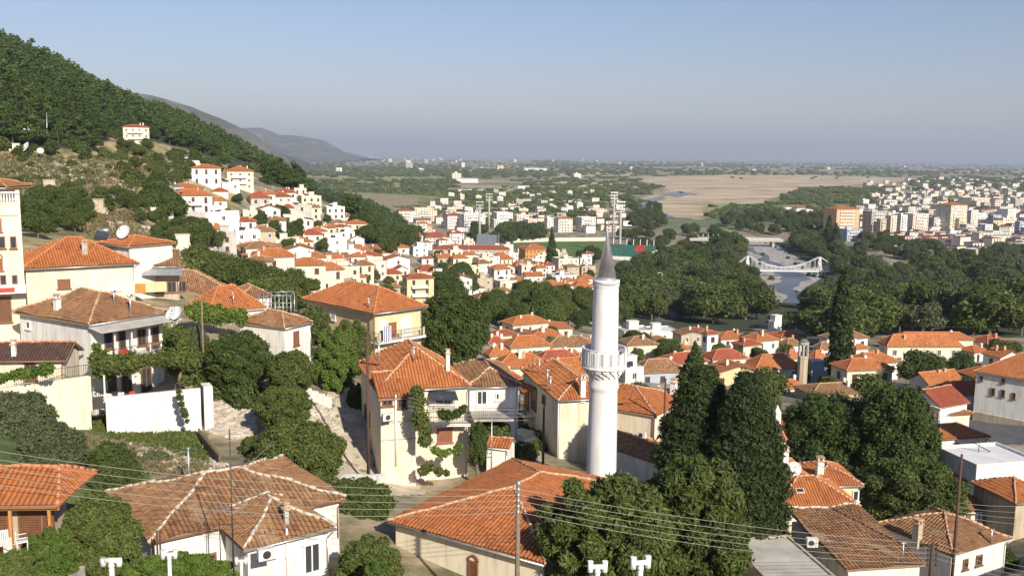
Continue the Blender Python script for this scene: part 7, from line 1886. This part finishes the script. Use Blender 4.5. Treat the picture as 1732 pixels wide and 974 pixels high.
rubble([(180,370),(330,400),(350,440),(250,440),(180,400)], 500, .25, .9, 'rocks on the slope below the bushes', 6)
def garden_wall(a, b_, h, label, mat='w', t=.16, n=8):
    A_ = hit(*a); B_ = hit(*b_); d = (B_-A_); d.z = 0; L = d.length; d.normalize(); nn = Vector((-d.y, d.x, 0)); mb = MB(); zt_ = max(A_.z, B_.z)+h
    for i in range(n):
        p = A_.lerp(B_, i/n); q = A_.lerp(B_, (i+1)/n); z0 = min(tz(p.x, p.y), tz(q.x, q.y))-.6; z1 = tz(*(p.lerp(q, .5))[:2])+h; c = p.lerp(q, .5)
        mb.box((c.x, c.y, (z0+z1)/2), d*(L/n/2+.001), nn*t, UPZ*(z1-z0)/2)
    tag(mb.build('garden_wall', [mat]), label, 'wall')
for a, b_, h_, lb in [((578,832),(648,826), 1.1, 'white low wall beside the lane, left of the mosque'), ((358,428),(410,402), 1.3, 'white wall along the bend of the slope lane'),
    ((590,636),(626,612), 1.2, 'white garden wall at the top of the lane'), ((470,655),(560,690), .9, 'white ruined wall below the bushy tree near the lane'), ((350,640),(420,668), .8, 'broken white wall above the rubble bank'),
    ((500,432),(545,442), 2.0, 'white wall descending beside the spreading dark tree'), ((296,362),(355,368), 1.5, 'white wall under the arcaded slope house'), ((560,480),(640,488), 1.6, 'white wall behind the large orange hip roof'),
    ((650,800),(720,812), .6, 'low white wall at the foot of the cream house'), ((430,478),(500,484), 1.4, 'cream wall below the stone sided house')]:
    garden_wall(a, b_, h_, lb)
def pole(name, top, bot, Y, r, mat, label, cat='pole', parts=None):
    t = P(top[0], top[1], Y); b_ = P(bot[0], bot[1], Y); g = tz(t.x, Y); b_ = Vector((t.x, t.y, min(g, b_.z)))
    e = empty(name, b_, label, cat); mb = MB(); mb.tube(b_-UPZ*.5, t, r*1.15, r*.8, 8); mb.build('shaft', [mat], e); return e, t, b_
e, tA, bA = pole('utility_pole', (877, 816), (877, 1000), 42, .12, 'wood', 'weathered wooden utility pole in front of the mosque roof', 'utility pole')
insA = []
for k in range(5):
    z = tA.z-.22-k*.27; mb = MB(); c = Vector((tA.x, tA.y, z)); mb.tube(c-Vector((.0, .12, 0)), c-Vector((0, .26, 0)), .02, n=5); mb.lathe(c+Vector((0, -.26, -.06)), [(.0, 0), (.045, .01), (.04, .05), (.055, .09), (0, .13)], 8); mb.build('insulator', ['shut_w'], e); insA.append(c-Vector((0, .26, 0)))
mb = MB(); mb.lathe(tA+Vector((0, 0, .0)), [(.12, -.1), (.14, .02), (.05, .1), (0, .12)], 8); mb.build('cap', ['metal'], e)
e, tB, bB = pole('utility_pole', (1578, 918), (1576, 1000), 52, .13, 'wood_d', 'dark utility pole with stacked insulators, bottom right between two brown roofs', 'utility pole')
insB = []
for k in range(5):
    c = Vector((tB.x, tB.y, tB.z-.15-k*.3)); mb = MB(); mb.box(c, (.3, 0, 0), (0, .04, 0), (0, 0, .035)); mb.tube(c+Vector((-.26, 0, 0)), c+Vector((-.26, 0, .16)), .045, n=6); mb.tube(c+Vector((.26, 0, 0)), c+Vector((.26, 0, .16)), .045, n=6); mb.build('insulator_arm', ['dmetal'], e); insB.append(c+Vector((-.26, 0, .14)))
e, tC, bC = pole('utility_pole', (1627, 768), (1614, 960), 58, .10, 'wood_d', 'tall thin dark utility pole rising above the mottled brown roof, right', 'utility pole')
e, tD, bD = pole('utility_pole', (621, 566), (624, 790), 68, .11, 'wood_d', 'dark brown utility pole at the left corner of the cream three storey house', 'utility pole')
e, tE, bE = pole('utility_pole', (1126, 640), (1128, 790), 79, .10, 'wood_d', 'dark utility pole with a lamp arm right of the plain cream wall', 'utility pole')
mb = MB(); mb.tube(tE-UPZ*.8, tE-UPZ*.5-Vector((.9, .3, 0)), .04, n=5); mb.box(tE-UPZ*.5-Vector((1.1, .35, .05)), (.3, 0, 0), (0, .12, 0), (0, 0, .06)); mb.build('lamp_arm', ['metal'], e)
e, tF, bF = pole('utility_pole', (920, 688), (920, 775), 74, .10, 'wood_d', 'shorter dark utility pole in the shaded lane beside the long orange roof', 'utility pole')
for k in range(5): mb = MB(); mb.tube(tF-UPZ*(.15+k*.28)-Vector((.16, 0, 0)), tF-UPZ*(.15+k*.28)+Vector((.16, 0, 0)), .04, n=6); mb.build('insulator', ['shut_w'], e)
e, tG, bG = pole('utility_pole', (832, 700), (832, 762), 72, .05, 'metal', 'thin light metal pole behind the mosque roof', 'pole')
e, tH, bH = pole('utility_pole', (1440, 610), (1440, 645), 178, .13, 'wood_d', 'plain dark pole in the street right of the tall cypress', 'utility pole')
e, tI, bI = pole('utility_pole', (341, 510), (338, 640), 82, .09, 'wood', 'bare timber pole beside the vine terrace of the white balcony house', 'pole')
# aerial wires, each sagging in a real catenary
def wire(a, b_, sag, r, mat, label, group=None, name='overhead_wire'):
    a = Vector(a); b_ = Vector(b_); pts = []
    for i in range(25): f = i/24; pts.append(a.lerp(b_, f)-UPZ*sag*4*f*(1-f))
    mb = MB(); mb.path(pts, r, 4); return tag(mb.build(name, [mat]), label, 'wire', group)
MT['wire'] = m_plain('aluminium_wire', (.36,.34,.28), .6, .1)
MT['wire_d'] = m_plain('black_cable', (.03,.03,.03), .6, .1)
N5 = ['topmost', 'second', 'third', 'fourth', 'lowest']
for k in range(5):
    wire(P(-160, 735+k*14, 40), insA[k], .75+.05*k, .012, 'wire', f'{N5[k]} of the five wires running left from the wooden pole')
    wire(insA[k], insB[k], .35+.05*k, .012, 'wire', f'{N5[k]} of the five wires running right from the wooden pole')
for k in range(4):
    wire(tC-UPZ*(3.2+k*.28), P(1860, 838+k*14, 70), .5, .011, 'wire', f'{N5[k] if k < 3 else "lowest"} of four wires leaving the tall thin pole to the right')
    wire(insB[k]+Vector((.52, 0, 0)), P(1900, 985+k*8, 50), .3, .011, 'wire', f'{N5[k] if k < 3 else "lowest"} of four wires from the insulator pole to the right edge')
for k in range(3): wire(P(1268, 716+k*8, 88), tC-UPZ*(2.6+k*.3), .8, .018, 'wire_d', f'{["upper", "middle", "lower"][k]} black cable crossing the dark clump of trees')
for k in range(4): wire(P(690, 672+k*7, 68), tF-UPZ*(.15+k*.28), .4, .011, 'wire', f'{N5[k] if k < 3 else "lowest"} of four wires between the cream house and the shaded lane pole')
for k in range(2): wire(tD-UPZ*(.6+k*.5), P(345, 560+k*18, 84), .9, .012, 'wire', f'{["upper", "lower"][k]} wire from the brown pole to the trees on the left')
wire(P(405, 795, 50), P(470, 735, 64), .2, .02, 'wire', 'pale rope rising from the brown roof to the round green tree')
# lattice aerials on the patchy brown roof
def aerial(x0, y0, x1, y1, Y, label, arms, r=.03):
    t = P(x0, y0, Y); b_ = P(x1, y1, Y); b_ = Vector((t.x, t.y, b_.z)); e = empty('tv_aerial', b_, label, 'aerial')
    mb = MB(); mb.tube(b_-UPZ*.3, t, r, r*.7, 6); mb.build('mast', ['dmetal'], e)
    for (f, L_, nn, rz) in arms:
        c = b_.lerp(t, f); d = Vector((math.cos(rz), math.sin(rz), 0)); q = Vector((-d.y, d.x, 0)); m2 = MB(); m2.tube(c-d*L_/2, c+d*L_/2, .014, n=4)
        for i in range(nn): p = c-d*L_/2+d*L_*i/(nn-1); m2.tube(p-q*.28*(1-.4*i/nn), p+q*.28*(1-.4*i/nn), .008, n=3)
        m2.build('antenna_array', ['metal'], e)
    return e
aerial(388, 725, 400, 1000, 41, 'tall dark aerial mast with yagi arrays in front of the patchy brown roof', [(.93, 1.1, 8, .4), (.52, 1.3, 10, .1), (.5, .9, 6, 1.4)], .045)
aerial(370, 850, 380, 940, 43, 'shorter dark aerial rod left of the tall aerial mast', [(.85, .8, 6, .3)], .03)
aerial(710, 560, 712, 600, 74, 'thin aerial on the ridge of the cream three storey house', [(.9, .8, 6, .2)], .02)
aerial(864, 580, 866, 612, 150, 'thin aerial above the house with the steep orange hip', [(.9, 1.2, 6, .2)], .04)
aerial(1187, 548, 1187, 580, 230, 'aerial on the tan gabled house right of the minaret', [(.9, 1.8, 7, .2)], .05)
aerial(1098, 662, 1100, 690, 82, 'thin aerial on the orange roof right of the minaret', [(.9, .8, 6, .2)], .025)
aerial(1403, 905, 1404, 960, 58, 'thin aerial on the striped brown roof', [(.85, .7, 6, .3)], .02)
aerial(1188, 555, 1188, 585, 235, 'second aerial on the tan gabled house', [(.9, 1.4, 5, 1.2)], .05)
# twin timber posts at the corner of the patchy roofed house
for i, (x, lb) in enumerate(((265, 'left one of two dark timber posts at the corner of the patchy roofed house'), (270, 'right one of two dark timber posts at the corner of the patchy roofed house'))):
    t = P(x, 898, 42.5); mb = MB(); mb.tube((t.x, t.y, tz(t.x, t.y)-.3), t, .05, n=6); tag(mb.build('timber_post', ['wood_d']), lb, 'post')
t = P(318, 759, 56); e = empty('flue_pipe', Vector((t.x, t.y, tz(t.x, t.y))), 'slim grey flue pipe with a flat cap behind the patchy brown roof', 'chimney'); mb = MB(); mb.tube((t.x, t.y, tz(t.x, t.y)-.3), t, .07, n=8); mb.build('pipe', ['metal'], e); mb = MB(); mb.lathe(t, [(.0, .02), (.16, .02), (.16, .07), (0, .12)], 10); mb.build('cap', ['metal'], e)
# house below the frame that carries the pipe cowls at the bottom edge
MT['pvc'] = m_plain('grey_pvc_pipe', (.62,.60,.55), .5, .15)
lh = House('flat_roofed_house', 'flat roofed house just below the bottom edge carrying the left pipe cowls', Vector((-10.5, 16.5, 62.0)), Vector((0, 1, 0)), 6, Vector((1, 0, 0)), 8, 58, 'house'); lh.walls('w', 0); lh.flat(.2)
lh2 = House('flat_roofed_house', 'flat roofed house just below the bottom edge carrying the right pipe cowls', Vector((-.5, 16.5, 62.0)), Vector((0, 1, 0)), 6, Vector((1, 0, 0)), 6, 58, 'house'); lh2.walls('w', 0); lh2.flat(.2)
def cowl(x, y, Y, kind, label, rz=0.0, s=1.0, mat='pvc'):
    c = P(x, y, Y); e = empty('pipe_cowl', (c.x, c.y, 62.0), label, 'chimney cowl'); d = Vector((math.cos(rz), math.sin(rz), 0)); mb = MB()
    mb.tube((c.x, c.y, 62.0), c, .06*s, n=10); mb.tube(c-UPZ*.16*s, c-UPZ*.1*s, .072*s, n=10); mb.build('pipe', [mat], e); mb = MB()
    mb.tube(c-d*.19*s, c+d*.19*s, .062*s, n=10)
    for q in (-1, 1):
        m = c+d*.18*s*q
        if kind == 'H': mb.tube(m-UPZ*.13*s, m+UPZ*.13*s, .066*s, n=10); mb.tube(m+UPZ*.13*s, m+UPZ*.15*s, .075*s, n=10)
        else: mb.tube(m-UPZ*.13*s, m+UPZ*.05*s, .068*s, n=10)
    mb.build('cowl_head', [mat], e)
cowl(188, 947, 20.5, 'T', 'T-shaped pipe cowl at the bottom edge, far left one'); cowl(286, 937, 20.5, 'H', 'H-shaped grey pipe cowl at the bottom left, second from the left', .15, .75)
cowl(408, 948, 21, 'H', 'small H-shaped cowl at the bottom beside the tall aerial', .1, .6); cowl(1011, 958, 20, 'H', 'left one of two white H-shaped cowls at the bottom before the feathery trees', .05, .9, 'white_metal'); cowl(1084, 951, 20, 'H', 'right one of two white H-shaped cowls at the bottom before the feathery trees', .2, .95, 'white_metal')
# street lamps in the park
for (x, yt, yb, s1, lb) in ((1498, 505, 535, -1, 'white street lamp in front of the bare trunked tree'), (1440, 497, 515, 1, 'white street lamp among the park trees left of the bare trunked tree'), (1710, 495, 525, -1, 'white street lamp at the right end of the park'), (1120, 462, 485, -1, 'street lamp in the park right of the silver cone'), (1158, 480, 498, 1, 'second street lamp in the park right of the silver cone'), (1180, 478, 498, 1, 'third street lamp in the park, nearest the river')):
    g = hit(x, yb+12); t = P(x, yt, g.y); e = empty('street_lamp', g, lb, 'street lamp'); mb = MB(); mb.tube(g-UPZ*.3, t, .14, .08, 6); mb.tube(t, t+Vector((s1*1.4, 0, .15)), .07, n=5); mb.build('lamp_post', ['white_metal'], e); mb = MB(); mb.box(t+Vector((s1*1.7, 0, .12)), (.5, 0, 0), (0, .18, 0), (0, 0, .1)); mb.build('lamp_head', ['white_metal'], e)
# parked cars in the visible streets
MT['tyre'] = m_plain('tyre_rubber', (.02,.02,.02), .9, .1)
def car(x, yb, rz, col, label, g=None):
    g = g or hit(x, yb); e = empty('parked_car', g+UPZ*.06, label, 'car'); e.rotation_euler = (0, 0, rz); MT.setdefault('car_'+label, m_plain('car_paint', col, .3, .05)); L_ = 4.1
    pr = [(-2.05, .45), (-2.0, .85), (-1.2, .95), (1.35, .92), (2.0, .8), (2.05, .4)]
    def ext(pr, w0, w1, z0): 
        m = MB(); A_ = [Vector((a, -w0, b_)) for a, b_ in pr]; B_ = [Vector((a, w0, b_)) for a, b_ in pr]; m.poly(A_); m.poly(B_[::-1])
        for i in range(len(pr)): j = (i+1) % len(pr); m.poly([A_[i], B_[i], B_[j], A_[j]])
        return m
    me = ext(pr+[(2.0, .28), (-2.0, .28)], .84, .84, 0).mesh('body', ['car_'+label]); link('body', me, e)
    me = ext([(-1.75, .92), (-1.35, 1.36), (.45, 1.38), (1.15, .93)], .74, .7, 0).mesh('cabin', ['glass']); link('cabin', me, e)
    m = MB(); m.box((-.45, 0, 1.39), (.95, 0, 0), (0, .70, 0), (0, 0, .025)); link('roof', m.mesh('roof', ['car_'+label]), e)
    for a in (-1.3, 1.3):
        for b_ in (-.8, .8): m = MB(); m.tube((a, b_-.1, .3), (a, b_+.1, .3), .31, n=14); link('wheel', m.mesh('wheel', ['tyre']), e)
for q in ((1452, 618, .3, (.30,.32,.36), 'silver grey car parked in the street right of the tall cypress'), (1478, 622, .35, (.04,.06,.15), 'dark blue car parked in the street by the balconied house'),
          (1124, 505, 1.2, (.6,.6,.6), 'white car on the park street right of the silver cone'), (1130, 530, 1.3, (.06,.07,.10), 'dark car on the park street right of the silver cone'), (886, 755, 1.0, (.08,.09,.11), 'dark car parked in the shaded lane beside the long orange roofed house'), (300, 322, .2, (.45,.45,.45), 'pale car on the upper slope road')): car(*q)
# laundry, tanks and other roof clutter that the photograph shows
def roof_tank(h, i, j, label, s=1.0):
    p = h.corner(i, j); p.z = h.A.z; e = empty('solar_heater', p, label, 'solar heater'); mb = MB(); mb.box(p+UPZ*.75*s, (.75*s, 0, 0), Vector((0, .45, .4))*s, (0, -.02, .03)); mb.build('panel', ['glass'], e); mb = MB(); mb.tube(p+Vector((-.7, .45, 1.2))*s, p+Vector((.7, .45, 1.2))*s, .22*s, n=10); mb.build('tank', ['white_metal'], e)
    mb = MB()
    for a in (-.6, .6): mb.tube(p+Vector((a, .45, 0))*s, p+Vector((a, .45, 1.1))*s, .025, n=4)
    mb.build('stand', ['metal'], e)
fl_ = [(r, h_) for r, h_ in zip(ROWS, MIDS) if r[5] == 'f' and r[2] > 24 and h_.root.location.y < 900]
for r, h_ in fl_[:22]:
    base_ = r[8]; lb = 'solar water heater on the roof of the '+' '.join(base_.split()[:7]); roof_tank(h_, .3, .35, lb, 1.1)
# rubbish: dumpsters? none. fence of thin posts on the grass bank
e = empty('wooden_fence', P(345, 760, 62), 'short dark plank fence on the grass bank above the brown roof', 'fence')
a = hit(337, 742); b_ = hit(372, 785); mb = MB()
for i in range(16): p = a.lerp(b_, i/15); mb = MB(); mb.box(p+UPZ*.35, Vector((.09, -.05, 0)), (.01, .015, 0), UPZ*.5); mb.build('plank', ['wood'], e)
mb = MB(); mb.tube(a+UPZ*.65, b_+UPZ*.65, .03, n=4); mb.tube(a+UPZ*.2, b_+UPZ*.2, .03, n=4); mb.build('rails', ['wood'], e)

# air conditioners on the near house walls
MT['ac'] = m_plain('air_conditioner_casing', (.66,.65,.62), .5, .08)
def ac_unit(px, py, Y, rz, label):
    p = P(px, py, Y); mb = MB(); mb.abox(p, .8, .3, .55, 0, rz); d = Vector((math.sin(rz), -math.cos(rz), 0)); mb.tube(p+d*.15, p+d*.17, .2, n=14, mi=1); mb.abox(p-UPZ*.3, .84, .34, .04, 1, rz); tag(mb.build('air_conditioner', ['ac', 'dmetal']), label, 'air conditioner')
ac_unit(655, 705, 69.2, .55, 'air conditioner on the front left bay of the cream three storey house')
ac_unit(1085, 735, 79.6, -.6, 'air conditioner on the plain cream wall right of the minaret')
ac_unit(450, 936, 43.0, .55, 'air conditioner on the white wall of the patchy roofed house')
